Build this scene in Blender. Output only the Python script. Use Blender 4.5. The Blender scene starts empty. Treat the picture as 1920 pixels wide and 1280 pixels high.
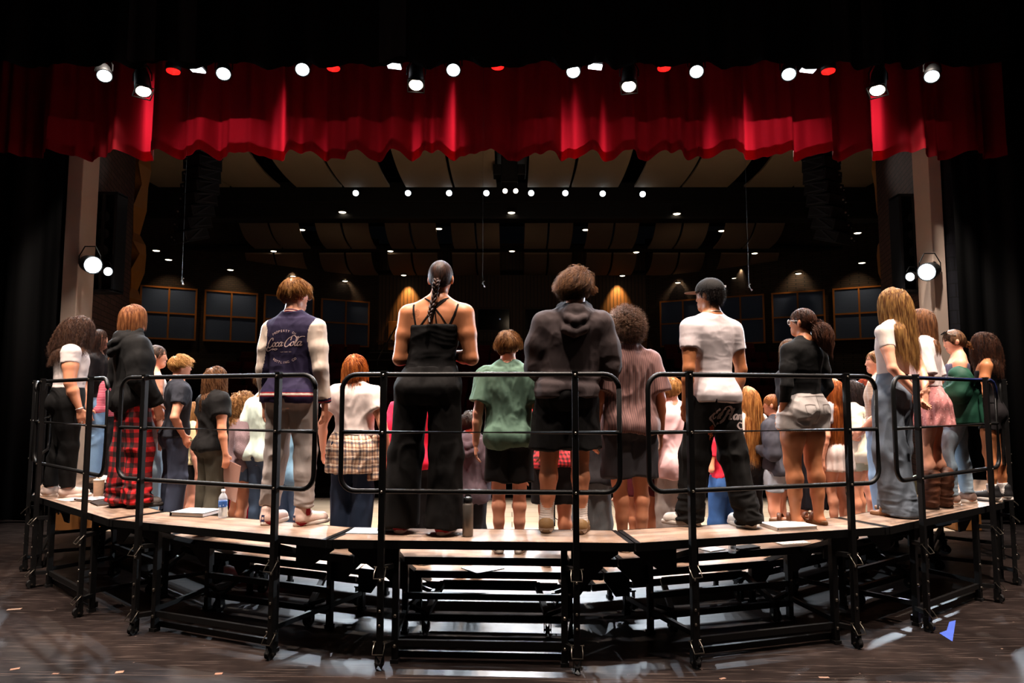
import bpy, math, random
import numpy as np
from mathutils import Vector, Matrix, Quaternion
from mathutils.bvhtree import BVHTree
random.seed(7); np.random.seed(7)
SC = bpy.context.scene
COL = SC.collection
PI = math.pi
R = math.radians

# ------------------------------------------------------------------ camera
CAM_Z = 1.71
PITCH = math.atan((746 - 640) / 1280.0)
cam_data = bpy.data.cameras.new('camera')
cam_data.sensor_width = 36; cam_data.lens = 24; cam_data.clip_start = 0.05; cam_data.clip_end = 200
cam = bpy.data.objects.new('camera', cam_data); COL.objects.link(cam)
cam.location = (0, 0, CAM_Z); cam.rotation_euler = (PI / 2 + PITCH, 0, 0)
SC.camera = cam
# ------------------------------------------------------------------ world, exposure
w = bpy.data.worlds.new('dark_hall'); SC.world = w; w.use_nodes = True
w.node_tree.nodes['Background'].inputs[0].default_value = (0.55, 0.6, 0.75, 1)
w.node_tree.nodes['Background'].inputs[1].default_value = 0.0012
SC.view_settings.view_transform = 'Standard'; SC.view_settings.look = 'None'
SC.view_settings.exposure = 0.0; SC.view_settings.gamma = 1; SC.view_settings.use_curve_mapping = False
SC.cycles.max_bounces = 6; SC.cycles.diffuse_bounces = 3; SC.cycles.glossy_bounces = 3
SC.cycles.transmission_bounces = 6; SC.cycles.transparent_max_bounces = 8
SC.cycles.sample_clamp_indirect = 3.0; SC.cycles.caustics_reflective = False; SC.cycles.caustics_refractive = False
SC.cycles.use_denoising = True

COOL = (0.80, 0.90, 1.0); WARM = (1.0, 0.83, 0.71); AMBER = (1.0, 0.50, 0.14)
def spot(name, loc, target, power, color, angle=40, blend=0.5, size=0.06):
    d = bpy.data.lights.new(name, 'SPOT'); d.energy = power; d.color = color
    d.spot_size = R(angle); d.spot_blend = blend; d.shadow_soft_size = size
    o = bpy.data.objects.new(name, d); COL.objects.link(o); o.location = loc
    v = Vector(target) - Vector(loc); o.rotation_euler = v.to_track_quat('-Z', 'Y').to_euler()
    return o
# the rows of stage lamps over the camera and between the camera and the risers
# (their housings hang above the picture's top edge)
for i, x in enumerate((-5.2, -2.6, 0.0, 2.6, 5.2)):
    spot('stage_lamp_light', (x, 3.0, 8.2), (x * 0.85, 6.0, 1.0), 2000, WARM, 42, 0.9, 0.12)
for i, x in enumerate((-5.0, -2.5, 0.0, 2.5, 5.0)):
    spot('top_lamp_light', (x, 4.7, 7.8), (x * 0.8, 6.2, 0.5), 2700, WARM, 56, 0.9, 0.12)
for x in (-3.0, 3.0):
    spot('work_lamp_light', (x, 1.0, 6.5), (x * 0.9, 2.6, 0.0), 60, WARM, 100, 1.0, 0.2)
for x in (-5.2, -3.1, -1.0, 1.0, 3.1, 5.2):
    spot('apron_fill_light', (x, 9.78, 7.1), (x * 1.02, 9.95, 0), 2300, (1, .93, .86), 36, 0.8, 0.12)  # added unseen fill behind the valance: whitens the apron, lights the curtain's lower edge
for s_ in (-1, 1):
    spot('pilaster_fill_light', (s_ * 4.9, 8.1, 6.9), (s_ * 6.55, 10.0, 3.0), 900, (1, .86, .74), 24, 0.9, 0.1)  # fill spots without fixtures, added to brighten the two pilasters
# lamps on the house catwalk whose beams fall on the far side of the red valance and glow through its lower half
for x, tx, pw, an in ((-3.6, -4.1, 6500, 13), (-1.6, -2.5, 1500, 16), (-0.6, -1.3, 1500, 12), (0.8, 0.9, 1300, 16), (3.4, 3.75, 8000, 13), (2.4, 2.2, 1200, 15), (-5.0, -6.0, 350, 16), (5.2, 6.2, 500, 16)):
    spot('valance_lamp_light', (x * 1.2, 19.3, 7.25), (tx, 9.35, 5.25), pw * .5, (1, .88, .8), an * .72, 0.85, 0.06)

# ------------------------------------------------------------------ pixel helpers (1920x1280 frame)
_ct, _st = math.cos(PITCH), math.sin(PITCH)
def ray(px, py):
    x = (px - 960) / 1280.0; y = -(py - 640) / 1280.0
    return (x, _ct - y * _st, _st + y * _ct)
def at_z(px, py, z):
    r = ray(px, py); t = (z - CAM_Z) / r[2]; return Vector((r[0] * t, r[1] * t, z))
def at_y(px, py, Y):
    r = ray(px, py); t = Y / r[1]; return Vector((r[0] * t, Y, CAM_Z + r[2] * t))

# ------------------------------------------------------------------ materials
def lin(c):
    return tuple((v / 12.92 if v <= 0.04045 else ((v + 0.055) / 1.055) ** 2.4) for v in c)
_mats = {}
def hexc(s): return tuple(int(s[i:i + 2], 16) / 255 for i in (0, 2, 4))
def new_mat(name):
    m = bpy.data.materials.new(name); m.use_nodes = True
    return m, m.node_tree, m.node_tree.nodes['Principled BSDF']
def N(nt, typ, **kw):
    n = nt.nodes.new(typ)
    for k, v in kw.items(): setattr(n, k, v)
    return n
def M(col, rough=0.7, metal=0.0, var=0.12, vscale=6.0, bump=0.0, bscale=60.0, spec=0.4, stretch=(1, 1, 1), name='surface', sheen=0.0, trans=0.0, ior=1.45):
    key = (col, rough, metal, var, vscale, bump, bscale, spec, stretch, sheen, trans, ior)
    if key in _mats: return _mats[key]
    m, nt, b = new_mat(name)
    c = lin(hexc(col) if isinstance(col, str) else col)
    b.inputs['Roughness'].default_value = rough; b.inputs['Metallic'].default_value = metal
    b.inputs['Specular IOR Level'].default_value = spec
    b.inputs['Transmission Weight'].default_value = trans; b.inputs['IOR'].default_value = ior
    if sheen: b.inputs['Sheen Weight'].default_value = sheen
    tc = N(nt, 'ShaderNodeTexCoord'); mp = N(nt, 'ShaderNodeMapping'); mp.inputs['Scale'].default_value = stretch
    nt.links.new(tc.outputs['Object'], mp.inputs[0])
    nz = N(nt, 'ShaderNodeTexNoise'); nz.inputs['Scale'].default_value = vscale; nz.inputs['Detail'].default_value = 4
    nt.links.new(mp.outputs[0], nz.inputs['Vector'])
    mx = N(nt, 'ShaderNodeMix', data_type='RGBA')
    mx.inputs[6].default_value = tuple(v * (1 - var) for v in c) + (1,)
    mx.inputs[7].default_value = tuple(min(1, v * (1 + var)) for v in c) + (1,)
    nt.links.new(nz.outputs[0], mx.inputs[0]); nt.links.new(mx.outputs[2], b.inputs['Base Color'])
    if bump:
        n2 = N(nt, 'ShaderNodeTexNoise'); n2.inputs['Scale'].default_value = bscale; n2.inputs['Detail'].default_value = 3
        nt.links.new(mp.outputs[0], n2.inputs['Vector'])
        bp = N(nt, 'ShaderNodeBump'); bp.inputs['Strength'].default_value = bump; bp.inputs['Distance'].default_value = 0.01
        nt.links.new(n2.outputs[0], bp.inputs['Height']); nt.links.new(bp.outputs[0], b.inputs['Normal'])
    _mats[key] = m; return m
def EM(col, strength, name='lamp_glow'):
    m, nt, b = new_mat(name)
    b.inputs['Base Color'].default_value = (0.02, 0.02, 0.02, 1)
    b.inputs['Emission Color'].default_value = tuple(lin(col)) + (1,); b.inputs['Emission Strength'].default_value = strength
    return m
def ramp(nt, src, stops):
    r = N(nt, 'ShaderNodeValToRGB'); e = r.color_ramp.elements
    while len(e) < len(stops): e.new(0.5)
    for k, (p, c) in enumerate(stops):
        e[k].position = p; e[k].color = tuple(lin(hexc(c) if isinstance(c, str) else c)) + (1,)
    nt.links.new(src, r.inputs[0]); return r.outputs[0]
def math_node(nt, op, a, b=None, c=None):
    n = N(nt, 'ShaderNodeMath', operation=op)
    for i, v in enumerate((a, b, c)):
        if v is None: continue
        if isinstance(v, (int, float)): n.inputs[i].default_value = v
        else: nt.links.new(v, n.inputs[i])
    return n.outputs[0]
def mixc(nt, fac, a, b):
    n = N(nt, 'ShaderNodeMix', data_type='RGBA')
    for i, v in ((0, fac), (6, a), (7, b)):
        if isinstance(v, str): v = tuple(lin(hexc(v))) + (1,)
        if isinstance(v, (int, float, tuple)): n.inputs[i].default_value = v
        else: nt.links.new(v, n.inputs[i])
    return n.outputs[2]

# ------------------------------------------------------------------ mesh collecting
class MB:
    def __init__(s): s.v = []; s.f = []; s.mi = []; s.cur = 0
    def add(s, vs, fs):
        o = len(s.v); s.v += [tuple(v) for v in vs]
        s.f += [tuple(i + o for i in f) for f in fs]; s.mi += [s.cur] * len(fs); return s
    def box(s, c, size, rot=None, bev=0.0):
        x, y, z = (k / 2 for k in size)
        vs = [Vector(p) for p in ((-x, -y, -z), (x, -y, -z), (x, y, -z), (-x, y, -z), (-x, -y, z), (x, -y, z), (x, y, z), (-x, y, z))]
        if rot is not None:
            q = rot if isinstance(rot, Matrix) else Matrix.Rotation(rot, 3, 'Z')
            vs = [q @ v for v in vs]
        c = Vector(c)
        return s.add([v + c for v in vs], [(0, 3, 2, 1), (4, 5, 6, 7), (0, 1, 5, 4), (1, 2, 6, 5), (2, 3, 7, 6), (3, 0, 4, 7)])
    def frame(s, d, up=Vector((0, 0, 1))):
        d = d.normalized()
        if abs(d.dot(up)) > 0.98: up = Vector((0, 1, 0))
        a = d.cross(up).normalized(); b = a.cross(d).normalized(); return a, b
    def beam(s, p, q, w, h, up=Vector((0, 0, 1))):
        p = Vector(p); q = Vector(q); a, b = s.frame(q - p, up)
        vs = [e + a * i * w / 2 + b * j * h / 2 for e in (p, q) for i, j in ((-1, -1), (1, -1), (1, 1), (-1, 1))]
        return s.add(vs, [(0, 3, 2, 1)[::-1], (4, 5, 6, 7)[::-1], (0, 1, 5, 4)[::-1], (1, 2, 6, 5)[::-1], (2, 3, 7, 6)[::-1], (3, 0, 4, 7)[::-1]])
    def tube(s, pts, r, n=8, closed=False, cap=True, flat=1.0):
        pts = [Vector(p) for p in pts]; m = len(pts)
        rs = r if isinstance(r, (list, tuple)) else [r] * m
        vs = []; prev = None
        for i, p in enumerate(pts):
            if closed: d = pts[(i + 1) % m] - pts[i - 1]
            else: d = pts[min(i + 1, m - 1)] - pts[max(i - 1, 0)]
            d = d.normalized() if d.length > 1e-9 else Vector((0, 0, 1))
            if prev is None: a, b = s.frame(d)
            else:
                a = prev - d * prev.dot(d); a = a.normalized() if a.length > 1e-6 else s.frame(d)[0]; b = d.cross(a)
            prev = a
            for k in range(n):
                t = 2 * PI * k / n; vs.append(p + (a * math.cos(t) + b * math.sin(t) * flat) * rs[i])
        fs = []
        for i in range(m if closed else m - 1):
            j = (i + 1) % m
            for k in range(n):
                l = (k + 1) % n; fs.append((i * n + k, i * n + l, j * n + l, j * n + k))
        if cap and not closed:
            fs.append(tuple(range(n))[::-1]); fs.append(tuple((m - 1) * n + k for k in range(n)))
        return s.add(vs, fs)
    def cyl(s, p, q, r, n=16, r2=None): return s.tube([p, q], [r, r if r2 is None else r2], n)
    def lathe(s, prof, n=24, c=(0, 0, 0), M4=None):
        vs = []; c = Vector(c)
        for r, z in prof:
            for k in range(n):
                t = 2 * PI * k / n; v = Vector((r * math.cos(t), r * math.sin(t), z))
                vs.append((M4 @ v if M4 is not None else v) + c)
        fs = []
        for i in range(len(prof) - 1):
            for k in range(n):
                l = (k + 1) % n; fs.append((i * n + k, i * n + l, (i + 1) * n + l, (i + 1) * n + k))
        fs.append(tuple(range(n))[::-1]); fs.append(tuple((len(prof) - 1) * n + k for k in range(n)))
        return s.add(vs, fs)
    def prism(s, poly, axis_vec):
        n = len(poly); a = Vector(axis_vec); vs = [Vector(p) for p in poly]; vs += [v + a for v in vs]
        fs = [tuple(range(n))[::-1], tuple(range(n, 2 * n))] + [(i, (i + 1) % n, (i + 1) % n + n, i + n) for i in range(n)]
        return s.add(vs, fs)
    def grid(s, fn, nu, nv):
        vs = [fn(i / nu, j / nv) for j in range(nv + 1) for i in range(nu + 1)]
        fs = [(j * (nu + 1) + i, j * (nu + 1) + i + 1, (j + 1) * (nu + 1) + i + 1, (j + 1) * (nu + 1) + i) for j in range(nv) for i in range(nu)]
        return s.add(vs, fs)
def link(o, parent=None):
    COL.objects.link(o)
    if parent is not None: o.parent = parent
    return o
def build(name, mb, mats, parent=None, smooth=False, bevel=0.0, loc=None, solid=0.0):
    me = bpy.data.meshes.new(name); me.from_pydata(mb.v, [], mb.f)
    if not isinstance(mats, (list, tuple)): mats = [mats]
    for m in mats: me.materials.append(m)
    if any(mb.mi): me.polygons.foreach_set('material_index', mb.mi)
    if smooth: me.polygons.foreach_set('use_smooth', [True] * len(me.polygons))
    me.update(); o = bpy.data.objects.new(name, me); link(o, parent)
    if loc is not None: o.location = loc
    if bevel:
        b = o.modifiers.new('bevel', 'BEVEL'); b.width = bevel; b.segments = 2; b.limit_method = 'ANGLE'
    if solid:
        b = o.modifiers.new('solid', 'SOLIDIFY'); b.thickness = solid
    return o
def tag(o, label=None, cat=None, group=None, kind=None):
    if label: o['label'] = label
    if cat: o['category'] = cat
    if group: o['group'] = group
    if kind: o['kind'] = kind
    return o
def thing(name, label, cat, loc=(0, 0, 0), rz=0.0, group=None):
    o = bpy.data.objects.new(name, None); o.empty_display_size = 0.05; COL.objects.link(o)
    o.location = loc; o.rotation_euler = (0, 0, rz)
    return tag(o, label, cat, group)
def struct(name, mb, mats, **kw):
    return tag(build(name, mb, mats, **kw), kind='structure')
def dup(root, loc=None, rz=None, label=None, group=None, scale=None):
    def rec(o, par):
        c = o.copy(); COL.objects.link(c)
        if par is not None: c.parent = par
        for ch in [k for k in KIDS.get(o.name, ())]: rec(ch, c)
        return c
    global KIDS
    KIDS = {}
    def fill(o):
        KIDS[o.name] = list(o.children)
        for c in o.children: fill(c)
    fill(root)
    r = rec(root, None)
    if loc is not None: r.location = loc
    if rz is not None: r.rotation_euler = (0, 0, rz)
    if scale is not None: r.scale = scale
    if label: r['label'] = label
    if group: r['group'] = group
    return r
# ================================================================== THE SETTING
# stage floor: worn brown-black hardboard sheets
def floor_mat():
    m, nt, b = new_mat('stage_floor')
    tc = N(nt, 'ShaderNodeTexCoord'); P = tc.outputs['Object']
    n1 = N(nt, 'ShaderNodeTexNoise'); n1.inputs['Scale'].default_value = 1.3; n1.inputs['Detail'].default_value = 8; n1.inputs['Roughness'].default_value = 0.65
    nt.links.new(P, n1.inputs['Vector'])
    base = ramp(nt, n1.outputs[0], [(0.30, '110c0b'), (0.5, '1c1412'), (0.7, '2e221d')])
    # fine scuffs drawn in many directions
    mp = N(nt, 'ShaderNodeMapping'); mp.inputs['Rotation'].default_value = (0, 0, 0.5); mp.inputs['Scale'].default_value = (2.0, 34, 1)
    nt.links.new(P, mp.inputs[0])
    n2 = N(nt, 'ShaderNodeTexNoise'); n2.inputs['Scale'].default_value = 1.6; n2.inputs['Detail'].default_value = 6
    nt.links.new(mp.outputs[0], n2.inputs['Vector'])
    s = ramp(nt, n2.outputs[0], [(0.56, (0, 0, 0)), (0.74, (1, 1, 1))])
    c1 = mixc(nt, math_node(nt, 'MULTIPLY', s, 0.35), base, '7a6a62')
    # cracked paint veins
    vo = N(nt, 'ShaderNodeTexVoronoi', feature='DISTANCE_TO_EDGE'); vo.inputs['Scale'].default_value = 6.0
    n3 = N(nt, 'ShaderNodeTexNoise'); n3.inputs['Scale'].default_value = 5; nt.links.new(P, n3.inputs['Vector'])
    va = N(nt, 'ShaderNodeVectorMath', operation='MULTIPLY_ADD'); va.inputs[1].default_value = (0.6, 0.6, 0); nt.links.new(n3.outputs[1], va.inputs[0]); nt.links.new(P, va.inputs[2])
    nt.links.new(va.outputs[0], vo.inputs['Vector'])
    vein = ramp(nt, vo.outputs['Distance'], [(0.0, (1, 1, 1)), (0.015, (0, 0, 0))])
    c2 = mixc(nt, math_node(nt, 'MULTIPLY', vein, 0.35), c1, '0a0808')
    # small worn flecks
    n4 = N(nt, 'ShaderNodeTexNoise'); n4.inputs['Scale'].default_value = 16; n4.inputs['Detail'].default_value = 2; nt.links.new(P, n4.inputs['Vector'])
    fl = ramp(nt, n4.outputs[0], [(0.74, (0, 0, 0)), (0.77, (1, 1, 1))])
    c3 = mixc(nt, math_node(nt, 'MULTIPLY', fl, 0.5), c2, 'a08476')
    nt.links.new(c3, b.inputs['Base Color'])
    rr = ramp(nt, n1.outputs[0], [(0.3, (0.62,) * 3), (0.7, (0.8,) * 3)])
    nt.links.new(rr, b.inputs['Roughness']); b.inputs['Specular IOR Level'].default_value = 0.25
    bp = N(nt, 'ShaderNodeBump'); bp.inputs['Strength'].default_value = 0.25; bp.inputs['Distance'].default_value = 0.004
    nt.links.new(n2.outputs[0], bp.inputs['Height']); nt.links.new(bp.outputs[0], b.inputs['Normal'])
    return m
FLOOR = floor_mat()
fb = MB(); fb.box((0, 4.0, -0.05), (26, 16.0, 0.1))
struct('floor', fb, FLOOR)
# pale maple apron of the stage, in front of the chorus
def apron_mat():
    m, nt, b = new_mat('maple_apron')
    tc = N(nt, 'ShaderNodeTexCoord')
    br = N(nt, 'ShaderNodeTexBrick'); br.inputs['Scale'].default_value = 1.0; br.offset = 0.37
    br.inputs['Brick Width'].default_value = 1.6; br.inputs['Row Height'].default_value = 0.4; br.inputs['Mortar Size'].default_value = 0.006
    br.inputs['Color1'].default_value = lin(hexc('cbb9a4')) + (1,); br.inputs['Color2'].default_value = lin(hexc('bfa98f')) + (1,); br.inputs['Mortar'].default_value = lin(hexc('5a4c40')) + (1,)
    nt.links.new(tc.outputs['Object'], br.inputs['Vector']); nt.links.new(br.outputs[0], b.inputs['Base Color'])
    b.inputs['Roughness'].default_value = 0.42
    return m
ap = MB(); ap.box((0, 10.4, 0.004), (11.4, 2.9, 0.008)); struct('trim_1', ap, apron_mat())
# pit front below the stage lip and the raked house floor
DARKBRICK = M('241a17', 0.9, var=0.4, vscale=3, bump=0.5, bscale=25, name='dark_brick')
hb = MB(); hb.box((0, 12.0, -0.6), (17, 0.12, 1.15)); struct('trim_2', hb, M('120d0b', 0.8, name='pit_front'))
hf = MB()
NROW = 10
def rowY(i): return 15.2 + i * 1.25
def rowZ(i): return -0.9 + i * 0.42
for i in range(NROW + 2):
    z = rowZ(i); hf.box((0, rowY(i) + 0.2, z / 2 - 0.75), (34, 1.26, z + 1.5 if z > -1.4 else 0.1))
hf.box((0, 13.3, -1.45), (34, 2.7, 0.1))
struct('floor_house', hf, M('140d0c', 0.95, var=0.3, name='house_carpet'))

# beige proscenium edges, left and right
PLAS = M('dcc4b4', 0.85, var=0.05, bump=0.15, bscale=120, name='painted_plaster')
pl = MB(); a = at_y(112, 600, 10.0); b_ = at_y(141, 600, 10.0)
pl.box(((a.x + b_.x) / 2, 10.2, 3.5), (b_.x - a.x, 0.4, 7.2)); struct('trim_3', pl, PLAS, bevel=0.01)
a = at_y(1755, 600, 10.0); b_ = at_y(1779, 600, 10.0)
pl = MB(); pl.box(((a.x + b_.x) / 2, 10.2, 3.5), (b_.x - a.x, 0.4, 7.2)); struct('trim_4', pl, PLAS, bevel=0.01)
# block wall of the proscenium behind the pilasters, dark painted
def block_mat(c1, c2, mo, w=0.4, h=0.2):
    m, nt, b = new_mat('block_wall')
    tc = N(nt, 'ShaderNodeTexCoord'); sx = N(nt, 'ShaderNodeSeparateXYZ'); nt.links.new(tc.outputs['Object'], sx.inputs[0])
    cx = N(nt, 'ShaderNodeCombineXYZ'); u = math_node(nt, 'ADD', sx.outputs[0], sx.outputs[1]); nt.links.new(u, cx.inputs[0]); nt.links.new(sx.outputs[2], cx.inputs[1])
    br = N(nt, 'ShaderNodeTexBrick'); br.inputs['Scale'].default_value = 1.0; br.inputs['Brick Width'].default_value = w; br.inputs['Row Height'].default_value = h; br.inputs['Mortar Size'].default_value = 0.008
    for k, c in (('Color1', c1), ('Color2', c2), ('Mortar', mo)): br.inputs[k].default_value = lin(hexc(c)) + (1,)
    nt.links.new(cx.outputs[0], br.inputs['Vector']); nt.links.new(br.outputs[0], b.inputs['Base Color'])
    bp = N(nt, 'ShaderNodeBump'); bp.inputs['Strength'].default_value = 0.4; bp.inputs['Distance'].default_value = 0.01; bp.invert = True
    nt.links.new(br.outputs[1], bp.inputs['Height']); nt.links.new(bp.outputs[0], b.inputs['Normal'])
    b.inputs['Roughness'].default_value = 0.85; return m
BLK = block_mat('20202a', '1b1b24', '0c0c10')
BRK = block_mat('5a3f38', '4a332d', '241814', 0.25, 0.09)
pw = MB(); pw.box((-6.72 - 3.2, 10.2, 3.5), (6.2, 0.36, 7.2)); struct('wall_left', pw, BLK)
pw = MB(); pw.box((6.42 + 3.2, 10.2, 3.5), (6.2, 0.36, 7.2)); struct('wall_right', pw, BLK)
pw = MB(); pw.box((0, 10.25, 7.3), (26, 0.3, 3.0)); struct('wall_proscenium_head', pw, M('0c0b0d', 0.9, name='black_paint'))
# splayed walls just inside the house
def slab(name, p, q, z0, z1, mat, t=0.2, kind='structure'):
    p = Vector((p[0], p[1], 0)); q = Vector((q[0], q[1], 0)); d = (q - p); n = Vector((-d.y, d.x, 0)).normalized() * t
    mb = MB(); mb.prism([p + Vector((0, 0, z0)), q + Vector((0, 0, z0)), q + Vector((0, 0, z1)), p + Vector((0, 0, z1))], n)
    return tag(build(name, mb, mat), kind=kind)
slab('wall_left_splay', (-6.5, 10.4), (-7.35, 13.0), -1.5, 9, BRK, 0.2)
slab('wall_right_splay', (7.1, 13.0), (6.3, 10.4), -1.5, 9, BRK, 0.2)
SIDE = block_mat('3a2b22', '2c211b', '120c09', 0.22, 0.075)
slab('wall_left_house', (-8.2, 13.2), (-13.8, 24.0), -1.5, 8.5, M('0a0a10', 0.9, name='dark_side'), 0.2)
slab('wall_left_rear', (-13.8, 24.0), (-5.7, 28.8), -1.5, 8.5, SIDE, 0.2)
slab('wall_right_house', (13.2, 24.0), (8.2, 13.2), -1.5, 8.5, M('0a0a10', 0.9, name='dark_side'), 0.2)
slab('wall_right_rear', (5.7, 28.8), (13.9, 24.0), -1.5, 8.5, SIDE, 0.2)
# slatted rear wall
def slat_mat():
    m, nt, b = new_mat('slat_wood')
    tc = N(nt, 'ShaderNodeTexCoord'); sx = N(nt, 'ShaderNodeSeparateXYZ'); nt.links.new(tc.outputs['Object'], sx.inputs[0])
    f = math_node(nt, 'FRACT', math_node(nt, 'MULTIPLY', sx.outputs[0], 6.5))
    col = ramp(nt, f, [(0.0, '0e0703'), (0.16, '0e0703'), (0.2, '4a3018'), (0.95, '402912')])
    nt.links.new(col, b.inputs['Base Color'])
    bp = N(nt, 'ShaderNodeBump'); bp.inputs['Strength'].default_value = 0.8; bp.inputs['Distance'].default_value = 0.03
    nt.links.new(ramp(nt, f, [(0.0, (0, 0, 0)), (0.16, (0, 0, 0)), (0.2, (1, 1, 1))]), bp.inputs['Height']); nt.links.new(bp.outputs[0], b.inputs['Normal'])
    b.inputs['Roughness'].default_value = 0.55; return m
SLAT = slat_mat()
sw = MB(); sw.box((0, 28.9, 3.4), (11.6, 0.2, 9.8)); struct('wall_back', sw, SLAT)
# control booth windows and doors in the rear wall
GLASSD = M('0a0d13', 0.12, var=0.02, spec=0.8, name='dark_glass'); FR = M('3a2512', 0.5, name='dark_wood_frame'); OAK = M('6e4a26', 0.5, var=0.2, stretch=(8, 8, 1), name='oak')
for k, (x0, x1) in enumerate(((895, 956), (984, 1060))):
    p0 = at_y(x0, 578, 28.75); p1 = at_y(x1, 620, 28.75)
    mb = MB(); mb.box(((p0.x + p1.x) / 2, 28.77, (p0.z + p1.z) / 2), (p1.x - p0.x, 0.05, p0.z - p1.z))
    wn = struct('window_%d' % (k + 1), mb, GLASSD)
    mb = MB()
    for z in (p0.z, p1.z): mb.box(((p0.x + p1.x) / 2, 28.74, z), (p1.x - p0.x + 0.1, 0.1, 0.06))
    for x in (p0.x, p1.x): mb.box((x, 28.74, (p0.z + p1.z) / 2), (0.06, 0.1, p0.z - p1.z))
    build('window_frame', mb, FR, parent=wn)
    mb = MB(); q = at_y((x0 + x1) / 2 + 12, 598, 28.73); mb.box(q, (0.06, 0.02, 0.05)); build('monitor_light', mb, EM((0.6, 0.65, 0.75), 0.25), parent=wn)
for k, (x0, x1) in enumerate(((728, 748), (1188, 1214))):
    p0 = at_y(x0, 602, 28.7); p1 = at_y(x1, 672, 28.7)
    mb = MB(); mb.box(((p0.x + p1.x) / 2, 28.76, (p0.z + p1.z) / 2), (p1.x - p0.x, 0.08, p0.z - p1.z))
    dr = struct('door_%d' % (k + 1), mb, OAK, bevel=0.01)
    mb = MB(); mb.box((p0.x + 0.35 * (p1.x - p0.x), 28.7, p1.z + 0.62 * (p0.z - p1.z)), (0.09, 0.03, 0.35)); build('door_window', mb, M('7a7068', 0.3, name='wired_glass'), parent=dr)
    mb = MB(); mb.cyl((p1.x - 0.08, 28.70, p1.z + 0.95), (p1.x - 0.08, 28.70, p1.z + 1.15), 0.015); build('door_handle', mb, M('a0a0a0', 0.3, 1.0, name='steel'), parent=dr)
rail = MB(); rail.box((0, 28.74, at_y(960, 640, 28.75).z), (11.4, 0.08, 0.07)); struct('trim_5', rail, FR)
# roof above everything, black
rf = MB(); rf.box((0, 19.5, 9.2), (40, 19, 0.2)); struct('ceiling', rf, M('0a0908', 0.95, name='black_roof'))
rf = MB(); rf.box((0, 4.0, 10.2), (26, 13, 0.2)); struct('ceiling_flytower', rf, M('070707', 0.95, name='black_roof'))
pw = MB(); pw.box((-12.9, 4, 5), (0.2, 13, 10.2)); struct('wall_stage_left', pw, BLK)
pw = MB(); pw.box((12.9, 4, 5), (0.2, 13, 10.2)); struct('wall_stage_right', pw, BLK)
pw = MB(); pw.box((0, -3.6, 5), (26, 0.2, 10.2)); struct('wall_stage_back', pw, BLK)
# wooden panels leaning at the two ends of the apron
PLY = M('a86f3c', 0.55, var=0.18, vscale=3, stretch=(1, 1, 6), name='varnished_ply')
def panel_box(px0, px1, pytop, pybot, label, Y, ply=PLY):
    p0 = at_y(px0, pybot, Y); p1 = at_y(px1, pytop, Y); t = thing('wooden_platform', label, 'platform', ((p0.x + p1.x) / 2, Y + 0.22, 0))
    h = p1.z; wd = p1.x - p0.x
    mb = MB(); mb.box((0, 0, h / 2), (wd, 0.44, h)); build('carcass', mb, ply, parent=t, bevel=0.01)
    mb = MB(); mb.box((0, 0, h + 0.012), (wd + 0.03, 0.46, 0.024)); build('lid', mb, M('1a1512', 0.5, name='dark_lid'), parent=t, bevel=0.004)

# ------------------------------------------------------------------ acoustic wall panels (blue cloth in oak frames)
BLUE = M('4c5c7c', 0.95, var=0.1, vscale=30, name='blue_cloth'); GOLD = M('a8682a', 0.5, var=0.2, name='golden_oak')
def wall_panel(wp, wq, px0, px1, label, z0=3.85, z1=5.72):
    # place on the wall line wp->wq between two picture columns
    def hit(px):
        r = ray(px, 600); d = (r[0], r[1]); wx, wy = wq[0] - wp[0], wq[1] - wp[1]
        den = d[0] * wy - d[1] * wx; t = (wp[0] * wy - wp[1] * wx) / den
        return Vector((d[0] * t, d[1] * t, 0))
    a, b2 = hit(px0), hit(px1); mid = (a + b2) / 2; wd = (b2 - a).length; ang = math.atan2(b2.y - a.y, b2.x - a.x)
    t = thing('acoustic_wall_panel', label, 'wall panel', (mid.x, mid.y, z0), ang, 'framed blue acoustic panels on the rear walls')
    s = -1; h = z1 - z0
    k = 0
    for i in (0, 1):
        for j in (0, 1):
            mb = MB(); mb.box(((i - 0.5) * wd / 2, s * 0.05, h * (0.25 + 0.5 * j)), (wd / 2 - 0.06, 0.06, h / 2 - 0.06)); build('cloth_pad', mb, BLUE, parent=t)
    mb = MB()
    for x in (-wd / 2, 0, wd / 2): mb.box((x, s * 0.07, h / 2), (0.06, 0.1, h + 0.06))
    for z in (0, h / 2, h): mb.box((0, s * 0.07, z), (wd + 0.06, 0.09, 0.06))
    build('frame', mb, GOLD, parent=t)
LW = ((-13.8, 24.0), (-5.7, 28.8)); RW = ((5.7, 28.8), (13.9, 24.0))
for px0, px1, lab in ((262, 366, 'farthest left'), (383, 480, 'second from the left'), (495, 586, 'third from the left, behind the varsity jacket'), (602, 690, 'fourth from the left, beside the slatted wall')):
    wall_panel(*LW, px0, px1, 'blue cloth wall panel in oak frame, ' + lab)
for px0, px1, lab in ((1240, 1326, 'right half, just left of the black cap'), (1348, 1433, 'right half, just right of the black cap'), (1450, 1547, 'above the woman with the curly ponytail'), (1565, 1662, 'farthest right, beside the long blonde hair')):
    wall_panel(*RW, px0, px1, 'blue cloth wall panel in oak frame, ' + lab)

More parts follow.
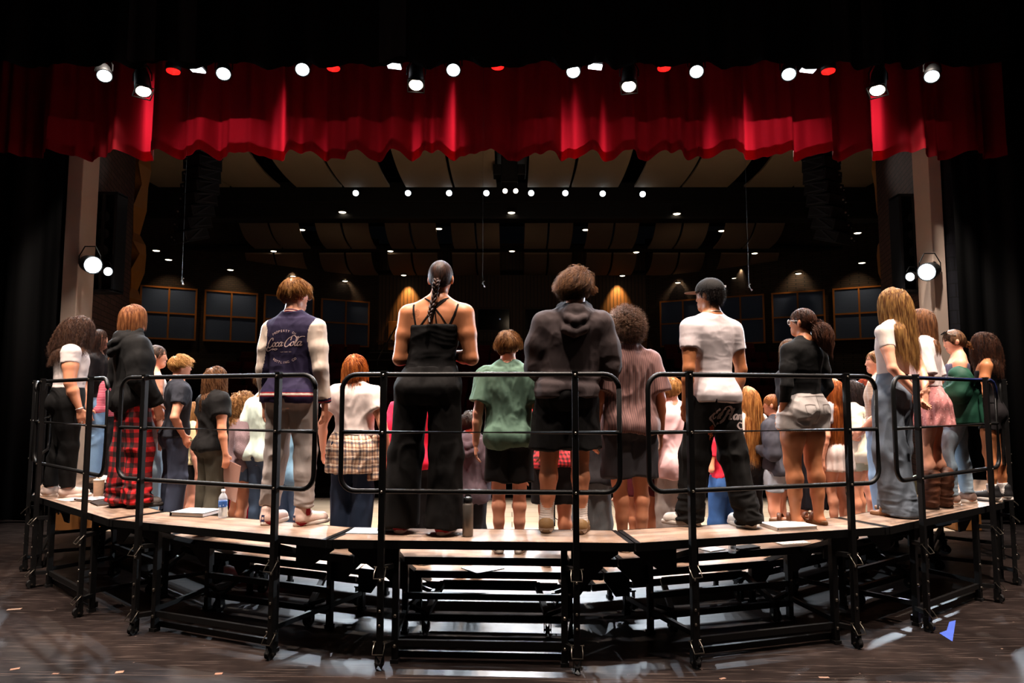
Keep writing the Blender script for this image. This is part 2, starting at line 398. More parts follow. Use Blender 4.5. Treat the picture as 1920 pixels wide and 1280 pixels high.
# ------------------------------------------------------------------ ceiling clouds
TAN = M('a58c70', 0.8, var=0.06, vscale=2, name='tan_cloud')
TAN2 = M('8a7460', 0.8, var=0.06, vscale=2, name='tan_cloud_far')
def cloud(x0, x1, y0, y1, z0, z1, label, mat, group, sag=0.22, n=14):
    t = None; mb = MB(); sgn = 1 if (x0 + x1) > 0 else -1
    def fn(th):
        def f(u, v):
            x = x0 + (x1 - x0) * u; y = y0 + (y1 - y0) * v
            # the sheet bows, and its side edges sweep outwards in a shallow curve
            z = z0 + (z1 - z0) * v - sag * math.sin(PI * v) * 0.6 + th
            sweep = sgn * 0.35 * math.sin(PI * v * 0.5) * (abs(x) / 6.0)
            return (x + sweep - sgn * 0.0, y, z)
        return f
    nu, nv = 4, n
    A = MB().grid(fn(0), nu, nv); B = MB().grid(fn(0.06), nu, nv); o = len(A.v)
    mb.add(A.v, [f[::-1] for f in A.f]); mb.add(B.v, B.f)
    ring = [i for i in range(nu + 1)] + [j * (nu + 1) + nu for j in range(1, nv + 1)] + [nv * (nu + 1) + i for i in range(nu - 1, -1, -1)] + [j * (nu + 1) for j in range(nv - 1, 0, -1)]
    for i in range(len(ring)):
        a, b3 = ring[i], ring[(i + 1) % len(ring)]; mb.f.append((a, b3, b3 + o, a + o)); mb.mi.append(0)
    return tag(build('ceiling_cloud', mb, mat, smooth=False), label, 'ceiling panel', group)
def side(x): return 'left' if x < 0 else 'right'
ORD = ['nearest the centre line', 'second from the centre line', 'third from the centre line', 'fourth from the centre line', 'fifth from the centre line', 'sixth from the centre line', 'seventh from the centre line', 'eighth from the centre line']
b1 = [(0.42, 1.55), (1.62, 2.88), (3.32, 4.55), (4.62, 5.85), (6.3, 7.6), (7.67, 9.6)]
for k, (u, v) in enumerate(b1):
    for s in (-1, 1):
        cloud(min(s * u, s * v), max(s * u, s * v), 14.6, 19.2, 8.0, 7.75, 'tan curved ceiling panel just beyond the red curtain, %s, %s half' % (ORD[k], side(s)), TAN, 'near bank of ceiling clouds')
b2 = [(0.42, 1.18), (1.25, 2.02), (2.52, 3.35), (3.42, 4.2), (4.75, 5.6), (5.67, 6.5), (7.05, 8.0), (8.07, 9.0)]
for k, (u, v) in enumerate(b2):
    for s in (-1, 1):
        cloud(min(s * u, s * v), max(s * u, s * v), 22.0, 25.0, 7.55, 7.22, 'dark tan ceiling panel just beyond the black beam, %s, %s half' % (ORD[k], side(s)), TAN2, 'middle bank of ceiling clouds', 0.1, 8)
b3_ = [(u * 1.12, v * 1.12) for u, v in b2]
for k, (u, v) in enumerate(b3_):
    for s in (-1, 1):
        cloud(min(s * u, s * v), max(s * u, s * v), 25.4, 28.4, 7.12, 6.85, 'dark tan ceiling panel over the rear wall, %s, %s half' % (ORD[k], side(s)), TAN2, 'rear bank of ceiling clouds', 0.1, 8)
for k, (y0, zz) in enumerate(((25.2, 7.28), (28.6, 7.0), (21.6, 7.75))):
    mb = MB(); mb.box((0, y0, zz), (26, 0.5, 0.12)); struct('trim_%d' % (6 + k), mb, M('070606', 0.9, name='black_recess'))
# black catwalk beam across the house
cb = thing('catwalk_beam', 'long black lighting catwalk box crossing the house ceiling', 'catwalk', (0, 20.1, 7.0))
BLACK = M('0b0a0a', 0.6, name='black_paint_satin')
mb = MB(); mb.box((0, 0, 0.55), (27, 0.5, 1.1)); build('box_girder', mb, BLACK, parent=cb)
mb = MB(); mb.box((0, -0.28, 0.02), (27, 0.06, 0.06)); mb.box((0, -0.27, 0.5), (27, 0.04, 0.04)); build('edge_rail', mb, M('1c1815', 0.5, name='rail_dark'), parent=cb)
# centre spine with the loudspeaker cluster
mb = MB(); mb.box((0.0, 17.0, 8.5), (0.8, 5.0, 0.9)); struct('ceiling_spine', mb, BLACK)
ck = thing('center_speaker_cluster', 'black centre loudspeaker cluster hanging at the ceiling under the curtain hem', 'loudspeaker', tuple(at_y(955, 322, 17.0)))
mb = MB(); mb.box((0, 0, 0.05), (0.42, 0.5, 0.8)); mb.box((0, 0, .5), (0.1, 0.1, .2)); build('cabinet', mb, BLACK, parent=ck, bevel=0.02)
for s in (-1, 1):
    mb = MB(); mb.box((s * 0.3, 0, 0.0), (0.22, 0.4, 0.28)); build('side_cabinet', mb, BLACK, parent=ck, bevel=0.02)
mb = MB(); mb.box((0, -0.26, 0.05), (0.34, 0.02, 0.66)); build('grille', mb, M('161616', 0.9, bump=0.6, bscale=300, name='grille'), parent=ck)

# ------------------------------------------------------------------ zigzag wood baffles beside the splays
ZW = M('a06a2c', 0.5, var=0.2, vscale=3, stretch=(1, 1, 0.3), name='amber_wood')
def zigzag(px_in, px_out, s, label, Y=13.75):
    t = thing('zigzag_baffle', label, 'wood baffle', (at_y(px_in, 500, Y).x, Y, 0)); ox = at_y(px_in, 500, Y).x
    ys = [280, 345, 435, 475, 540, 580]; outs = [268, 266, 250, 262, 246, 250]
    if s > 0: outs = [1650, 1652, 1669, 1656, 1672, 1668]
    for k in range(5):
        p = []
        a0 = at_y(px_in, ys[k], Y); a1 = at_y(px_in, ys[k + 1], Y); c0 = at_y(outs[k], ys[k], Y); c1 = at_y(outs[k + 1], ys[k + 1], Y)
        mid = at_y((outs[k] + outs[k + 1]) / 2 - s * 5, (ys[k] + ys[k + 1]) / 2, Y)
        poly = [Vector((q.x - ox, 0, q.z)) for q in (a0, c0, mid, c1, a1)]
        mb = MB(); mb.prism(poly, (0, 0.25, 0)); mb2 = MB(); mb2.v = mb.v; mb2.f = mb.f; mb2.mi = mb.mi
        # facet: pull the middle vertex forwards
        vv = list(mb2.v); x, y, z = vv[2]; vv[2] = (x, y - 0.25, z); mb2.v = vv
        build('facet', mb2, ZW, parent=t)
zigzag(236, 262, -1, 'amber zigzag wooden baffle at the left side of the house')
zigzag(1684, 1655, 1, 'amber zigzag wooden baffle at the right side of the house')
# light alcoves (dark tall boxes) on the splays
def alcove(px0, px1, y0, y1, Y, label, lens, s):
    p0 = at_y(px0, y1, Y); p1 = at_y(px1, y0, Y); cx = (p0.x + p1.x) / 2
    t = thing('side_light_tower', label, 'lighting rig', (cx, Y, p0.z)); h = p1.z - p0.z; wd = p1.x - p0.x
    mb = MB()
    mb.box((0, 0.25, h / 2), (wd, 0.03, h))
    for x in (-wd / 2, wd / 2): mb.box((x, 0.12, h / 2), (0.04, 0.28, h))
    for z in (0, h): mb.box((0, 0.12, z), (wd + 0.04, 0.28, 0.04))
    build('recess_frame', mb, M('0d1016', 0.6, name='recess_black'), parent=t)
    mb = MB(); mb.cyl((0, 0.0, 0.02), (0, 0.0, h - 0.02), 0.024); build('boom_pipe', mb, BLACK, parent=t)
    for k, fz in enumerate((0.45, 0.62, 0.8)):
        mb = MB(); mb.cyl((0.0, 0.22, h * fz), (0.0, 0.02, h * fz - 0.05), 0.085, 18); build('unlit_lamp', mb, M('15171c', 0.4, name='lamp_shell'), parent=t)
    return t
# housings of stage lamps
SHELL = M('08080a', 0.6, name='lamp_shell_black'); STEEL = M('b9b6b0', 0.3, 1.0, name='bright_steel')
WHITE_GLOW = EM((0.92, 0.97, 1.0), 9.0); WARM_GLOW = EM((1.0, 0.93, 0.85), 9.0); RED_GLOW = EM((1.0, 0.08, 0.07), 2.5)
def orient(d):
    return Vector(d).to_track_quat('Z', 'Y').to_matrix().to_4x4()
def par_can(px, py, Y, target, label, glow, power, color, angle, r=0.095, length=0.26, long=False, name='par_can', blend=0.6, cat='stage light', group=None, pipe_dz=0.32):
    p = at_y(px, py, Y); d = (Vector(target) - p).normalized()
    t = thing(name, label, cat, tuple(p), 0, group)
    Mx = orient(d)
    prof = [(r * 0.55, -length), (r * 0.9, -length * 0.7), (r, -length * 0.25), (r * 1.02, 0.0), (r * 0.98, 0.0), (r * 0.9, -0.01), (0.01, -0.012)]
    mb = MB(); mb.lathe(prof, 24, M4=Mx.to_3x3()); build('housing', mb, SHELL, parent=t, smooth=True)
    mb = MB(); mb.lathe([(r * 0.88, -0.008), (r * 0.8, 0.006), (r * 0.4, 0.014), (0.004, 0.016)], 24, M4=Mx.to_3x3()); build('lens', mb, glow, parent=t, smooth=True)
    c = Mx.to_3x3() @ Vector((0, 0, -length * 0.45)); sx = Vector((r * 1.2, 0, 0))
    mb = MB(); mb.tube([c - sx, c - sx + Vector((0, 0, r * 0.9)), c - sx * 0.5 + Vector((0, 0, r * 2.0)), c + sx * 0.5 + Vector((0, 0, r * 2.0)), c + sx + Vector((0, 0, r * 0.9)), c + sx], 0.009, 6); build('yoke', mb, SHELL, parent=t)
    mb = MB(); mb.box(c + Vector((0, 0, r * 2.0 + 0.05)), (0.05, 0.06, 0.1))
    if 19 < Y < 20: mb.beam(c + Vector((0, 0, r * 2 + .05)), (c.x, 19.97 - p.y, c.z + r * 2 + .05), .04, .04)
    if abs(Y - EY) < 0.2: top = Vector((c.x, EY - p.y, at_y(960, 100, EY).z - p.z)); mb.beam(c + Vector((0, 0, r * 2.0 + 0.06)), top, 0.03, 0.03); mb.cyl(c + Vector((-0.05, 0, r * 2 + 0.03)), c + Vector((0.05, 0, r * 2 + 0.03)), 0.01); build('clamp', mb, STEEL, parent=t)
    if long:
        f = Mx.to_3x3() @ Vector((0, 0, 0.012)); mb = MB()
        rot = Mx.to_3x3()
        for i in (-1, 1):
            mb.box(f + rot @ Vector((i * r * 1.05, 0, 0)), (0.012, r * 2.1, 0.01), rot); mb.box(f + rot @ Vector((0, i * r * 1.05, 0)), (r * 2.1, 0.012, 0.01), rot)
        build('gel_frame', mb, SHELL, parent=t)
    if power: spot(name + '_light', tuple(p + d * 0.06), target, power, color, angle, blend, 0.07)
    return t
EY = 8.6
cans = [(196, 143), (419, 139), (567, 131), (850, 132), (1075, 135), (1306, 135), (1479, 140), (1747, 144)]
cl = ['leftmost of the row', 'beside the left white strip light', 'third round white lamp from the left', 'right of the left centre warm spotlight', 'left of the right centre strip light', 'third round white lamp from the right', 'beside the right white strip light', 'rightmost of the row']
ctg = [(-2.8, 5.6, 0.9), (-2.2, 5.0, 0.9), (-1.4, 4.8, .9), (-0.4, 4.9, 0.9), (0.5, 4.9, 0.9), (1.4, 4.9, 0.9), (2.1, 5.2, 0.9), (2.9, 5.6, 0.9)]
for (x, y), l, tg in zip(cans, cl, ctg):
    par_can(x, y, EY, tg, 'round white stage lamp over the red curtain, ' + l, WHITE_GLOW, 620, COOL, 48, group='cool white lamps on the front pipe')
for (x, y), l, tg in zip([(269, 172), (780, 160), (1179, 163), (1645, 170)], ['far left under the dark drape', 'left of centre', 'right of centre', 'far right'],
                         [(-3.0, 6.6, 0), (-0.9, 6.2, 0), (0.9, 6.2, 0), (3.0, 6.6, 0)]):
    par_can(x, y, EY - 0.1, tg, 'long barrelled warm spotlight with gel frame, ' + l, WARM_GLOW, 900, (1, .86, .72), 50, r=0.1, length=0.42, long=True, name='ellipsoidal_spotlight', group='warm spotlights on the front pipe')
def flat_lamp(px, py, label, glow, wd, power, color, name, grp):
    p = at_y(px, py, EY); t = thing(name, label, 'stage light', tuple(p), 0, grp)
    mb = MB()
    if wd > 0.15:
        mb.box((0, 0, 0.05), (wd, 0.16, 0.07)); build('housing', mb, SHELL, parent=t, bevel=0.015)
        mb = MB(); mb.box((0, 0, 0.0), (wd * 0.9, 0.12, 0.03), Matrix.Rotation(0.12, 3, 'Y')); build('lens', mb, glow, parent=t, bevel=0.01)
    else:
        mb.lathe([(0.05, 0.12), (0.09, 0.09), (0.1, 0.0), (0.09, 0.0), (0.01, 0.01)], 20); build('housing', mb, SHELL, parent=t, smooth=True)
        mb = MB(); mb.lathe([(0.085, 0.002), (0.08, -0.018), (0.03, -0.02), (0.025, -0.045), (0.004, -0.05)], 18); build('lens', mb, glow, parent=t, smooth=True)
    mb = MB(); mb.box((0, 0, 0.17), (0.03, 0.04, 0.18)); build('clamp', mb, STEEL, parent=t)
    if power: spot(name + '_light', tuple(p + Vector((0, 0, -0.08))), (p.x * 0.9, EY - 3.0, 0), power, color, 70, 0.8, 0.1)
STRIPG = EM((0.95, 0.96, 1.0), 4.0)
for (x, y), l in zip([(370, 131), (739, 124), (1116, 125), (1515, 131)], ['far left', 'left of centre', 'right of centre', 'far right']):
    flat_lamp(x, y, 'flat white strip lamp beneath the black border, ' + l, STRIPG, 0.2, 70, COOL, 'strip_light', 'flat white lamps on the front pipe')
for (x, y), l in zip([(325, 133), (625, 127), (933, 124), (1245, 127), (1553, 133)], ['leftmost', 'second from the left', 'in the very centre', 'second from the right', 'rightmost']):
    flat_lamp(x, y, 'small red glowing lamp over the curtain, ' + l, RED_GLOW, 0.1, 30, (1, .05, .05), 'red_lamp', 'red lamps on the front pipe')
pp = MB(); pz = at_y(960, 100, EY).z; pp.cyl((-7, EY, pz), (7, EY, pz), 0.024); tag(build('lighting_pipe', pp, BLACK), 'black steel pipe the front row of lamps hangs from', 'pipe')
# two fierce side lights and their small neighbours, inside the recesses at both sides of the opening
for s, (x0, x1, y0, y1), (bx, by), (sx_, sy), lab in ((-1, (163, 220, 362, 545), (175, 497), (203, 509), 'left'), (1, (1694, 1738, 366, 545), (1737, 510), (1706, 519), 'right')):
    alcove(x0, x1, y0, y1, 10.45, 'tall dark recess with stage lamps beside the %s pilaster' % lab, None, s)
    par_can(bx, by, 9.85, (-s * 0.6, 5.0, 1.4), 'dazzling white side light at the %s pilaster' % lab, EM((0.9, 0.96, 1.0), 60), 1500, COOL, 75, r=0.13, length=0.3, name='side_floodlight')
    par_can(sx_, sy, 10.3, (-s * 1.2, 4.8, 1.2), 'small white lamp beside the dazzling %s side light' % lab, WHITE_GLOW, 260, COOL, 50, r=0.07, length=0.2, name='side_spotlight')
# front of house lamps on the beam
for (x, y), l in zip([(667, 362), (765, 362), (842, 362), (912, 362), (996, 362), (1060, 362), (1130, 363), (1205, 364)],
                     ['first from the left', 'second from the left', 'third from the left', 'just left of the warm pair', 'just right of the warm pair', 'third from the right', 'second from the right', 'last on the right']):
    tx = (x - 960) / 110.0
    par_can(x, y, 19.5, (tx, 6.2, 0.8), 'tiny white lamp on the black ceiling catwalk, ' + l, WHITE_GLOW, 2000, COOL, 20, r=0.095, length=0.3, name='catwalk_lamp', group='white lamps on the catwalk')
for (x, y), l in zip([(947, 358), (967, 358)], ['left', 'right']):
    par_can(x, y, 19.48, ((x - 957) / 8.0, 6.0, 0.8), 'warm lamp of the close pair under the centre cluster, the %s one' % l, WARM_GLOW, 1800, WARM, 20, r=0.08, length=0.3, name='catwalk_lamp', group='warm pair of lamps on the catwalk')
# house downlights, each a recessed trim with a glowing face
DG = EM((1.0, 0.93, 0.82), 5.0)
dl = [(642, 398, 19.75), (959, 399, 19.75), (1269, 401, 19.75), (566, 431, 23), (823, 429, 23), (1098, 431, 23), (1353, 433, 23), (513, 471, 25.2), (732, 471, 25.2), (960, 471, 25.2), (1193, 473, 25.2), (1415, 475, 25.2), (1608, 437, 21.5),
      (293, 470, 22.0), (316, 487, 23.0), (432, 506, 25.0), (647, 527, 27.9), (757, 516, 28.0), (549, 518, 27.0), (1167, 517, 28.0), (1271, 530, 27.9), (1377, 522, 27), (1497, 513, 25.4), (1616, 493, 23.3)]
dn = ['under the beam left of centre', 'under the beam at the centre', 'under the beam right of centre', 'front strip, first from the left', 'front strip, second from the left', 'front strip, third from the left', 'front strip, fourth from the left', 'middle gap, first from the left', 'middle gap, left of centre', 'middle gap, at the centre', 'middle gap, right of centre', 'middle gap, fifth from the left', 'farthest right of the front strip', 'farthest left, near the zigzag baffle', 'second from the far left side', 'over the second blue panel', 'over the fourth blue panel', 'over the left glow on the slatted wall', 'behind the varsity jacket singer', 'over the right glow on the slatted wall', 'over the first right blue panel', 'right of the cap singer', 'above the curly ponytail singer', 'last on the far right wall']
dp = None
for (x, y, Y), l in zip(dl, dn):
    p = at_y(x, y, Y)
    if dp is None:
        dp = thing('house_downlight', 'x', 'ceiling light', tuple(p), 0, 'round downlights in the house ceiling')
        mb = MB(); mb.lathe([(0.1, 0.06), (0.14, 0.05), (0.14, 0.0), (0.11, 0.0), (0.1, 0.02)], 20); build('trim_ring', mb, M('2a2622', 0.6, name='trim_ring'), parent=dp)
        mb = MB(); mb.lathe([(0.115, 0.012), (0.09, -0.01), (0.004, -0.014)], 20); build('lens', mb, DG, parent=dp, smooth=True)
        dp['label'] = 'small round house downlight, ' + l; o = dp
    else: o = dup(dp, tuple(p), label='small round house downlight, ' + l)
# wall washers that light the slats and the brick above the panels
for px, py, Yw in ((764, 522, 28.45), (1160, 520, 28.45)):
    p = at_y(px, py, 28.45); spot('wall_washer_light', tuple(p), (p.x, 28.9, p.z - 1.3), 800, AMBER, 62, 0.9, 0.05)
for px, Yw in ((316, 23.9), (432, 25.2), (549, 26.8), (650, 27.8), (1271, 27.8), (1390, 26.8), (1497, 25.4), (1610, 24.0)):
    p = at_y(px, 512, Yw); spot('brick_washer_light', (p.x, p.y, 6.8), (p.x * 1.02, p.y + 0.9, 4.2), 60, (1, .72, .42), 80, 0.9, 0.05)
# soft spill on the ceiling clouds
for x in (-5.5, 0, 5.5):
    spot('ceiling_uplight', (x, 13.4, 4.2), (x * 1.2, 18.5, 7.8), 42, (1, .8, .55), 110, 1.0, 0.3)
    spot('ceiling_uplight', (x, 21.6, 5.6), (x * 1.3, 26, 7.0), 9, (1, .75, .5), 120, 1.0, 0.3)

# ------------------------------------------------------------------ curtains
def velvet(col, name, rough=0.75, thin=None):
    m, nt, b = new_mat(name); c = lin(hexc(col))
    tc = N(nt, 'ShaderNodeTexCoord'); nz = N(nt, 'ShaderNodeTexNoise'); nz.inputs['Scale'].default_value = 2.5; nz.inputs['Detail'].default_value = 6
    mp = N(nt, 'ShaderNodeMapping'); mp.inputs['Scale'].default_value = (1, 1, 0.25); nt.links.new(tc.outputs['Object'], mp.inputs[0]); nt.links.new(mp.outputs[0], nz.inputs['Vector'])
    nt.links.new(mixc(nt, nz.outputs[0], tuple(v * 0.75 for v in c) + (1,), tuple(min(1, v * 1.25) for v in c) + (1,)), b.inputs['Base Color'])
    b.inputs['Roughness'].default_value = rough; b.inputs['Specular IOR Level'].default_value = 0.2
    if thin:
        tr = N(nt, 'ShaderNodeBsdfTranslucent'); tr.inputs[0].default_value = thin; mx = N(nt, 'ShaderNodeMixShader'); mx.inputs[0].default_value = 0.4
        nt.links.new(b.outputs[0], mx.inputs[1]); nt.links.new(tr.outputs[0], mx.inputs[2]); nt.links.new(mx.outputs[0], nt.nodes['Material Output'].inputs[0])
    return m
RED = velvet('8a0518', 'red_velvet', thin=(0.62, 0.012, 0.03, 1)); BLKV = velvet('060607', 'black_serge')
def pleat(u, seed, full=1.0):
    rr = random.Random(seed); ph = [rr.uniform(0, 6.28) for _ in range(6)]
    a = math.tanh(1.6 * math.sin(u * 9.4 + ph[0] + 1.3 * math.sin(u * 2.1 + ph[1]))) * 0.62 + math.sin(u * 17.0 + ph[2] + 1.7 * math.sin(u * 3.7 + ph[3])) * 0.30 + math.sin(u * 41 + ph[4]) * 0.08
    return a * full
def curtain(name, x0, x1, Y, zt, zb, amp, mat, label, seed, step=0.025, cat='curtain', hem=None, group=None, wav=0.03):
    t = thing(name, label, cat, ((x0 + x1) / 2, Y, zb), 0, group); cx = (x0 + x1) / 2
    nu = int((x1 - x0) / step); H = zt - zb
    def f(u, v):
        x = x0 + (x1 - x0) * u; g = amp * (1.0 - 0.45 * v) * pleat(x, seed, 1.0)
        z = H * v - (1 - v) * wav * (pleat(x, seed) + 0.3 * math.sin(x * 1.9))
        return (x - cx, g, z)
    mb = MB().grid(f, nu, 16); build('drape', mb, mat, parent=t, smooth=True)
    if hem:
        def fh(u, v):
            x, y, z = f(u, 0.0); return (x, y - 0.008, z + hem * v - 0.002)
        build('hem', MB().grid(fh, nu, 3), mat, parent=t, smooth=True)
    return t
VY = 9.35
xl = at_y(-60, 300, VY).x; xr = at_y(1888, 300, VY).x; zb = at_y(960, 291, VY).z
curtain('red_valance', xl, xr, VY, 7.6, zb, 0.20, RED, 'long red pleated velvet valance across the top of the stage opening', 3, hem=0.14, wav=0.03)
# dark borders hanging nearer to the camera
BY = 7.4
curtain('black_border', -8.2, 8.2, BY, 7.9, at_y(960, 122, BY).z, 0.1, BLKV, 'black pleated border curtain above the row of lamps', 11, step=0.05, wav=0.015)
curtain('black_leg_curtain', -11.6, at_y(104, 600, 9.6).x, 9.6, 8.2, 0.03, 0.1, BLKV, 'tall black leg curtain at the far left', 21, step=0.04)
curtain('black_leg_curtain', at_y(1795, 600, 9.6).x, 10.6, 9.6, 8.2, 0.03, 0.1, BLKV, 'tall black leg curtain at the far right', 22, step=0.04)
# faint grey bundles of cloth tied up above the border
for px, wpx, l in ((262, 50, 'far left'), (345, 36, 'left, beside the other bundle'), (735, 52, 'left of centre'), (1580, 36, 'right of centre'), (1640, 46, 'far right')):
    p = at_y(px, 112, 7.15); q = at_y(px + wpx, 112, 7.15)
    curtain('tied_curtain', p.x - (q.x - p.x) / 2, p.x + (q.x - p.x) / 2, 7.15, 7.6, p.z, 0.05, velvet('2a292c', 'grey_cloth'), 'dark grey gathered cloth hanging above the border, ' + l, 31 + px, step=0.02)

# ------------------------------------------------------------------ line arrays
def line_array(pts, s, label, Y):
    p0 = at_y(pts[0][0], pts[0][1], Y); t = thing('line_array_speaker', label, 'loudspeaker', tuple(p0)); n = len(pts)
    CAB = M('141416', 0.5, name='speaker_black')
    for k, (px, py, pitch) in enumerate(pts):
        p = at_y(px, py, Y) - p0; rot = Matrix.Rotation(s * R(32), 3, 'Z') @ Matrix.Rotation(R(pitch), 3, 'X')
        mb = MB(); W, D_, H_ = 0.50, 0.46, 0.262
        vs = [rot @ Vector(v) + p for v in ((-W / 2, -D_ / 2, -H_ * .36), (W / 2, -D_ / 2, -H_ * .36), (W / 2, D_ / 2, -H_ / 2), (-W / 2, D_ / 2, -H_ / 2), (-W / 2, -D_ / 2, H_ * .36), (W / 2, -D_ / 2, H_ * .36), (W / 2, D_ / 2, H_ / 2), (-W / 2, D_ / 2, H_ / 2))]
        mb.add(vs, [(0, 3, 2, 1), (4, 5, 6, 7), (0, 1, 5, 4), (1, 2, 6, 5), (2, 3, 7, 6), (3, 0, 4, 7)])
        c = build('cabinet', mb, CAB, parent=t, bevel=0.008)
        mb = MB(); sd = rot @ Vector((s * -W / 2 * 1.0, 0, 0)) + p
        for zz in (-0.06, 0.06): mb.beam(sd + rot @ Vector((-s * .012, -D_ * .42, zz)), sd + rot @ Vector((-s * .012, D_ * .42, zz * 1.4)), 0.02, 0.018)
        mb.beam(sd + rot @ Vector((-s * .012, -D_ * .3, -0.06)), sd + rot @ Vector((-s * .012, D_ * .3, 0.07)), 0.02, 0.03)
        build('rigging_frame', mb, M('2b2f36', 0.5, name='rigging_grey'), parent=c)
        mb = MB(); bk = rot @ Vector((s * W * .3, -D_ / 2 - .005, 0.03)) + p; mb.cyl(bk, bk + Vector((0, -.012, 0)), 0.018, 10); mb.cyl(bk + Vector((.05, 0, -.05)), bk + Vector((.05, -.012, -.05)), 0.012, 10); build('connector', mb, STEEL, parent=c)
    mb = MB(); mb.box((0, 0, 0.22), (0.5, 0.4, 0.06)); mb.cyl((0, 0, 0.2), (0, 0, 9.1 - p0.z), 0.01); build('fly_bar', mb, CAB, parent=t)
lp = [(382, 285, 0), (380, 308, 2), (378, 331, 4), (375, 353, 7), (371, 375, 10), (366, 397, 14), (360, 419, 18), (354, 441, 23)]
line_array(lp, -1, 'curved black line array of loudspeakers hanging at the left', 12.2)
line_array([(1538 + (382 - x) * 0.95, y + 2, pt) for x, y, pt in lp], 1, 'curved black line array of loudspeakers hanging at the right', 12.2)
# hanging microphones on thin wires
for (x, y, Y), l in zip([(341, 526, 7.9), (905, 531, 8.2), (1404, 537, 7.9)], ['left', 'centre', 'right']):
    p = at_y(x, y, Y); t = thing('hanging_microphone', 'tiny choir microphone on a long thin wire, %s' % l, 'microphone', tuple(p))
    mb = MB(); mb.cyl((0, 0, 0), (0.03, -0.02, -0.05), 0.011, 10); mb.cyl((0, 0, 0.01), (0.02, 0.0, 0.03), 0.008); build('capsule', mb, M('8c8c8c', 0.4, 0.8, name='mic_metal'), parent=t)
    mb = MB(); mb.cyl((0, 0, 0), (0.0, 0, 10.1 - p.z), 0.0011, 4); build('wire', mb, M('100f0e', 0.5, name='wire_grey'), parent=t)

# ------------------------------------------------------------------ audience seats (dark red, barely lit)
SEATM = M('5a1218', 0.9, var=0.2, name='red_seat_cloth'); SB = M('141010', 0.6, name='seat_metal')
def seat_proto():
    t = thing('audience_seat', 'x', 'seat', (0, 0, 0))
    def fb_(u, v): return ((u - .5) * .5, .1 + .09 * v + 0.02 * math.sin(u * PI), .42 + .5 * v)
    mb = MB().box((0, 0.16, 0.66), (0.5, 0.09, 0.5), Matrix.Rotation(-0.2, 3, 'X')); build('backrest', mb, SEATM, parent=t, bevel=0.03)
    mb = MB().box((0, 0.02, 0.52), (0.46, 0.10, 0.42), Matrix.Rotation(-0.12, 3, 'X')); build('folded_seat', mb, SEATM, parent=t, bevel=0.03)
    mb = MB(); mb.box((-0.27, 0.05, 0.32), (0.03, 0.3, 0.64)); mb.box((-0.27, 0.02, 0.64), (0.05, 0.34, 0.03)); build('armrest', mb, SB, parent=t)
    return t
sp = None; ord_ = ['front', 'second', 'third', 'fourth', 'fifth', 'sixth', 'seventh', 'eighth', 'ninth', 'last']
vis = 0
for i in range(3, NROW):
    Yr = rowY(i); half = 0.4 * Yr
    for k in range(-20, 21):
        x = k * 0.56; ax = abs(x)
        if ax > half or (4.4 < ax < 5.7): continue
        if i > 7 and ax > 12.5 - (i - 7) * 1.6: continue
        lab = 'dark red folded audience seat in the %s row of the unlit house' % ord_[i]
        if sp is None: sp = seat_proto(); o = sp; o['label'] = lab; o['group'] = 'audience seats in the dark house'
        else: o = dup(sp, label=lab)
        o.location = (x, Yr + 0.012 * x * x * -1 + 0.25, rowZ(i)); vis += 1
# aisle steps
for s in (-1, 1):
    t = thing('aisle_stairs', 'dark flight of aisle steps on the %s of the slatted wall' % ('left' if s < 0 else 'right'), 'stairs', (s * 5.05, rowY(NROW - 1) - 2, rowZ(NROW - 3)))
    for k in range(9):
        mb = MB(); mb.box((0, -1.2 + k * 0.42, k * 0.17), (1.0, 0.42, 0.17)); build('step', mb, M('2a211d', 0.8, name='step_dark'), parent=t)
        if k % 2 == 0: mb = MB(); mb.box((0, -1.42 + k * 0.42, k * 0.17 + .07), (1.0, 0.015, 0.03)); build('nosing', mb, M('5a5148', 0.4, name='nosing'), parent=t)
    mb = MB(); mb.tube([(s * -0.5, -1.4, 0.0), (s * -0.5, -1.4, 0.95), (s * -0.5, 2.2, 2.45), (s * -0.5, 2.2, 1.5)], 0.025, 8); build('handrail', mb, SB, parent=t)
# wooden shell pieces and box on the stage sides
panel_box(93, 172, 960, 1004, 'low varnished plywood platform at the left edge of the apron', 9.0)
panel_box(1792, 1840, 962, 1000, 'low varnished plywood platform at the right edge of the apron', 9.0)
# ================================================================== CHORAL RISERS
RC = Vector((0.10, 10.5, 0)); R4 = 6.0; STEP = 19.0; TH = math.tan(R(STEP / 2)); DZ = 0.196; ROWD = 0.41; DECKD = 0.43
BLKM = M('090808', 0.48, var=0.2, bump=0.08, bscale=200, spec=0.35, name='black_powder_coat')
BLKD = M('0a0909', 0.5, spec=0.4, name='black_frame')
BRASS = M('958c80', 0.3, 1.0, name='zinc_yellow_steel'); RUBBER = M('121010', 0.6, name='caster_rubber')
def deck_mat():
    m, nt, b = new_mat('deck_hardboard')
    tc = N(nt, 'ShaderNodeTexCoord'); mp = N(nt, 'ShaderNodeMapping'); mp.inputs['Scale'].default_value = (1.5, 5, 1); nt.links.new(tc.outputs['Object'], mp.inputs[0])
    n = N(nt, 'ShaderNodeTexNoise'); n.inputs['Scale'].default_value = 3; n.inputs['Detail'].default_value = 7; nt.links.new(mp.outputs[0], n.inputs['Vector'])
    n2 = N(nt, 'ShaderNodeTexNoise'); n2.inputs['Scale'].default_value = 140; nt.links.new(tc.outputs['Object'], n2.inputs['Vector'])
    c = ramp(nt, n.outputs[0], [(0.3, '7c6657'), (0.55, '947b69'), (0.75, 'a88f7b')])
    c = mixc(nt, math_node(nt, 'MULTIPLY', ramp(nt, n2.outputs[0], [(0.45, (0, 0, 0)), (0.62, (1, 1, 1))]), 0.25), c, '5c483c')
    nt.links.new(c, b.inputs['Base Color']); b.inputs['Roughness'].default_value = 0.5
    return m
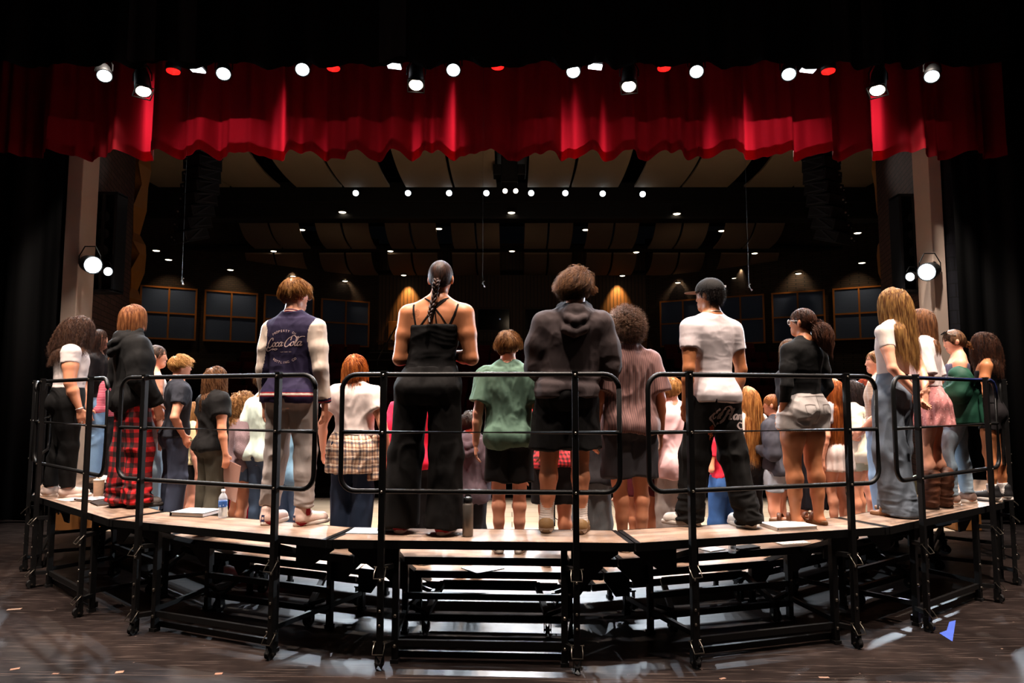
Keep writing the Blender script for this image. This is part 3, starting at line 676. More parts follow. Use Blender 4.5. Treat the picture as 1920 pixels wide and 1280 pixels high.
DECK = deck_mat()
def hw(y): return (R4 - y) * TH - 0.006
def rounded_rect(x0, x1, z0, z1, y, r=0.1, n=6):
    pts = []
    for cx, cz, a0 in ((x1 - r, z1 - r, 0), (x0 + r, z1 - r, 90), (x0 + r, z0 + r, 180), (x1 - r, z0 + r, 270)):
        for k in range(n + 1):
            a = R(a0 + 90 * k / n); pts.append((cx + r * math.cos(a), y, cz + r * math.sin(a)))
    return pts
def make_riser():
    t = thing('riser_section', 'x', 'choral riser')
    for row in (4, 3, 2, 1):
        y0 = (4 - row) * ROWD; y1 = y0 + DECKD; z = row * DZ
        def poly(ins, zz, yi=0.0): return [Vector((-hw(y0 + yi) + ins, y0 + yi, zz)), Vector((hw(y0 + yi) - ins, y0 + yi, zz)), Vector((hw(y1) - ins, y1 - yi, zz)), Vector((-hw(y1) + ins, y1 - yi, zz))]
        mb = MB(); mb.prism(poly(0.034, z - 0.02, 0.006), (0, 0, 0.02)); dk = build('deck', mb, DECK, parent=t)
        mb = MB(); q = poly(0, z - 0.052)
        for a, b2 in ((0, 1), (1, 2), (2, 3), (3, 0)):
            d = (q[(b2)] - q[a]).normalized(); nrm = Vector((-d.y, d.x, 0))
            w_ = 0.006 if a in (0, 2) else 0.034
            h_ = 0.054
            mb.prism([q[a], q[b2], q[b2] + nrm * w_, q[a] + nrm * w_], (0, 0, h_ if a in (0, 2) else 0.0525))
        mb.box((0, (y0 + y1) / 2, z - 0.045), (2 * hw(y1) - 0.1, 0.04, 0.03))
        build('edge_frame', mb, BLKM, parent=dk)
    def leg(x, y, z1, w=0.042):
        mb = MB(); mb.box((x, y, z1 / 2 + 0.01), (w, w, z1 - 0.02)); l = build('leg', mb, BLKM, parent=t, bevel=0.003)
        mb = MB(); mb.box((x, y, 0.012), (w + 0.012, w + 0.012, 0.024)); build('foot', mb, RUBBER, parent=l)
        for zz in (0.11, 0.30): build('bolt', MB().lathe([(0.012, 0), (0.012, 0.006), (0.006, 0.011)], 10, (x, y - w / 2, zz), Matrix.Rotation(PI / 2, 3, 'X')), BRASS, parent=l)
    for s in (-1, 1):
        leg(s * 0.55, 0.055, 0.735); leg(s * 0.60, 0.60, 0.54); leg(s * 0.58, 1.05, 0.34); leg(s * 0.52, 1.5, 0.145, 0.036)
    def bar(name, pts, w, h):
        mb = MB()
        for p, q in pts: mb.beam(p, q, w, h)
        build(name, mb, BLKM, parent=t)
    bar('cross_bar', [((-.55, .055, .125), (.55, .055, .125)), ((-.55, .09, .045), (.55, .09, .045))], 0.025, 0.04)
    bar('cross_bar', [((-.6, .6, .27), (.6, .6, .27)), ((-.6, .6, .12), (.6, .6, .12))], 0.03, 0.045)
    bar('cross_bar', [((-.52, 1.05, .235), (.52, 1.05, .235)), ((-.52, 1.5, .10), (.52, 1.5, .10))], 0.03, 0.035)
    for s in (-1, 1):
        bar('side_rail', [((s * .55, .055, .7), (s * .6, .6, .5)), ((s * .6, .6, .5), (s * .58, 1.05, .3)), ((s * .58, 1.05, .3), (s * .52, 1.5, .12)),
                          ((s * .55, .055, .16), (s * .6, .6, .16)), ((s * .6, .6, .16), (s * .58, 1.05, .14))], 0.028, 0.034)
        for row, yy, xo in ((4, 0.2, 0.0), (3, 0.62, 0.02), (2, 1.02, 0.04)):
            z = row * DZ - 0.052; x0 = s * (0.60 - xo); x1 = s * (hw(yy) - 0.05)
            p = [Vector((x0, yy, z)), Vector((x1, yy, z)), Vector((x1, yy, z - 0.06)), Vector((x0 + s * 0.12, yy, z - 0.19)), Vector((x0, yy, z - 0.19))]
            mb = MB(); mb.prism(p if s < 0 else p, (0, 0.012, 0))
            mb.box((x0 + s * .02, yy + 0.1, z - 0.02), (0.03, 0.22, 0.03)); build('gusset_plate', mb, BLKD, parent=t)
        # swivel casters of the middle frame
        for (x, y) in ((s * 0.44, 0.56), (s * 0.50, 1.12)):
            mb = MB(); mb.cyl((x - 0.016, y, 0.055), (x + 0.016, y, 0.055), 0.055, 20); c = build('caster', mb, RUBBER, parent=t, bevel=0.006)
            mb = MB(); mb.box((x - 0.024, y + 0.01, 0.1), (0.006, 0.05, 0.12)); mb.box((x + 0.024, y + 0.01, 0.1), (0.006, 0.05, 0.12)); mb.box((x, y + .01, 0.16), (0.06, 0.07, 0.012))
            mb.beam((x, y + .01, .16), (x + s * 0.12, y + .02, .2), 0.03, 0.03); build('caster_fork', mb, BLKM, parent=c)
            mb = MB(); mb.cyl((x - 0.028, y, 0.055), (x + 0.028, y, 0.055), 0.01, 10); build('axle', mb, BRASS, parent=c)
    # two-seat swing arm seen low in the middle
    bar('swing_arm', [((-.36, 0.85, .30), (.36, 0.85, .30)), ((-.36, .85, .3), (-.44, .56, .14)), ((.36, .85, .3), (.44, .56, .14))], 0.04, 0.034)
    return t
def make_rail():
    t = thing('guard_rail', 'x', 'guardrail'); y = 0.0
    loop = MB(); loop.tube(rounded_rect(-0.91, 0.91, 1.105, 1.865, y + 0.033), 0.0165, 10, closed=True); build('rail_loop', loop, BLKM, parent=t, smooth=True)
    mb = MB(); mb.cyl((-0.905, y + 0.033, 1.487), (0.905, y + 0.033, 1.487), 0.0155, 10); build('middle_rail', mb, BLKM, parent=t, smooth=True)
    for s in (-1, 1):
        x = s * 0.625; mb = MB(); mb.box((x, y, 0.98), (0.040, 0.036, 1.80)); p = build('post', mb, BLKM, parent=t, bevel=0.003)
        mb = MB(); mb.box((x, y, 1.885), (0.043, 0.039, 0.008)); build('post_cap', mb, RUBBER, parent=p)
        mb = MB(); mb.cyl((x - 0.017, y - .01, 0.036), (x + 0.017, y - .01, 0.036), 0.036, 18); build('wheel', mb, RUBBER, parent=p)
        mb = MB()
        for dx in (-0.024, 0.024): mb.box((x + dx, y, 0.065), (0.004, 0.04, 0.09))
        build('wheel_fork', mb, BLKM, parent=p)
        mb = MB(); mb.cyl((x - 0.03, y - .01, 0.036), (x + 0.03, y - .01, 0.036), 0.008, 8); build('axle', mb, BRASS, parent=p)
        for zz in (1.108, 1.487, 1.86, 0.36, 0.27, 0.55): build('bolt', MB().lathe([(0.009, 0), (0.009, 0.004), (0.004, 0.008)], 10, (x, y - 0.018, zz), Matrix.Rotation(PI / 2, 3, 'X')), BRASS, parent=p)
        for zz in (0.60, 0.135):
            mb = MB(); mb.tube([(x - 0.032, y + 0.0, zz + 0.03), (x - 0.036, y - 0.03, zz), (x - 0.034, y - 0.055, zz - 0.03), (x + 0.034, y - 0.055, zz - 0.03), (x + 0.036, y - 0.03, zz), (x + 0.032, y, zz + 0.03)], 0.0035, 6)
            mb.cyl((x - 0.045, y, zz + 0.03), (x + 0.045, y, zz + 0.03), 0.005, 8); build('locking_clip', mb, BRASS, parent=p)
        for zz in (0.62, 0.13): build('bracket', MB().beam((x, y, zz), (x - s * 0.07, y + 0.11, zz), 0.03, 0.03), BLKD, parent=p)
    return t
secs = [(-60, 'at the far left end, seen edge on'), (-41, 'second from left, under the curly haired woman'), (-22, 'under the plaid pyjamas and varsity jacket'), (-3, 'in the centre, nearest the camera'), (16, 'under the singer in the black cap'), (35, 'second from right, under the green jacket'), (54, 'at the far right end, seen edge on')]
r0 = make_riser(); g0 = make_rail()
for k, (a, l) in enumerate(secs):
    aa = R(a); pos = RC + Vector((math.sin(aa), -math.cos(aa), 0)) * R4; pos2 = RC + Vector((math.sin(aa), -math.cos(aa), 0)) * (R4 + 0.055)
    o = r0 if k == 0 else dup(r0); g = g0 if k == 0 else dup(g0)
    o.location = pos; o.rotation_euler = (0, 0, aa); o['label'] = 'four step black riser section with beige decks, ' + l; o['group'] = 'choral riser sections in an arc'
    g.location = pos2; g.rotation_euler = (0, 0, aa); g['label'] = 'black tubular guard rail, ' + l; g['group'] = 'guard rails along the top row'
    if a == 35:
        mb = MB(); mb.cyl((-0.6, 0.033, 1.8665), (0.6, 0.033, 1.8665), 0.0175, 10); mb.tube([(0.65, .033, 1.866), (0.80, .033, 1.866), (0.86, .033, 1.85), (.905, .033, 1.80), (.912, .033, 1.7)], 0.0178, 10)
        build('blue_band', mb, M('16204a', 0.35, name='blue_band'), parent=g, smooth=True)  # dark blue sleeve along the top rail and round its right corner
# small marks on the floor: worn spike tapes
def tape(px, py, w_, h_, rz, col, label, z=0.0035):
    p = at_z(px, py, 0.0); t = MB().box((0, 0, 0), (w_, h_, 0.002)); o = build('floor_tape', t, M(col, 0.7, var=0.3, vscale=40, name='spike_tape'), loc=(p.x, p.y, 0.0012)); o.rotation_euler = (0, 0, rz)
    tag(o, label, 'tape', 'worn tape marks on the stage floor')
for args in ((27, 1142, .1, .035, .3, '8d7463', 'worn tan tape mark on the floor at the far left'), (28, 1254, .05, .03, .5, '8f6a55', 'small tan tape mark near the bottom left corner'), (104, 1263, .04, .02, 0, '7c5b4a', 'faint tan tape mark right of the corner mark'),
             (224, 1260, .045, .035, .3, 'a3765e', 'square tan tape mark at the bottom left, in front of the rails'), (410, 1263, .045, .03, .2, '9a705b', 'tan tape mark at the bottom, below the second riser'), (1545, 1270, .06, .02, .0, 'a08070', 'pale scuffed tape at the bottom right'), (1355, 1272, .04, .02, .4, '8c6c5c', 'small scuffed tape at the bottom right of centre')):
    tape(*args)
bt = MB(); pts = [at_z(*q, 0.0) for q in ((1792, 1163), (1786, 1203), (1761, 1187), (1775, 1182), (1780, 1166))]; c = sum(pts, Vector()) / 5
bt.prism([q - c for q in pts][::-1], (0, 0, 0.002)); tag(build('floor_tape', bt, M('4058b0', 0.5, name='blue_tape_bright'), loc=(c.x, c.y, 0.0008)), 'torn blue tape mark on the floor at the right', 'tape')
ln = MB(); a = at_z(0, 1258, 0); b_ = at_z(960, 1276, 0); ln.beam((a.x - 3, a.y + 0.03, 0.0004), (4, b_.y - .06, 0.0004), 0.006, 0.001); tag(build('floor_seam', ln, M('4a3a33', 0.7, name='seam_wear')), 'thin worn seam line across the floor at the bottom', 'floor seam')
# ================================================================== BODIES: implicit surfaces meshed in numpy
F4 = np.float32
class Field:
    def __init__(s, lo, hi, h):
        s.h = h; s.lo = np.array(lo, F4); n = np.ceil((np.array(hi) - s.lo) / h).astype(int) + 1
        s.ax = [s.lo[i] + h * np.arange(n[i], dtype=F4) for i in range(3)]
        s.D = np.full(tuple(n), 0.2, F4)
    def sub(s, lo, hi):
        sl = []
        for i in range(3):
            a = int(np.searchsorted(s.ax[i], lo[i])); b = int(np.searchsorted(s.ax[i], hi[i])) + 1
            a = max(0, min(a, len(s.ax[i]) - 1)); b = max(a + 1, min(b, len(s.ax[i]))); sl.append(slice(a, b))
        X = s.ax[0][sl[0]][:, None, None]; Y = s.ax[1][sl[1]][None, :, None]; Z = s.ax[2][sl[2]][None, None, :]
        return tuple(sl), X, Y, Z
    def merge(s, sl, d, k):
        A = s.D[sl]
        if k <= 0: s.D[sl] = np.minimum(A, d); return
        hh = np.clip(0.5 + 0.5 * (A - d) / k, 0, 1); s.D[sl] = A * (1 - hh) + d * hh - k * hh * (1 - hh)
    def cone(s, a, b, ra, rb, k=0.02, sq=None, cut0=False, cut1=False):
        a = np.array(a, float); b = np.array(b, float); m = max(ra, rb) * (1.0 if sq is None else max(1, sq[1])) + k + 2 * s.h
        sl, X, Y, Z = s.sub(np.minimum(a, b) - m, np.maximum(a, b) + m); d = b - a; L2 = float(d @ d) + 1e-12
        px, py, pz = X - a[0], Y - a[1], Z - a[2]; tt = (px * d[0] + py * d[1] + pz * d[2]) / L2; t = np.clip(tt, 0, 1)
        qx, qy, qz = px - t * d[0], py - t * d[1], pz - t * d[2]
        r = ra + (rb - ra) * t
        if sq is not None:
            n, f = np.array(sq[0], float), sq[1]; c = (qx * n[0] + qy * n[1] + qz * n[2]) * (1 / f - 1); qx = qx + c * n[0]; qy = qy + c * n[1]; qz = qz + c * n[2]
            dist = (np.sqrt(qx * qx + qy * qy + qz * qz) - r) * min(1, f)
        else: dist = np.sqrt(qx * qx + qy * qy + qz * qz) - r
        L = math.sqrt(L2)
        if cut0: dist = np.maximum(dist, -tt * L)
        if cut1: dist = np.maximum(dist, (tt - 1) * L)
        s.merge(sl, dist.astype(F4), k)
    def ell(s, c, r, k=0.02, M3=None):
        c = np.array(c, float); r = np.array(r, float); m = r.max() + k + 2 * s.h
        sl, X, Y, Z = s.sub(c - m, c + m); x, y, z = X - c[0], Y - c[1], Z - c[2]
        if M3 is not None:
            Mi = np.array(M3).T
            x, y, z = Mi[0, 0] * x + Mi[0, 1] * y + Mi[0, 2] * z, Mi[1, 0] * x + Mi[1, 1] * y + Mi[1, 2] * z, Mi[2, 0] * x + Mi[2, 1] * y + Mi[2, 2] * z
        k0 = np.sqrt((x / r[0]) ** 2 + (y / r[1]) ** 2 + (z / r[2]) ** 2); k1 = np.sqrt((x / r[0] ** 2) ** 2 + (y / r[1] ** 2) ** 2 + (z / r[2] ** 2) ** 2) + 1e-6
        s.merge(sl, (k0 * (k0 - 1) / k1).astype(F4), k)
    def loft(s, secs, off, k=0.02, p=2.3, top=True):
        secs = sorted(secs); zs = np.array([q[0] for q in secs]); z0, z1 = zs[0], zs[-1]
        m = max(max(q[1], q[2]) for q in secs) + 0.25
        sl, X, Y, Z = s.sub((-m - 0.3, -m - 0.5, z0 - 0.03), (m + 0.3, m + 0.5, z1 + 0.03)); z = Z[0, 0, :]
        zc = np.clip(z, z0, z1)
        def ip(i):
            v = np.interp(zc, zs, np.array([q[i] for q in secs]))
            return v
        rx, ry, cy = ip(1), ip(2), ip(3); ox, oy = off(zc)
        ker = np.ones(5) / 5
        if len(rx) > 8:
            sm = lambda v: np.convolve(np.pad(v, 2, 'edge'), ker, 'valid')
            rx, ry, cy = sm(rx), sm(ry), sm(cy)
        R3 = lambda v: v[None, None, :]
        rho = ((np.abs(X - R3(ox)) / R3(rx)) ** p + (np.abs(Y - R3(oy + cy)) / R3(ry)) ** p) ** (1 / p)
        d = (rho - 1) * R3(np.minimum(rx, ry)); cap = R3(np.maximum(z0 - z, z - z1)); e = 0.012
        hh = np.clip(0.5 + 0.5 * (cap - d) / e, 0, 1); d = d * (1 - hh) + cap * hh + e * hh * (1 - hh)
        s.merge(sl, d.astype(F4), k)
    def cut_below(s, z, n=None): # remove everything below a height (or a wavy height array)
        Z = s.ax[2][None, None, :]; s.D = np.maximum(s.D, (z - Z).astype(F4) if n is None else (n(s.ax[0][:, None, None], s.ax[1][None, :, None]) - Z).astype(F4))
    def mesh(s):
        D = s.D
        for i in range(3):
            idx = [slice(None)] * 3; idx[i] = 0; D[tuple(idx)] = 0.1; idx[i] = -1; D[tuple(idx)] = 0.1
        S = D < 0; nx, ny, nz = D.shape
        c = np.zeros((nx - 1, ny - 1, nz - 1), np.int8); cor = [(a, b, e) for a in (0, 1) for b in (0, 1) for e in (0, 1)]
        for a, b, e in cor: c += S[a:nx - 1 + a, b:ny - 1 + b, e:nz - 1 + e]
        act = (c > 0) & (c < 8); I = np.argwhere(act); ids = np.full(act.shape, -1, np.int32); ids[act] = np.arange(len(I), dtype=np.int32)
        V = np.stack([D[I[:, 0] + a, I[:, 1] + b, I[:, 2] + e] for a, b, e in cor], 1); acc = np.zeros((len(I), 3)); cnt = np.zeros(len(I))
        for p in range(8):
            for q in range(p + 1, 8):
                A, B = np.array(cor[p]), np.array(cor[q])
                if abs(A - B).sum() != 1: continue
                va, vb = V[:, p], V[:, q]; m = (va < 0) != (vb < 0); t = np.where(m, va / np.where(m, va - vb, 1), 0)
                acc += (m[:, None]) * (A + t[:, None] * (B - A)); cnt += m
        P = s.lo + s.h * (I + acc / cnt[:, None]); Q = []
        for ax in range(3):
            o = [1, 2, 0][ax], [2, 0, 1][ax]
            lo = [slice(1, -1)] * 3; hi = [slice(1, -1)] * 3; lo[ax] = slice(0, -1); hi[ax] = slice(1, None)
            m = S[tuple(lo)] != S[tuple(hi)]; J = np.argwhere(m); base = J.copy()
            up = [np.zeros(3, int), np.zeros(3, int)]; up[0][o[0]] = 1; up[1][o[1]] = 1
            g = lambda dd: ids[base[:, 0] + dd[0], base[:, 1] + dd[1], base[:, 2] + dd[2]]
            q = np.stack([g(up[0] * 0), g(up[0]), g(up[0] + up[1]), g(up[1])], 1)
            ins = S[tuple(lo)][m]; q[~ins] = q[~ins][:, ::-1]; Q.append(q)
        Q = np.concatenate(Q); Q = Q[(Q >= 0).all(1)]
        return P, Q
_rt = np.random.RandomState(5).rand(32, 32, 32).astype(F4) * 2 - 1
def vn(P):
    P = np.asarray(P, float); i = np.floor(P).astype(int); f = P - i; f = f * f * (3 - 2 * f); r = 0
    for a in (0, 1):
        wa = f[:, 0] if a else 1 - f[:, 0]
        for b in (0, 1):
            wb = f[:, 1] if b else 1 - f[:, 1]
            for c in (0, 1):
                wc = f[:, 2] if c else 1 - f[:, 2]
                r = r + wa * wb * wc * _rt[(i[:, 0] + a) % 32, (i[:, 1] + b) % 32, (i[:, 2] + c) % 32]
    return r
def vnormals(P, Q):
    n = np.cross(P[Q[:, 2]] - P[Q[:, 0]], P[Q[:, 3]] - P[Q[:, 1]]); N_ = np.zeros_like(P)
    for k in range(4): np.add.at(N_, Q[:, k], n)
    return N_ / (np.linalg.norm(N_, axis=1, keepdims=True) + 1e-9)
def relax(P, Q, it=1, w_=0.5):
    for _ in range(it):
        S_ = np.zeros_like(P); c = np.zeros(len(P))
        for a, b in ((0, 1), (1, 2), (2, 3), (3, 0)):
            np.add.at(S_, Q[:, a], P[Q[:, b]]); np.add.at(S_, Q[:, b], P[Q[:, a]]); np.add.at(c, Q[:, a], 1); np.add.at(c, Q[:, b], 1)
        P = P * (1 - w_) + w_ * S_ / np.maximum(c, 1)[:, None]
    return P
def folds(P, sc, amp, seed=0, ridge=True, sharp=1.0):
    """creases: ridged noise, squeezed along the directions given by sc (per metre)"""
    q = P * np.array(sc) + seed * 7.31; wv = np.stack([vn(q * 0.5 + 3), vn(q * 0.5 + 9), vn(q * 0.5 + 17)], 1)
    n = vn(q + wv * 0.9)
    if ridge: n = (1 - 2.2 * np.abs(n)) ** 1; n = np.clip(n, -0.6, 1)
    return amp * n
def fast_mesh(name, P, Q, mats, parent, smooth=True, mi=None):
    me = bpy.data.meshes.new(name); nv = len(P); w_ = Q.shape[1]
    me.vertices.add(nv); me.vertices.foreach_set('co', np.asarray(P, F4).ravel())
    me.loops.add(Q.size); me.loops.foreach_set('vertex_index', np.asarray(Q, np.int32).ravel())
    me.polygons.add(len(Q)); me.polygons.foreach_set('loop_start', np.arange(0, Q.size, w_, dtype=np.int32)); me.polygons.foreach_set('loop_total', np.full(len(Q), w_, np.int32))
    if not isinstance(mats, (list, tuple)): mats = [mats]
    for m in mats: me.materials.append(m)
    if mi is not None: me.polygons.foreach_set('material_index', np.asarray(mi, np.int32))
    me.polygons.foreach_set('use_smooth', np.full(len(Q), smooth)); me.update(calc_edges=True); me.validate()
    o = bpy.data.objects.new(name, me); return link(o, parent)

# ---- colours of skin, hair and cloth
def skin_mat(col):
    key = ('skin', col)
    if key in _mats: return _mats[key]
    m, nt, b = new_mat('skin'); c = lin(hexc(col)); tc = N(nt, 'ShaderNodeTexCoord'); nz = N(nt, 'ShaderNodeTexNoise'); nz.inputs['Scale'].default_value = 9; nz.inputs['Detail'].default_value = 4
    nt.links.new(tc.outputs['Object'], nz.inputs['Vector'])
    nt.links.new(mixc(nt, nz.outputs[0], tuple(v * k for v, k in zip(c, (0.92, 0.84, 0.82))) + (1,), tuple(min(1, v * 1.1) for v in c) + (1,)), b.inputs['Base Color'])
    b.inputs['Roughness'].default_value = 0.48; b.inputs['Specular IOR Level'].default_value = 0.4
    b.inputs['Subsurface Weight'].default_value = 0.0
    _mats[key] = m; return m
def hair_mat(c1, c2):
    key = ('hair', c1, c2)
    if key in _mats: return _mats[key]
    m, nt, b = new_mat('hair'); tc = N(nt, 'ShaderNodeTexCoord'); nz = N(nt, 'ShaderNodeTexNoise'); nz.inputs['Scale'].default_value = 70; nz.inputs['Detail'].default_value = 3
    mp = N(nt, 'ShaderNodeMapping'); mp.inputs['Scale'].default_value = (1, 1, 0.15); nt.links.new(tc.outputs['Object'], mp.inputs[0]); nt.links.new(mp.outputs[0], nz.inputs['Vector'])
    c = ramp(nt, nz.outputs[0], [(0.35, c1), (0.65, c2)]); nt.links.new(c, b.inputs['Base Color']); b.inputs['Roughness'].default_value = 0.5; b.inputs['Specular IOR Level'].default_value = 0.35; bp = N(nt, 'ShaderNodeBump'); bp.inputs['Strength'].default_value = 0.8; bp.inputs['Distance'].default_value = 0.004; nt.links.new(nz.outputs[0], bp.inputs['Height']); nt.links.new(bp.outputs[0], b.inputs['Normal'])
    tr = N(nt, 'ShaderNodeBsdfTranslucent'); nt.links.new(c, tr.inputs[0]); mx = N(nt, 'ShaderNodeMixShader'); mx.inputs[0].default_value = 0.28
    out = nt.nodes['Material Output']; nt.links.new(b.outputs[0], mx.inputs[1]); nt.links.new(tr.outputs[0], mx.inputs[2]); nt.links.new(mx.outputs[0], out.inputs[0])
    _mats[key] = m; return m
def cloth(col, rough=0.85, var=0.12, bump=0.35, sheen=0.15, translucent=0.0):
    key = ('cloth', col, rough, var, bump)
    if key in _mats: return _mats[key]
    m, nt, b = new_mat('woven_cloth'); c = lin(hexc(col)); b.inputs['Roughness'].default_value = rough; b.inputs['Specular IOR Level'].default_value = 0.2
    tc = N(nt, 'ShaderNodeTexCoord'); mp = N(nt, 'ShaderNodeMapping'); mp.inputs['Scale'].default_value = (1, 1, .5); nt.links.new(tc.outputs['Object'], mp.inputs[0])
    n1 = N(nt, 'ShaderNodeTexNoise'); n1.inputs['Scale'].default_value = 14; n1.inputs['Detail'].default_value = 4; nt.links.new(mp.outputs[0], n1.inputs['Vector'])
    nt.links.new(mixc(nt, n1.outputs[0], tuple(v * (1 - var) for v in c) + (1,), tuple(min(1, v * (1 + var)) for v in c) + (1,)), b.inputs['Base Color'])
    n2 = N(nt, 'ShaderNodeTexNoise'); n2.inputs['Scale'].default_value = 10; n2.inputs['Detail'].default_value = 2; n2.inputs['Distortion'].default_value = 0.4; nt.links.new(mp.outputs[0], n2.inputs['Vector'])
    rd = math_node(nt, 'SUBTRACT', 1.0, math_node(nt, 'ABSOLUTE', math_node(nt, 'MULTIPLY', math_node(nt, 'SUBTRACT', n2.outputs[0], 0.5), 5.0)))
    n3 = N(nt, 'ShaderNodeTexNoise'); n3.inputs['Scale'].default_value = 420; nt.links.new(tc.outputs['Object'], n3.inputs['Vector'])
    hgt = math_node(nt, 'ADD', math_node(nt, 'MULTIPLY', rd, min(.6, bump * 1.6)), math_node(nt, 'MULTIPLY', n3.outputs[0], 0.12))
    bp = N(nt, 'ShaderNodeBump'); bp.inputs['Strength'].default_value = 0.26; bp.inputs['Distance'].default_value = 0.012; nt.links.new(hgt, bp.inputs['Height']); nt.links.new(bp.outputs[0], b.inputs['Normal'])
    _mats[key] = m; return m
def denim(col, var=0.35):
    key = ('denim', col)
    if key in _mats: return _mats[key]
    m, nt, b = new_mat('denim'); c = lin(hexc(col)); tc = N(nt, 'ShaderNodeTexCoord'); nz = N(nt, 'ShaderNodeTexNoise'); nz.inputs['Scale'].default_value = 7; nz.inputs['Detail'].default_value = 6
    nt.links.new(tc.outputs['Object'], nz.inputs['Vector']); mp = N(nt, 'ShaderNodeMapping'); mp.inputs['Scale'].default_value = (260, 260, 50); nt.links.new(tc.outputs['Object'], mp.inputs[0])
    n2 = N(nt, 'ShaderNodeTexNoise'); n2.inputs['Scale'].default_value = 1; nt.links.new(mp.outputs[0], n2.inputs['Vector'])
    a = mixc(nt, nz.outputs[0], tuple(v * (1 - var) for v in c) + (1,), tuple(min(1, v * (1 + var)) for v in c) + (1,))
    a = mixc(nt, math_node(nt, 'MULTIPLY', n2.outputs[0], 0.25), a, tuple(min(1, v * 2.2) for v in c) + (1,))
    nt.links.new(a, b.inputs['Base Color']); b.inputs['Roughness'].default_value = 0.85; b.inputs['Specular IOR Level'].default_value = 0.2
    bp = N(nt, 'ShaderNodeBump'); bp.inputs['Strength'].default_value = 0.2; bp.inputs['Distance'].default_value = 0.002; nt.links.new(n2.outputs[0], bp.inputs['Height']); nt.links.new(bp.outputs[0], b.inputs['Normal'])
    _mats[key] = m; return m
def uvw(nt, k=0.75, warp=0.03):
    tc = N(nt, 'ShaderNodeTexCoord'); sx = N(nt, 'ShaderNodeSeparateXYZ'); nt.links.new(tc.outputs['Object'], sx.inputs[0])
    nz = N(nt, 'ShaderNodeTexNoise'); nz.inputs['Scale'].default_value = 9; nt.links.new(tc.outputs['Object'], nz.inputs['Vector'])
    w1 = math_node(nt, 'MULTIPLY', math_node(nt, 'SUBTRACT', nz.outputs[0], 0.5), warp)
    u = math_node(nt, 'ADD', math_node(nt, 'ADD', sx.outputs[0], math_node(nt, 'MULTIPLY', sx.outputs[1], k)), w1)
    v = math_node(nt, 'ADD', sx.outputs[2], w1); return u, v
def band(nt, x, period, frac, ph=0.0):
    f = math_node(nt, 'FRACT', math_node(nt, 'ADD', math_node(nt, 'DIVIDE', x, period), ph)); return math_node(nt, 'LESS_THAN', f, frac)
def buffalo(c1='c01018', c2='14090a', mid='5e0a0e', period=0.085):
    m, nt, b = new_mat('buffalo_plaid'); u, v = uvw(nt); a = band(nt, u, period, 0.5); c = band(nt, v, period, 0.5)
    s = math_node(nt, 'MULTIPLY', math_node(nt, 'ADD', a, c), 0.5)
    nt.links.new(ramp(nt, s, [(0.0, c1), (0.5, mid), (1.0, c2)]), b.inputs['Base Color']); b.inputs['Roughness'].default_value = 0.85; return m
def tattersall():
    m, nt, b = new_mat('flannel_plaid'); u, v = uvw(nt)
    base = hexc('d8b496'); nt_c = N(nt, 'ShaderNodeRGB'); nt_c.outputs[0].default_value = lin(base) + (1,)
    c = nt_c.outputs[0]
    for x in (u, v):
        for per, fr, ph, col, al in ((0.06, 0.24, 0.0, '232a44', .66), (0.06, 0.10, 0.42, '7c3a22', .6), (0.06, 0.08, 0.62, 'f4e6d4', .75), (0.06, 0.06, 0.8, '2c3348', .5)):
            c = mixc(nt, math_node(nt, 'MULTIPLY', band(nt, x, per, fr, ph), al), c, col)
    nt.links.new(c, b.inputs['Base Color']); b.inputs['Roughness'].default_value = 0.9; return m
def stripes(c1, c2, period, frac, axis='v', rough=0.85):
    m, nt, b = new_mat('striped_cloth'); u, v = uvw(nt, 0.6 if axis == 'v' else 0.1, 0.004); f = band(nt, v if axis == 'v' else u, period, frac)
    nt.links.new(mixc(nt, f, c1, c2), b.inputs['Base Color']); b.inputs['Roughness'].default_value = rough; b.inputs['Sheen Weight'].default_value = 0.1; return m
def camo():
    m, nt, b = new_mat('camouflage'); tc = N(nt, 'ShaderNodeTexCoord'); nz = N(nt, 'ShaderNodeTexNoise'); nz.inputs['Scale'].default_value = 11; nz.inputs['Detail'].default_value = 1; nt.links.new(tc.outputs['Object'], nz.inputs['Vector'])
    r = ramp(nt, nz.outputs[0], [(0.40, '20231a'), (0.44, '474a34'), (0.52, '6e6b50'), (0.6, '2f3324')]); nt.nodes[-1].color_ramp.interpolation = 'CONSTANT'
    nt.links.new(r, b.inputs['Base Color']); b.inputs['Roughness'].default_value = 0.9; return m
def floral(c0, c1, c2, sc=26):
    m, nt, b = new_mat('printed_cloth'); tc = N(nt, 'ShaderNodeTexCoord'); vo = N(nt, 'ShaderNodeTexVoronoi'); vo.inputs['Scale'].default_value = sc; nt.links.new(tc.outputs['Object'], vo.inputs['Vector'])
    a = ramp(nt, vo.outputs['Distance'], [(0.28, (1, 1, 1)), (0.34, (0, 0, 0))]); h = N(nt, 'ShaderNodeSeparateColor'); nt.links.new(vo.outputs['Color'], h.inputs[0])
    nt.links.new(mixc(nt, a, c0, mixc(nt, h.outputs[0], c1, c2)), b.inputs['Base Color']); b.inputs['Roughness'].default_value = 0.85; return m

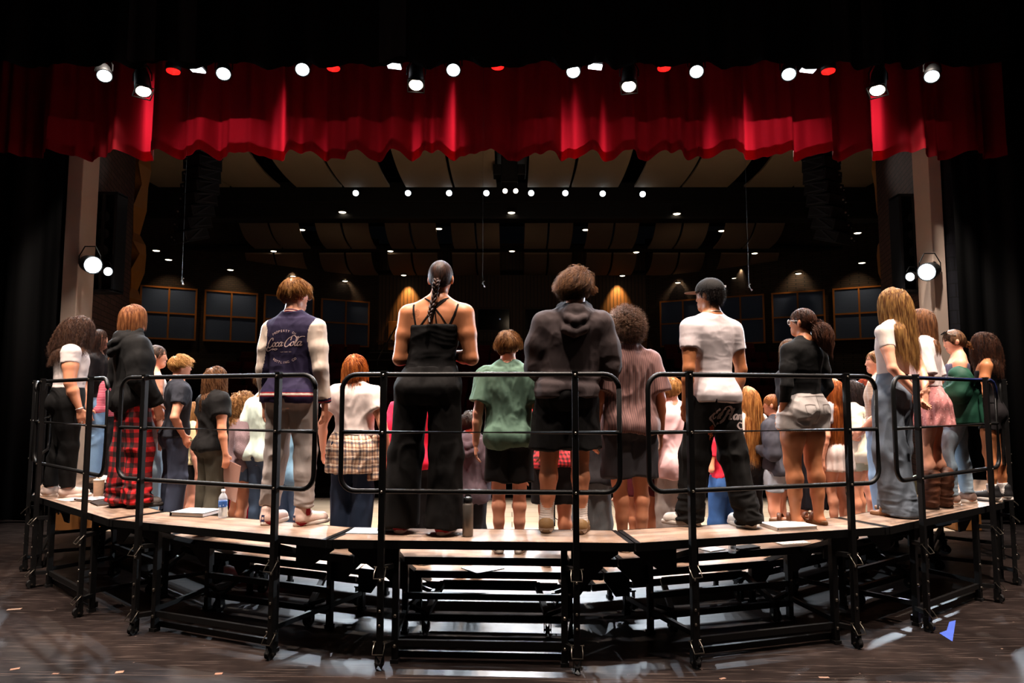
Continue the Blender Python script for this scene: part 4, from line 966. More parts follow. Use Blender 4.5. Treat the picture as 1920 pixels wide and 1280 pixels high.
def smooth_tops(P): return P
class Body:
    """one standing figure. local frame: x right, y forwards, z up, origin on the deck between the feet"""
    def __init__(s, t, H=1.7, fem=False, w_=1.0, dep=1.0, legw=1.0, armw=1.0, off=(0, 0), feet=None, turn=0, nod=0, arms=('down', 'down'), skin='c98a6e', h=0.009, sd=1, hunch=0.0, knees=(0, 0), shoulder=1.0, hips=1.0, bust=0.0, footang=(8, 8), headsc=1.0, tilt=0, belly=0.0):
        s.t = t; s.H = H; s.h = h; s.fem = fem; s.w = w_; s.sd = sd; s.dep = dep; s.legw = legw; s.armw = armw; s.skin = skin
        O = np.array(off, float); s.O = O; s.hunch = hunch
        def offz(z):
            z = np.asarray(z, float) / H; t_ = np.clip((z - 0.45) / 0.55, 0, 1); g = 0.35 * z + 0.65 * t_
            return O[0] * g, O[1] * g + hunch * np.clip((z - 0.7) / 0.3, 0, 1) ** 1.5
        s.off = offz
        def sp(x, y, z): ox, oy = offz(z * H); return np.array([x * H + float(ox), y * H + float(oy), z * H])
        s.sp = sp
        hipw = (0.098 if fem else 0.089) * w_ * hips; wst = (0.070 if fem else 0.078) * w_; chs = (0.086 if fem else 0.099) * (0.5 + 0.5 * w_); shd = (0.093 if fem else 0.102) * shoulder * (0.6 + 0.4 * w_)
        s.secs = [(0.465, hipw * 0.72, 0.05 * dep, -0.006), (0.495, hipw * 0.96, 0.064 * dep, -0.010), (0.525, hipw, 0.068 * dep, -0.012), (0.565, hipw * 0.93, 0.062 * dep, -0.004 + belly * .3), (0.615, wst, 0.053 * dep + belly, 0.0 + belly), (0.67, wst * 1.06, 0.055 * dep + belly * .7, 0.002 + belly * .6), (0.73, chs, 0.061 * dep, 0.002), (0.775, chs * 1.04, 0.060 * dep, 0.0), (0.805, chs * 1.0, 0.052 * dep, -0.004), (0.832, chs * 0.70, 0.040, -0.006), (0.85, 0.036, 0.032, -0.006)]
        s.S = [sp(sg * shd * 1.05, -0.004, 0.794) for sg in (-1, 1)]
        feet = feet or ((-0.075, 0.0), (0.075, 0.0)); s.feet = feet; s.footang = footang
        s.hip = [sp(sg * 0.050 * w_ * hips, -0.002, 0.505) for sg in (-1, 1)]
        s.ank = [np.array([feet[i][0], feet[i][1] - 0.02, 0.047 * H]) for i in (0, 1)]
        s.knee = []
        for i in (0, 1):
            m = s.hip[i] * 0.52 + s.ank[i] * 0.48 + np.array([0, 0.012 * H + knees[i], 0]); m[2] = 0.283 * H; s.knee.append(m)
        s.E = []; s.W = []; s.hd = []; s.palm = []
        for i, sg in enumerate((-1, 1)):
            a = arms[i]; S_ = s.S[i]; u = H
            if isinstance(a, str):
                P_ = {'down': ((.030, -.020, -.165), (.012, .030, -.142), (.0, .10, -1)), 'wide': ((.060, -.020, -.155), (.018, .045, -.138), (.05, .2, -1)),
                      'front': ((.028, -.035, -.160), None, None), 'book': ((.020, .005, -.165), None, None), 'back': ((.026, -.055, -.150), None, None), 'pocket': ((.042, -.045, -.150), None, None), 'fold': ((.03, -.01, -.16), None, None)}[a]
                E_ = S_ + np.array([sg * P_[0][0], P_[0][1], P_[0][2]]) * u
                if a in ('down', 'wide'): W_ = E_ + np.array([sg * P_[1][0], P_[1][1], P_[1][2]]) * u; hd = np.array([sg * P_[2][0], P_[2][1], P_[2][2]]); pn = np.array([-sg, 0.15, 0])
                elif a == 'front': W_ = sp(sg * 0.035, 0.115, 0.655); hd = np.array([-sg * 1, 0.3, 0.1]); pn = np.array([0, -1, 0.2])
                elif a == 'book': W_ = sp(sg * 0.075, 0.135, 0.70); hd = np.array([-sg * .3, 0.9, 0.3]); pn = np.array([-sg * .5, 0, 1])
                elif a == 'fold': W_ = sp(-sg * 0.01, 0.10, 0.70 + sg * 0.01); hd = np.array([-sg, -0.1, 0.1]); pn = np.array([0, -1, 0])
                elif a == 'back': W_ = sp(sg * 0.022, -0.085, 0.535); hd = np.array([-sg * 0.8, -0.2, -0.75]); pn = np.array([0, -1, 0.1])
                else: W_ = sp(sg * 0.105 * w_, 0.012, 0.535); hd = np.array([0, 0.45, -1]); pn = np.array([-sg, 0, 0])
            else:
                E_ = S_ + np.array(a[0]) * u * np.array([sg, 1, 1]); W_ = E_ + np.array(a[1]) * u * np.array([sg, 1, 1]); hd = np.array(a[2]) * np.array([sg, 1, 1]); pn = np.array(a[3] if len(a) > 3 else (-1, 0, 0)) * np.array([sg, 1, 1])
            v = E_ - S_; E_ = S_ + v / np.linalg.norm(v) * 0.168 * u
            v = W_ - E_; Lw = np.linalg.norm(v); W_ = E_ + v / Lw * min(max(Lw, 0.125 * u), 0.150 * u)
            s.E.append(E_); s.W.append(W_); s.hd.append(hd / np.linalg.norm(hd)); s.palm.append(pn / np.linalg.norm(pn))
        s.hc = sp(0, 0.010, 0.932); s.HS = headsc
        s.HR = (Matrix.Rotation(R(turn), 3, 'Z') @ Matrix.Rotation(R(nod), 3, 'X') @ Matrix.Rotation(R(tilt), 3, 'Y')); s.HRn = np.array(s.HR)
    def hp(s, x, y, z): # point of the head frame (fractions of H, origin at the head's centre)
        return s.hc + s.HRn @ (np.array([x, y, z]) * s.H * s.HS)
    def box(s, pts, m): A = np.array(pts); return A.min(0) - m, A.max(0) + m
    def build_body(s, arms=(True, True), legs=True, name='body', eyes=True):
        H, h = s.H, s.h; W = s.w
        allp = [s.hc + [0, 0, 0.075 * H], s.hc] + s.S + s.E + s.W + [s.W[i] + s.hd[i] * 0.12 * H for i in (0, 1)] + s.knee + s.ank + [np.array([0, -0.12 * H, 0.5 * H]), np.array([0, 0.1 * H, 0.02])]
        lo, hi = s.box(allp, 0.085 * H); lo[2] = 0.0; f = Field(lo, hi, h)
        f.loft([(a * H, b * H, c * H, d * H) for a, b, c, d in s.secs], s.off, k=0.03)
        nb, nt_ = s.sp(0, -0.012, 0.835), s.hp(0, -0.008, -0.03)
        nr = (0.028 if s.fem else 0.034) * H * (0.7 + 0.3 * W)
        f.cone(nb, nt_, nr * 1.12, nr, 0.03)
        for i, sg in enumerate((-1, 1)):
            f.cone(s.sp(sg * 0.02, -0.012, 0.842), s.S[i] + [0, 0, 0.004 * H], 0.027 * H, 0.021 * H * s.armw, 0.035)      # trapezius and deltoid line
            ar = (0.0265 if s.fem else 0.030) * H * s.armw
            mid = s.S[i] * 0.55 + s.E[i] * 0.45
            f.cone(s.S[i], mid, ar * 1.12, ar * 0.98, 0.04); f.cone(mid, s.E[i], ar * 0.98, ar * 0.72, 0.02)
            fm = s.E[i] * 0.68 + s.W[i] * 0.32; f.cone(s.E[i], fm, ar * 0.70, ar * 0.74, 0.02); f.cone(fm, s.W[i], ar * 0.74, 0.0155 * H, 0.015, )
            s.hand(f, i)
            an = s.ank[i]; s.leg_prims(f, i, 0.0)
            a = R(s.footang[i]) * sg; fd = np.array([math.sin(a), math.cos(a), 0])
            f.cone(an + [0, 0, -0.012 * H], np.array([an[0], an[1], 0.03]) - fd * 0.03, 0.022 * H, 0.024, 0.015); f.cone(np.array([an[0], an[1], 0.028]) - fd * 0.025, np.array([an[0], an[1], 0.02]) + fd * 0.15, 0.026, 0.02, 0.02, sq=((1, 0, 0), 1.5))
        # head
        q = H * s.HS
        f.ell(s.hp(0, -0.008, 0.010), np.array([0.0425, 0.0535, 0.0535]) * q, 0.01, s.HRn)
        f.cone(s.hp(0, 0.018, -0.012), s.hp(0, 0.030, -0.046), 0.032 * q, 0.016 * q, 0.02); f.cone(s.hp(0, 0.0, -0.02), s.hp(0, 0.022, -0.045), 0.034 * q, 0.021 * q, 0.02)
        f.cone(s.hp(0, 0.042, 0.004), s.hp(0, 0.0505, -0.014), 0.0045 * q, 0.0065 * q, 0.008); f.ell(s.hp(0, 0.043, -0.033), np.array([0.014, 0.0075, 0.006]) * q, 0.006, s.HRn)
        f.ell(s.hp(0, 0.036, 0.008), np.array([0.027, 0.010, 0.007]) * q, 0.01, s.HRn)
        for sg in (-1, 1):
            f.ell(s.hp(sg * 0.0435, -0.006, -0.006), np.array([0.0065, 0.011, 0.018]) * q, 0.006, s.HRn @ np.array(Matrix.Rotation(sg * 0.35, 3, 'Z')))
        P, Q = f.mesh(); P = relax(P, Q, 1, 0.4)
        mats = [skin_mat(s.skin), M('a8655a', 0.45, name='lips'), M('1c120e', 0.5, name='brow_hair')]
        C = P[Q].mean(1); Lc = (C - s.hc) @ s.HRn / (H * s.HS); mi = np.zeros(len(Q), int)
        mi[(np.abs(Lc[:, 0]) < 0.013) & (Lc[:, 1] > 0.040) & (np.abs(Lc[:, 2] + 0.034) < 0.0042)] = 1
        mi[(np.abs(np.abs(Lc[:, 0]) - 0.018) < 0.010) & (Lc[:, 1] > 0.032) & (np.abs(Lc[:, 2] - 0.013) < (0.0018 if s.h < .009 else 0.0))] = 2
        o = fast_mesh(name, P, Q, mats, s.t, mi=mi)
        if eyes:
            for sg in (-1, 1):
                mb = MB(); c = s.hp(sg * 0.0165, 0.0375, 0.000); rr = 0.0058 * H * s.HS
                mb.lathe([(rr * math.cos(a) + 1e-4, rr * math.sin(a)) for a in np.linspace(-PI / 2, PI / 2, 8)], 12, tuple(c)); e = build('eye', mb, M('e8e2dc', 0.2, name='eye_white'), parent=o, smooth=True)
                mb = MB(); fw = s.HRn @ np.array([0, 1, 0]); mb.cyl(tuple(c + fw * rr * 0.80), tuple(c + fw * rr * 1.03), rr * 0.62, 10); build('iris', mb, M('2a1a12', 0.2, name='iris'), parent=e)
        s.body = o; return o
    def leg_prims(s, f, i, e, shin=True):
        H = s.H; lw = s.legw; hp_, kn, an = s.hip[i], s.knee[i], s.ank[i]
        f.cone(hp_ + [0, 0, -0.01 * H], hp_ * 0.5 + kn * 0.5, 0.050 * H * lw + e, 0.044 * H * lw + e, 0.02); f.cone(hp_ * 0.5 + kn * 0.5, kn, 0.044 * H * lw + e, 0.0295 * H * lw + e, 0.02)
        f.ell(hp_ + [0, -0.034 * H * s.dep, 0.012 * H], np.array([0.046, 0.040, 0.050]) * H * (0.6 + 0.4 * s.w) + e, 0.03)
        if shin: cf = kn * 0.68 + an * 0.32 + np.array([0, -0.010 * H, 0]); c2 = kn * 0.38 + an * 0.62 + np.array([0, -0.006 * H, 0]); f.cone(kn, cf, 0.0285 * H * lw + e, 0.0305 * H * lw + e, 0.03); f.cone(cf, c2, 0.0305 * H * lw + e, 0.0245 * H * lw + e, 0.02); f.cone(c2, an, 0.0245 * H * lw + e, 0.0195 * H * (0.5 + .5 * lw) + e, 0.02)
    def hand(s, f, i):
        sg = (-1, 1)[i]; u = s.H / 1.7; W_, d, n = s.W[i], s.hd[i], s.palm[i]; n = n - d * (n @ d); n /= np.linalg.norm(n); l = np.cross(d, n) * (1 if sg > 0 else -1)
        # l points towards the thumb
        if l[1] < 0 and abs(l[1]) > 0.3: l = -l
        rad = max(0.0085 * u, s.h * 0.95)
        for k, (o, fl) in enumerate(((0.030, 0.070), (0.011, 0.078), (-0.009, 0.073), (-0.027, 0.058))):
            kn = W_ + d * 0.088 * u + l * o * u; f.cone(W_ + l * o * 0.55 * u, kn, 0.0125 * u, 0.0105 * u, 0.010)
            c1 = d * 0.93 + n * 0.30; c1 /= np.linalg.norm(c1); c2 = d * 0.70 + n * 0.72; c2 /= np.linalg.norm(c2)
            m1 = kn + c1 * fl * 0.5 * u; m2 = m1 + c2 * fl * 0.5 * u; f.cone(kn, m1, rad * 1.1, rad, 0.004); f.cone(m1, m2, rad, rad * 0.85, 0.003)
        tb = W_ + d * 0.022 * u + l * 0.022 * u; t1 = tb + (d * 0.55 + l * 0.75 + n * 0.25) * 0.042 * u; t2 = t1 + (d * 0.9 + l * 0.25 + n * 0.3) * 0.030 * u
        f.cone(tb, t1, 0.0135 * u, rad * 1.15, 0.010); f.cone(t1, t2, rad * 1.15, rad * 0.95, 0.004)
    # ---- garments
    def top(s, mat, hem=0.50, ease=0.012, loose=0.0, sleeve='short', slw=1.0, name='shirt', fold=0.006, fs=(14, 14, 5), neck=0.842, back_fold=None, crop_top=None, mats=None, mifn=None, waist_in=0.0, hood=False, seed=None, sl_end=None, boxy=0.0, h=None, rib=0.0, puff=0.0, over=False):
        H = s.H; h = h or s.h; lo_z = hem * H; pts = [s.sp(0, 0, hem), s.hc] + s.S
        fr = {'short': 0.52, 'cap': 0.28, 'elbow': 0.85, 'none': 0, 'long': 2}[sleeve] if sl_end is None else sl_end
        if fr: pts += [s.S[i] * (1 - min(fr, 1)) + s.E[i] * min(fr, 1) for i in (0, 1)]
        if fr > 1: pts += s.W
        lo, hi = s.box(pts, 0.15 * H); lo[2] = lo_z - 0.05; hi[2] = 0.93 * H; f = Field(lo, hi, h)
        secs = []
        chest = s.secs[6]
        for (z, rx, ry, cy) in s.secs:
            if z < 0.46: continue
            e = ease / H
            if z < 0.60 and hem < 0.56: e = max(e, (0.030 if over else 0.020 if boxy > 0 else 0.012) / H)
            rx2 = rx + e; ry2 = ry + e
            if z < 0.72:
                tgt = chest[1] * (1.0 + boxy) + e + loose / H * (0.73 - z) / 0.2; rx2 = max(rx2, rx2 * (1 - boxy) + tgt * min(1, boxy + (1 if loose > 0 else 0))) if (loose > 0 or boxy > 0) else rx2 - waist_in / H * max(0, 1 - abs(z - 0.62) / 0.06)
                if loose > 0: ry2 = max(ry2, s.secs[6][2] + e * 0.6 + loose / H * (0.73 - z) / 0.3)
            secs.append((z, rx2, ry2, cy))
        if hem < secs[0][0]:
            a = secs[0]; b_ = [q for q in secs if q[0] >= 0.5][0]; secs = [(hem, b_[1] * (1.0 + 0.02), b_[2], b_[3])] + [q for q in secs if q[0] >= 0.5]
        zz = [q for q in secs if q[0] > hem]; i0 = [np.interp(hem, [q[0] for q in secs], [q[k] for q in secs]) for k in (1, 2, 3)]
        secs = [(hem, *i0)] + zz
        secs = [q for q in secs if q[0] <= 0.836]
        if crop_top: secs = [q for q in secs if q[0] < crop_top] + [(crop_top, *[np.interp(crop_top, [q[0] for q in secs], [q[k] for q in secs]) for k in (1, 2, 3)])]
        f.loft([(a * H, b * H, c * H, d * H) for a, b, c, d in secs], s.off, k=0.03)
        if not crop_top:
            for i, sg in enumerate((-1, 1)): f.cone(s.sp(sg * 0.022, -0.011, 0.838), s.S[i] + [0, 0, 0.003 * H], 0.027 * H + 0.006 + ease * .35, 0.021 * H * s.armw + 0.004 + ease * .35, 0.035)
            nr_ = (0.028 if s.fem else 0.034) * H * (0.7 + 0.3 * s.w); f.cone(s.sp(0, -0.012, 0.82), s.sp(0, -0.0115, neck), nr_ * 1.14 + .005, nr_ * 1.06 + .006 + ease * 0.3, 0.02, cut1=True)
        else:
            pass
        if hem < 0.56 and (boxy > 0 or loose > 0 or over):
            for i in (0, 1): f.ell(s.hip[i] + [0, -0.034 * H * s.dep, 0.012 * H], np.array([0.046, 0.040, 0.050]) * H * (0.6 + 0.4 * s.w) + (.010 if over else .016) + ease * .5, 0.03)
        if fr:
            for i, sg in enumerate((-1, 1)):
                ar = (0.0265 if s.fem else 0.030) * H * s.armw; S_, E_, W_ = s.S[i], s.E[i], s.W[i]
                r0 = ar * 1.12 + 0.004 + ease * 0.35; g = 0.003 + ease * slw
                if fr <= 1:
                    e = S_ * (1 - fr) + E_ * fr; e = e + (e - S_) * 0.0; f.cone(S_, e, r0 + puff, ar * 0.98 + g + puff * .4, 0.045, cut1=True)
                else:
                    f.cone(S_, S_ * .5 + E_ * .5, r0 + puff * .4, ar * 1.0 + g + puff, 0.045); f.cone(S_ * .5 + E_ * .5, E_, ar * 1.0 + g + puff, ar * 0.80 + g + puff, 0.025); f.cone(E_, W_, ar * 0.80 + g + puff, 0.0155 * H + g * 0.9, 0.02, cut1=True)
        if hood:
            def U(xw, y0, z0, yb, zb_, r, k=0.010, n=7):
                pts_ = [s.sp(xw * math.cos(t_), y0 + (yb - y0) * math.sin(t_), z0 + (zb_ - z0) * math.sin(t_) ** 1.3) for t_ in np.linspace(0, PI, n)]
                for q0, q1 in zip(pts_[:-1], pts_[1:]): f.cone(q0, q1, r * H, r * H, k)
            f.cone(s.sp(0, -0.055, 0.83), s.sp(0, -0.080, 0.775), 0.036 * H, 0.026 * H, 0.03, sq=((1, 0, 0), 1.3))
            U(0.066, 0.012, 0.842, -0.100, 0.752, 0.016); U(0.052, 0.010, 0.860, -0.098, 0.795, 0.017); U(0.038, 0.022, 0.872, -0.074, 0.838, 0.015)
        zb = hem * H
        def hemz(X, Y): return zb + 0.012 * np.sin(X * 18 + s.sd) * (1 if loose or boxy else 0.3) + 0 * Y
        # arms may hang lower than the hem: cut only the trunk part
        if fr <= 1: f.cut_below(zb, hemz)
        P, Q = f.mesh(); Nn = vnormals(P, Q); sd_ = (seed or s.sd)
        amp = fold * np.ones(len(P))
        P = P + Nn * (folds(P, fs, fold, sd_) * 1.0 + folds(P, np.array(fs) * 2.3, fold * 0.35, sd_ + 2))[:, None]
        if back_fold: P = P + Nn * back_fold(P, s)[:, None]
        if rib: P = P + Nn * (rib * np.sin(P[:, 2] * 190) * (P[:, 2] < zb + 0.05))[:, None]
        P = relax(P, Q, 1, 0.35)
        mi = mifn(P[Q].mean(1), s) if mifn else None
        return fast_mesh(name, P, Q, mats or mat, s.t, mi=mi)
    def legs(s, mat, top=0.595, end=0.03, kw=1.25, hw_=1.3, tw=1.12, name='trousers', fold=0.006, stack=0.0, ease=0.01, mats=None, mifn=None, h=None, seat=1.0, fs=(13, 13, 6), drop=0.0, seed=None, flat_side=None):
        H = s.H; h = h or s.h; L = s.legw; zb = end * H
        pts = s.hip + s.knee + s.ank + [s.sp(0, 0, top)]; lo, hi = s.box(pts, 0.13 * H); lo[2] = max(zb - 0.02, -0.01); hi[2] = top * H + 0.03; f = Field(lo, hi, h)
        secs = [(z, rx + ease / H, ry + ease / H, cy) for z, rx, ry, cy in s.secs if z < top]; k_ = [np.interp(top, [q[0] for q in s.secs], [q[k] for q in s.secs]) for k in (1, 2, 3)]
        secs = secs + [(top, k_[0] + ease / H, k_[1] + ease / H, k_[2])]; f.loft([(a * H, b * H, c * H, d * H) for a, b, c, d in secs], s.off, k=0.03)
        for i, sg in enumerate((-1, 1)):
            hp_, kn, an = s.hip[i], s.knee[i], s.ank[i]; tr = 0.050 * H * L * tw; kr = 0.031 * H * L * kw; er = 0.024 * H * (0.5 + .5 * L) * hw_ * 1.25
            kn = kn + [sg * 0.004 * H, 0, 0]
            f.cone(hp_ + [0, 0, -0.012 * H], kn, tr, kr, 0.022)
            if end < 0.25:
                e = kn + (an - kn) * ((0.283 - end) / (0.283 - 0.047)); e[1] -= 0.004; f.cone(kn, e, kr, er, 0.03)
            else:
                pass
            s.leg_prims(f, i, max(0.007, ease * .6), end < 0.2)
        f.cut_below(zb, (lambda X, Y: zb + 0.008 * np.sin(X * 25 + Y * 21 + s.sd)))
        P, Q = f.mesh(); Nn = vnormals(P, Q); sd_ = (seed or s.sd) + 11
        z = P[:, 2] / H; a = np.full(len(P), fold)
        P = P + Nn * (folds(P, fs, 1.0, sd_) * a * (0.5 + 0.8 * np.exp(-((z - 0.27) / 0.05) ** 2) + 0.6 * np.exp(-((z - 0.47) / 0.06) ** 2)) + folds(P, (8, 8, 2), fold * 1.0, sd_ + 1, ridge=False))[:, None]
        if stack:
            g = np.clip(1 - (z - end) / 0.16, 0, 1); P = P + Nn * (stack * g * folds(P, (9, 9, 30), 1.0, sd_ + 5))[:, None]
        P = relax(P, Q, 1, 0.35); mi = mifn(P[Q].mean(1), s) if mifn else None
        return fast_mesh(name, P, Q, mats or mat, s.t, mi=mi)
    def skirt(s, mat, top=0.60, end=0.40, flare=1.35, pleats=14, amp=0.012, name='skirt', fold=0.005, h=None):
        H = s.H; h = h or s.h; lo, hi = s.box([s.sp(0, 0, top), s.sp(0, 0, end)], 0.17 * H); lo[2] = end * H - 0.03; hi[2] = top * H + 0.03; f = Field(lo, hi, h)
        hipr = max(q[1] for q in s.secs[:4]) * s.H; hipd = 0.07 * H * s.dep
        wr = [np.interp(top, [q[0] for q in s.secs], [q[k] for q in s.secs]) for k in (1, 2)]
        secs = [(end * H, hipr * flare, hipd * flare * 1.12, -0.012 * H), (0.52 * H, hipr + 0.024, hipd + 0.026, -0.012 * H), (top * H, wr[0] * H + 0.012, wr[1] * H + 0.012, 0)] if end < 0.5 else [(end * H, hipr * flare, hipd * flare, -.01), (top * H, wr[0] * H + .012, wr[1] * H + .012, 0)]
        f.loft(secs, s.off, k=0.0)
        for i in (0, 1): f.ell(s.hip[i] + [0, -0.034 * H * s.dep, 0.012 * H], np.array([0.046, 0.040, 0.050]) * H * (0.6 + 0.4 * s.w) + 0.022, 0.03)
        P, Q = f.mesh(); Nn = vnormals(P, Q); g = np.clip((top * H - P[:, 2]) / ((top - end) * H), 0, 1)
        th = np.arctan2(P[:, 0], P[:, 1]); side_ = (np.abs(Nn[:, 2]) < 0.8)
        P = P + Nn * ((np.sin(th * pleats + 1.5 * np.sin(th * 3 + s.sd)) * amp * g + folds(P, (14, 14, 7), fold, s.sd)) * side_)[:, None]; P = relax(P, Q, 1, 0.3)
        return fast_mesh(name, P, Q, mat, s.t)
    def shoes(s, col='e9e2da', sole='f2eee8', kind='sneaker', socks=None, accent=None, h=0.0055, rough=0.6):
        H = s.H
        for i, sg in enumerate((-1, 1)):
            an = s.ank[i]; a = R(s.footang[i]) * sg; M3 = np.array(Matrix.Rotation(-a, 3, 'Z')); c = np.array([an[0], an[1], 0.0])
            T = lambda x, y, z: c + M3 @ np.array([x, y, z])
            ln = 0.155 * H; bk = -0.042 * H; ty = bk + ln; wd = 0.027 * H; sq = (M3 @ np.array([1, 0, 0]), 1.0)
            lo, hi = s.box([T(0, bk, 0), T(0, ty, 0.0), T(0, 0, 0.15 if kind != 'boot' else 0.34)], 0.09); lo[2] = -0.01
            if kind in ('sneaker', 'hightop', 'boot', 'slipon'):
                f = Field(lo, hi, h); hh = 0.030
                f.cone(T(0, bk + wd, hh + 0.02), T(0, ty - wd * 1.1, hh + 0.006), wd * 1.0, wd * 0.92, 0.02); f.cone(T(0, bk + wd, hh + 0.018), T(0, bk + wd * 1.1, 0.062 + (0.05 if kind == 'hightop' else 0.0) + (0.22 if kind == 'boot' else 0)), wd * 0.95, wd * (0.95 if kind != 'boot' else 1.5), 0.02)
                f.cone(T(0, bk + wd * 1.4, 0.075), T(0, ty - wd * 2, 0.04), wd * 0.78, wd * 0.7, 0.02)
                if kind == 'boot': f.cone(T(0, bk + wd * 1.2, 0.08), T(0, bk + wd * 1.2, 0.30), wd * 1.15, wd * 1.6, 0.02, cut1=True)
                f.D = np.maximum(f.D, (0.018 - f.ax[2])[None, None, :].astype(F4))
                P, Q = f.mesh(); Nn = vnormals(P, Q)
                if kind == 'boot': P = P + Nn * folds(P, (8, 8, 26), 0.007, 3)[:, None]
                up = fast_mesh('shoe' if kind != 'boot' else 'boot', P, Q, M(col, rough, var=0.12, bump=0.15, bscale=150, name='shoe_upper'), s.t)
                par = up
            else: par = None
            # sole outline
            outl = []
            for k in range(28):
                t_ = 2 * PI * k / 28; y = (bk + ty) / 2 + (ln / 2 + 0.004) * math.sin(t_); ww = (0.030 if math.sin(t_) > 0 else 0.026) * H
                x = math.copysign(abs(math.cos(t_)) ** 0.7, math.cos(t_)) * ww * (1 - 0.10 * (abs(math.sin(t_ + 2.6)) ** 2)); outl.append(Vector(T(x, y, 0.0005)))
            mb = MB(); th = 0.030 if kind != 'boot' else 0.03; n = len(outl); cen = sum(outl, Vector()) / n
            vs = [cen + (p - cen) * f_ + Vector((0, 0, z)) for f_, z in ((0.97, 0), (1.02, 0.006), (1.0, th - 0.004), (0.95, th)) for p in outl]
            mb.add(vs, [tuple(range(n))[::-1], tuple(range(3 * n, 4 * n))] + [(j * n + k, j * n + (k + 1) % n, (j + 1) * n + (k + 1) % n, (j + 1) * n + k) for j in range(3) for k in range(n)])
            if kind == 'sandal':
                so = build('sandal', mb, M(sole, 0.6, var=.2, name='cork_sole'), parent=s.t, smooth=True)
                for yy, zz in ((ty * 0.55, 0.052), (ty * 0.18, 0.062)):
                    m2 = MB(); pts = [T(wd * 1.12 * math.cos(b_), yy + 0.01 * math.sin(b_), 0.022 + (zz) * max(0, math.sin(b_))) for b_ in np.linspace(0, PI, 12)]
                    vs = []; 
                    for p in pts: vs += [Vector(p) - Vector(M3 @ np.array([0, .016, 0])), Vector(p) + Vector(M3 @ np.array([0, .016, 0]))]
                    m2.add(vs, [(2 * k, 2 * k + 1, 2 * k + 3, 2 * k + 2) for k in range(len(pts) - 1)]); build('strap', m2, M(col, 0.5, name='leather_strap'), parent=so, smooth=True, solid=0.004)
            else:
                so = build('sole', mb, M(sole, 0.6, name='rubber_sole'), parent=par, smooth=True)
                if kind in ('sneaker', 'hightop'):
                    m2 = MB()
                    for k in range(5):
                        y = ty - wd * 2.1 - k * 0.017; z = 0.072 + k * 0.0085; m2.tube([T(-0.018, y, z), T(0, y + 0.004, z + 0.007), T(0.018, y, z)], 0.0028, 5)
                    build('laces', m2, M('f2eeea', 0.8, name='laces'), parent=par)
                if accent:
                    m2 = MB(); m2.add([Vector(T(*q)) for q in ((-0.014, bk - 0.004, 0.03), (0.014, bk - 0.004, 0.03), (0.012, bk - 0.0015, 0.078), (-0.012, bk - 0.0015, 0.078))], [(0, 1, 2, 3)]); build('heel_tab', m2, M(accent, 0.5, name='heel_tab'), parent=par, solid=0.005)
            if socks:
                f = Field(*s.box([T(0, 0, 0), an + [0, 0, socks[1] * H]], 0.09), h); f.cone(T(0, bk + wd, 0.04), an + [0, 0, 0.0], 0.026 * H, 0.0225 * H * (.6 + .4 * s.legw) + .003, 0.02); e = an + (s.knee[i] - an) * socks[1]; f.cone(an, e, 0.0225 * H * (.6 + .4 * s.legw) + .003, 0.026 * H * (.6 + .4 * s.legw) + .003, 0.02, cut1=True)
                f.cone(T(0, bk + wd, 0.04), T(0, ty - wd * 1.6, 0.035), 0.024 * H, 0.02 * H, 0.02)
                P, Q = f.mesh(); Nn = vnormals(P, Q); P = P + Nn * (0.0012 * np.sin(P[:, 2] * 420))[:, None]; fast_mesh('sock', P, Q, cloth(socks[0]), s.t)
    def collide(s, X, m=1.03, torso=True, hm=1.0):
        """push points out of the head and the trunk"""
        q = s.H * s.HS; L = (X - s.hp(0, -0.008, 0.010)) @ s.HRn; r = np.array([0.0435, 0.0545, 0.0545]) * q * hm; rho = np.linalg.norm(L / r, axis=-1, keepdims=True)
        L2 = np.where(rho < 1, L / np.maximum(rho, 1e-3), L); X = s.hp(0, -0.008, 0.010) + L2 @ s.HRn.T
        if torso:
            z = X[..., 2]; zs = np.array([q_[0] for q_ in s.secs]) * s.H; ox, oy = s.off(z)
            rx = np.interp(z, zs, [q_[1] for q_ in s.secs]) * s.H + 0.035; ry = np.interp(z, zs, [q_[2] for q_ in s.secs]) * s.H + 0.030; cy = np.interp(z, zs, [q_[3] for q_ in s.secs]) * s.H + oy
            dx, dy = X[..., 0] - ox, X[..., 1] - cy; rho = np.sqrt((dx / rx) ** 2 + (dy / ry) ** 2) + 1e-6; ins = (rho < 1) & (z < 0.835 * s.H); f_ = np.where(ins, 1 / rho, 1)
            # neck and shoulder slope
            X = X.copy(); X[..., 0] = ox + dx * f_; X[..., 1] = cy + dy * f_
        return X
    def hair(s, c1, c2, length=0.05, n=500, steps=8, vol=0.008, curl=0.0, cfreq=60, grav=0.5, flow=(0, 0, 0), rad=0.0022, hairline=0.45, nape=-0.72, lift=0.4, messy=0.15, base=True, side_len=None, sd=None, gather=None, top_extra=0.0, cap_scale=1.06, blob=None, swept=0.0, torso=True, name='hair', fringe=None, clump=0.0, cut_z=None, temple=0.0):
        n = int(n * (2.2 if s.h < .009 else 2.6)); rad = rad * 0.62; rs = np.random.RandomState((sd or s.sd) * 13 + 5); q = s.H * s.HS; u = rs.normal(size=(n * 4, 3)); u /= np.linalg.norm(u, axis=1, keepdims=True)
        x, y, z = u.T
        ok = (z > nape + 0.9 * np.clip(y + 0.15, 0, 1)) & ~((y > hairline) & (z < 0.72)) & ~((np.abs(x) > 0.6) & (y > 0.0 + temple) & (z < 0.12)) & ~((np.abs(x) > 0.75) & (y > -0.35) & (z < -0.25))
        u = u[ok][:n]; n = len(u); r = np.array([0.0425, 0.0535, 0.0535]) * q
        hc = np.array([0, -0.008, 0.010]) * q
        P = u * r * 1.01 + hc; Nn = u / r; Nn /= np.linalg.norm(Nn, axis=1, keepdims=True)
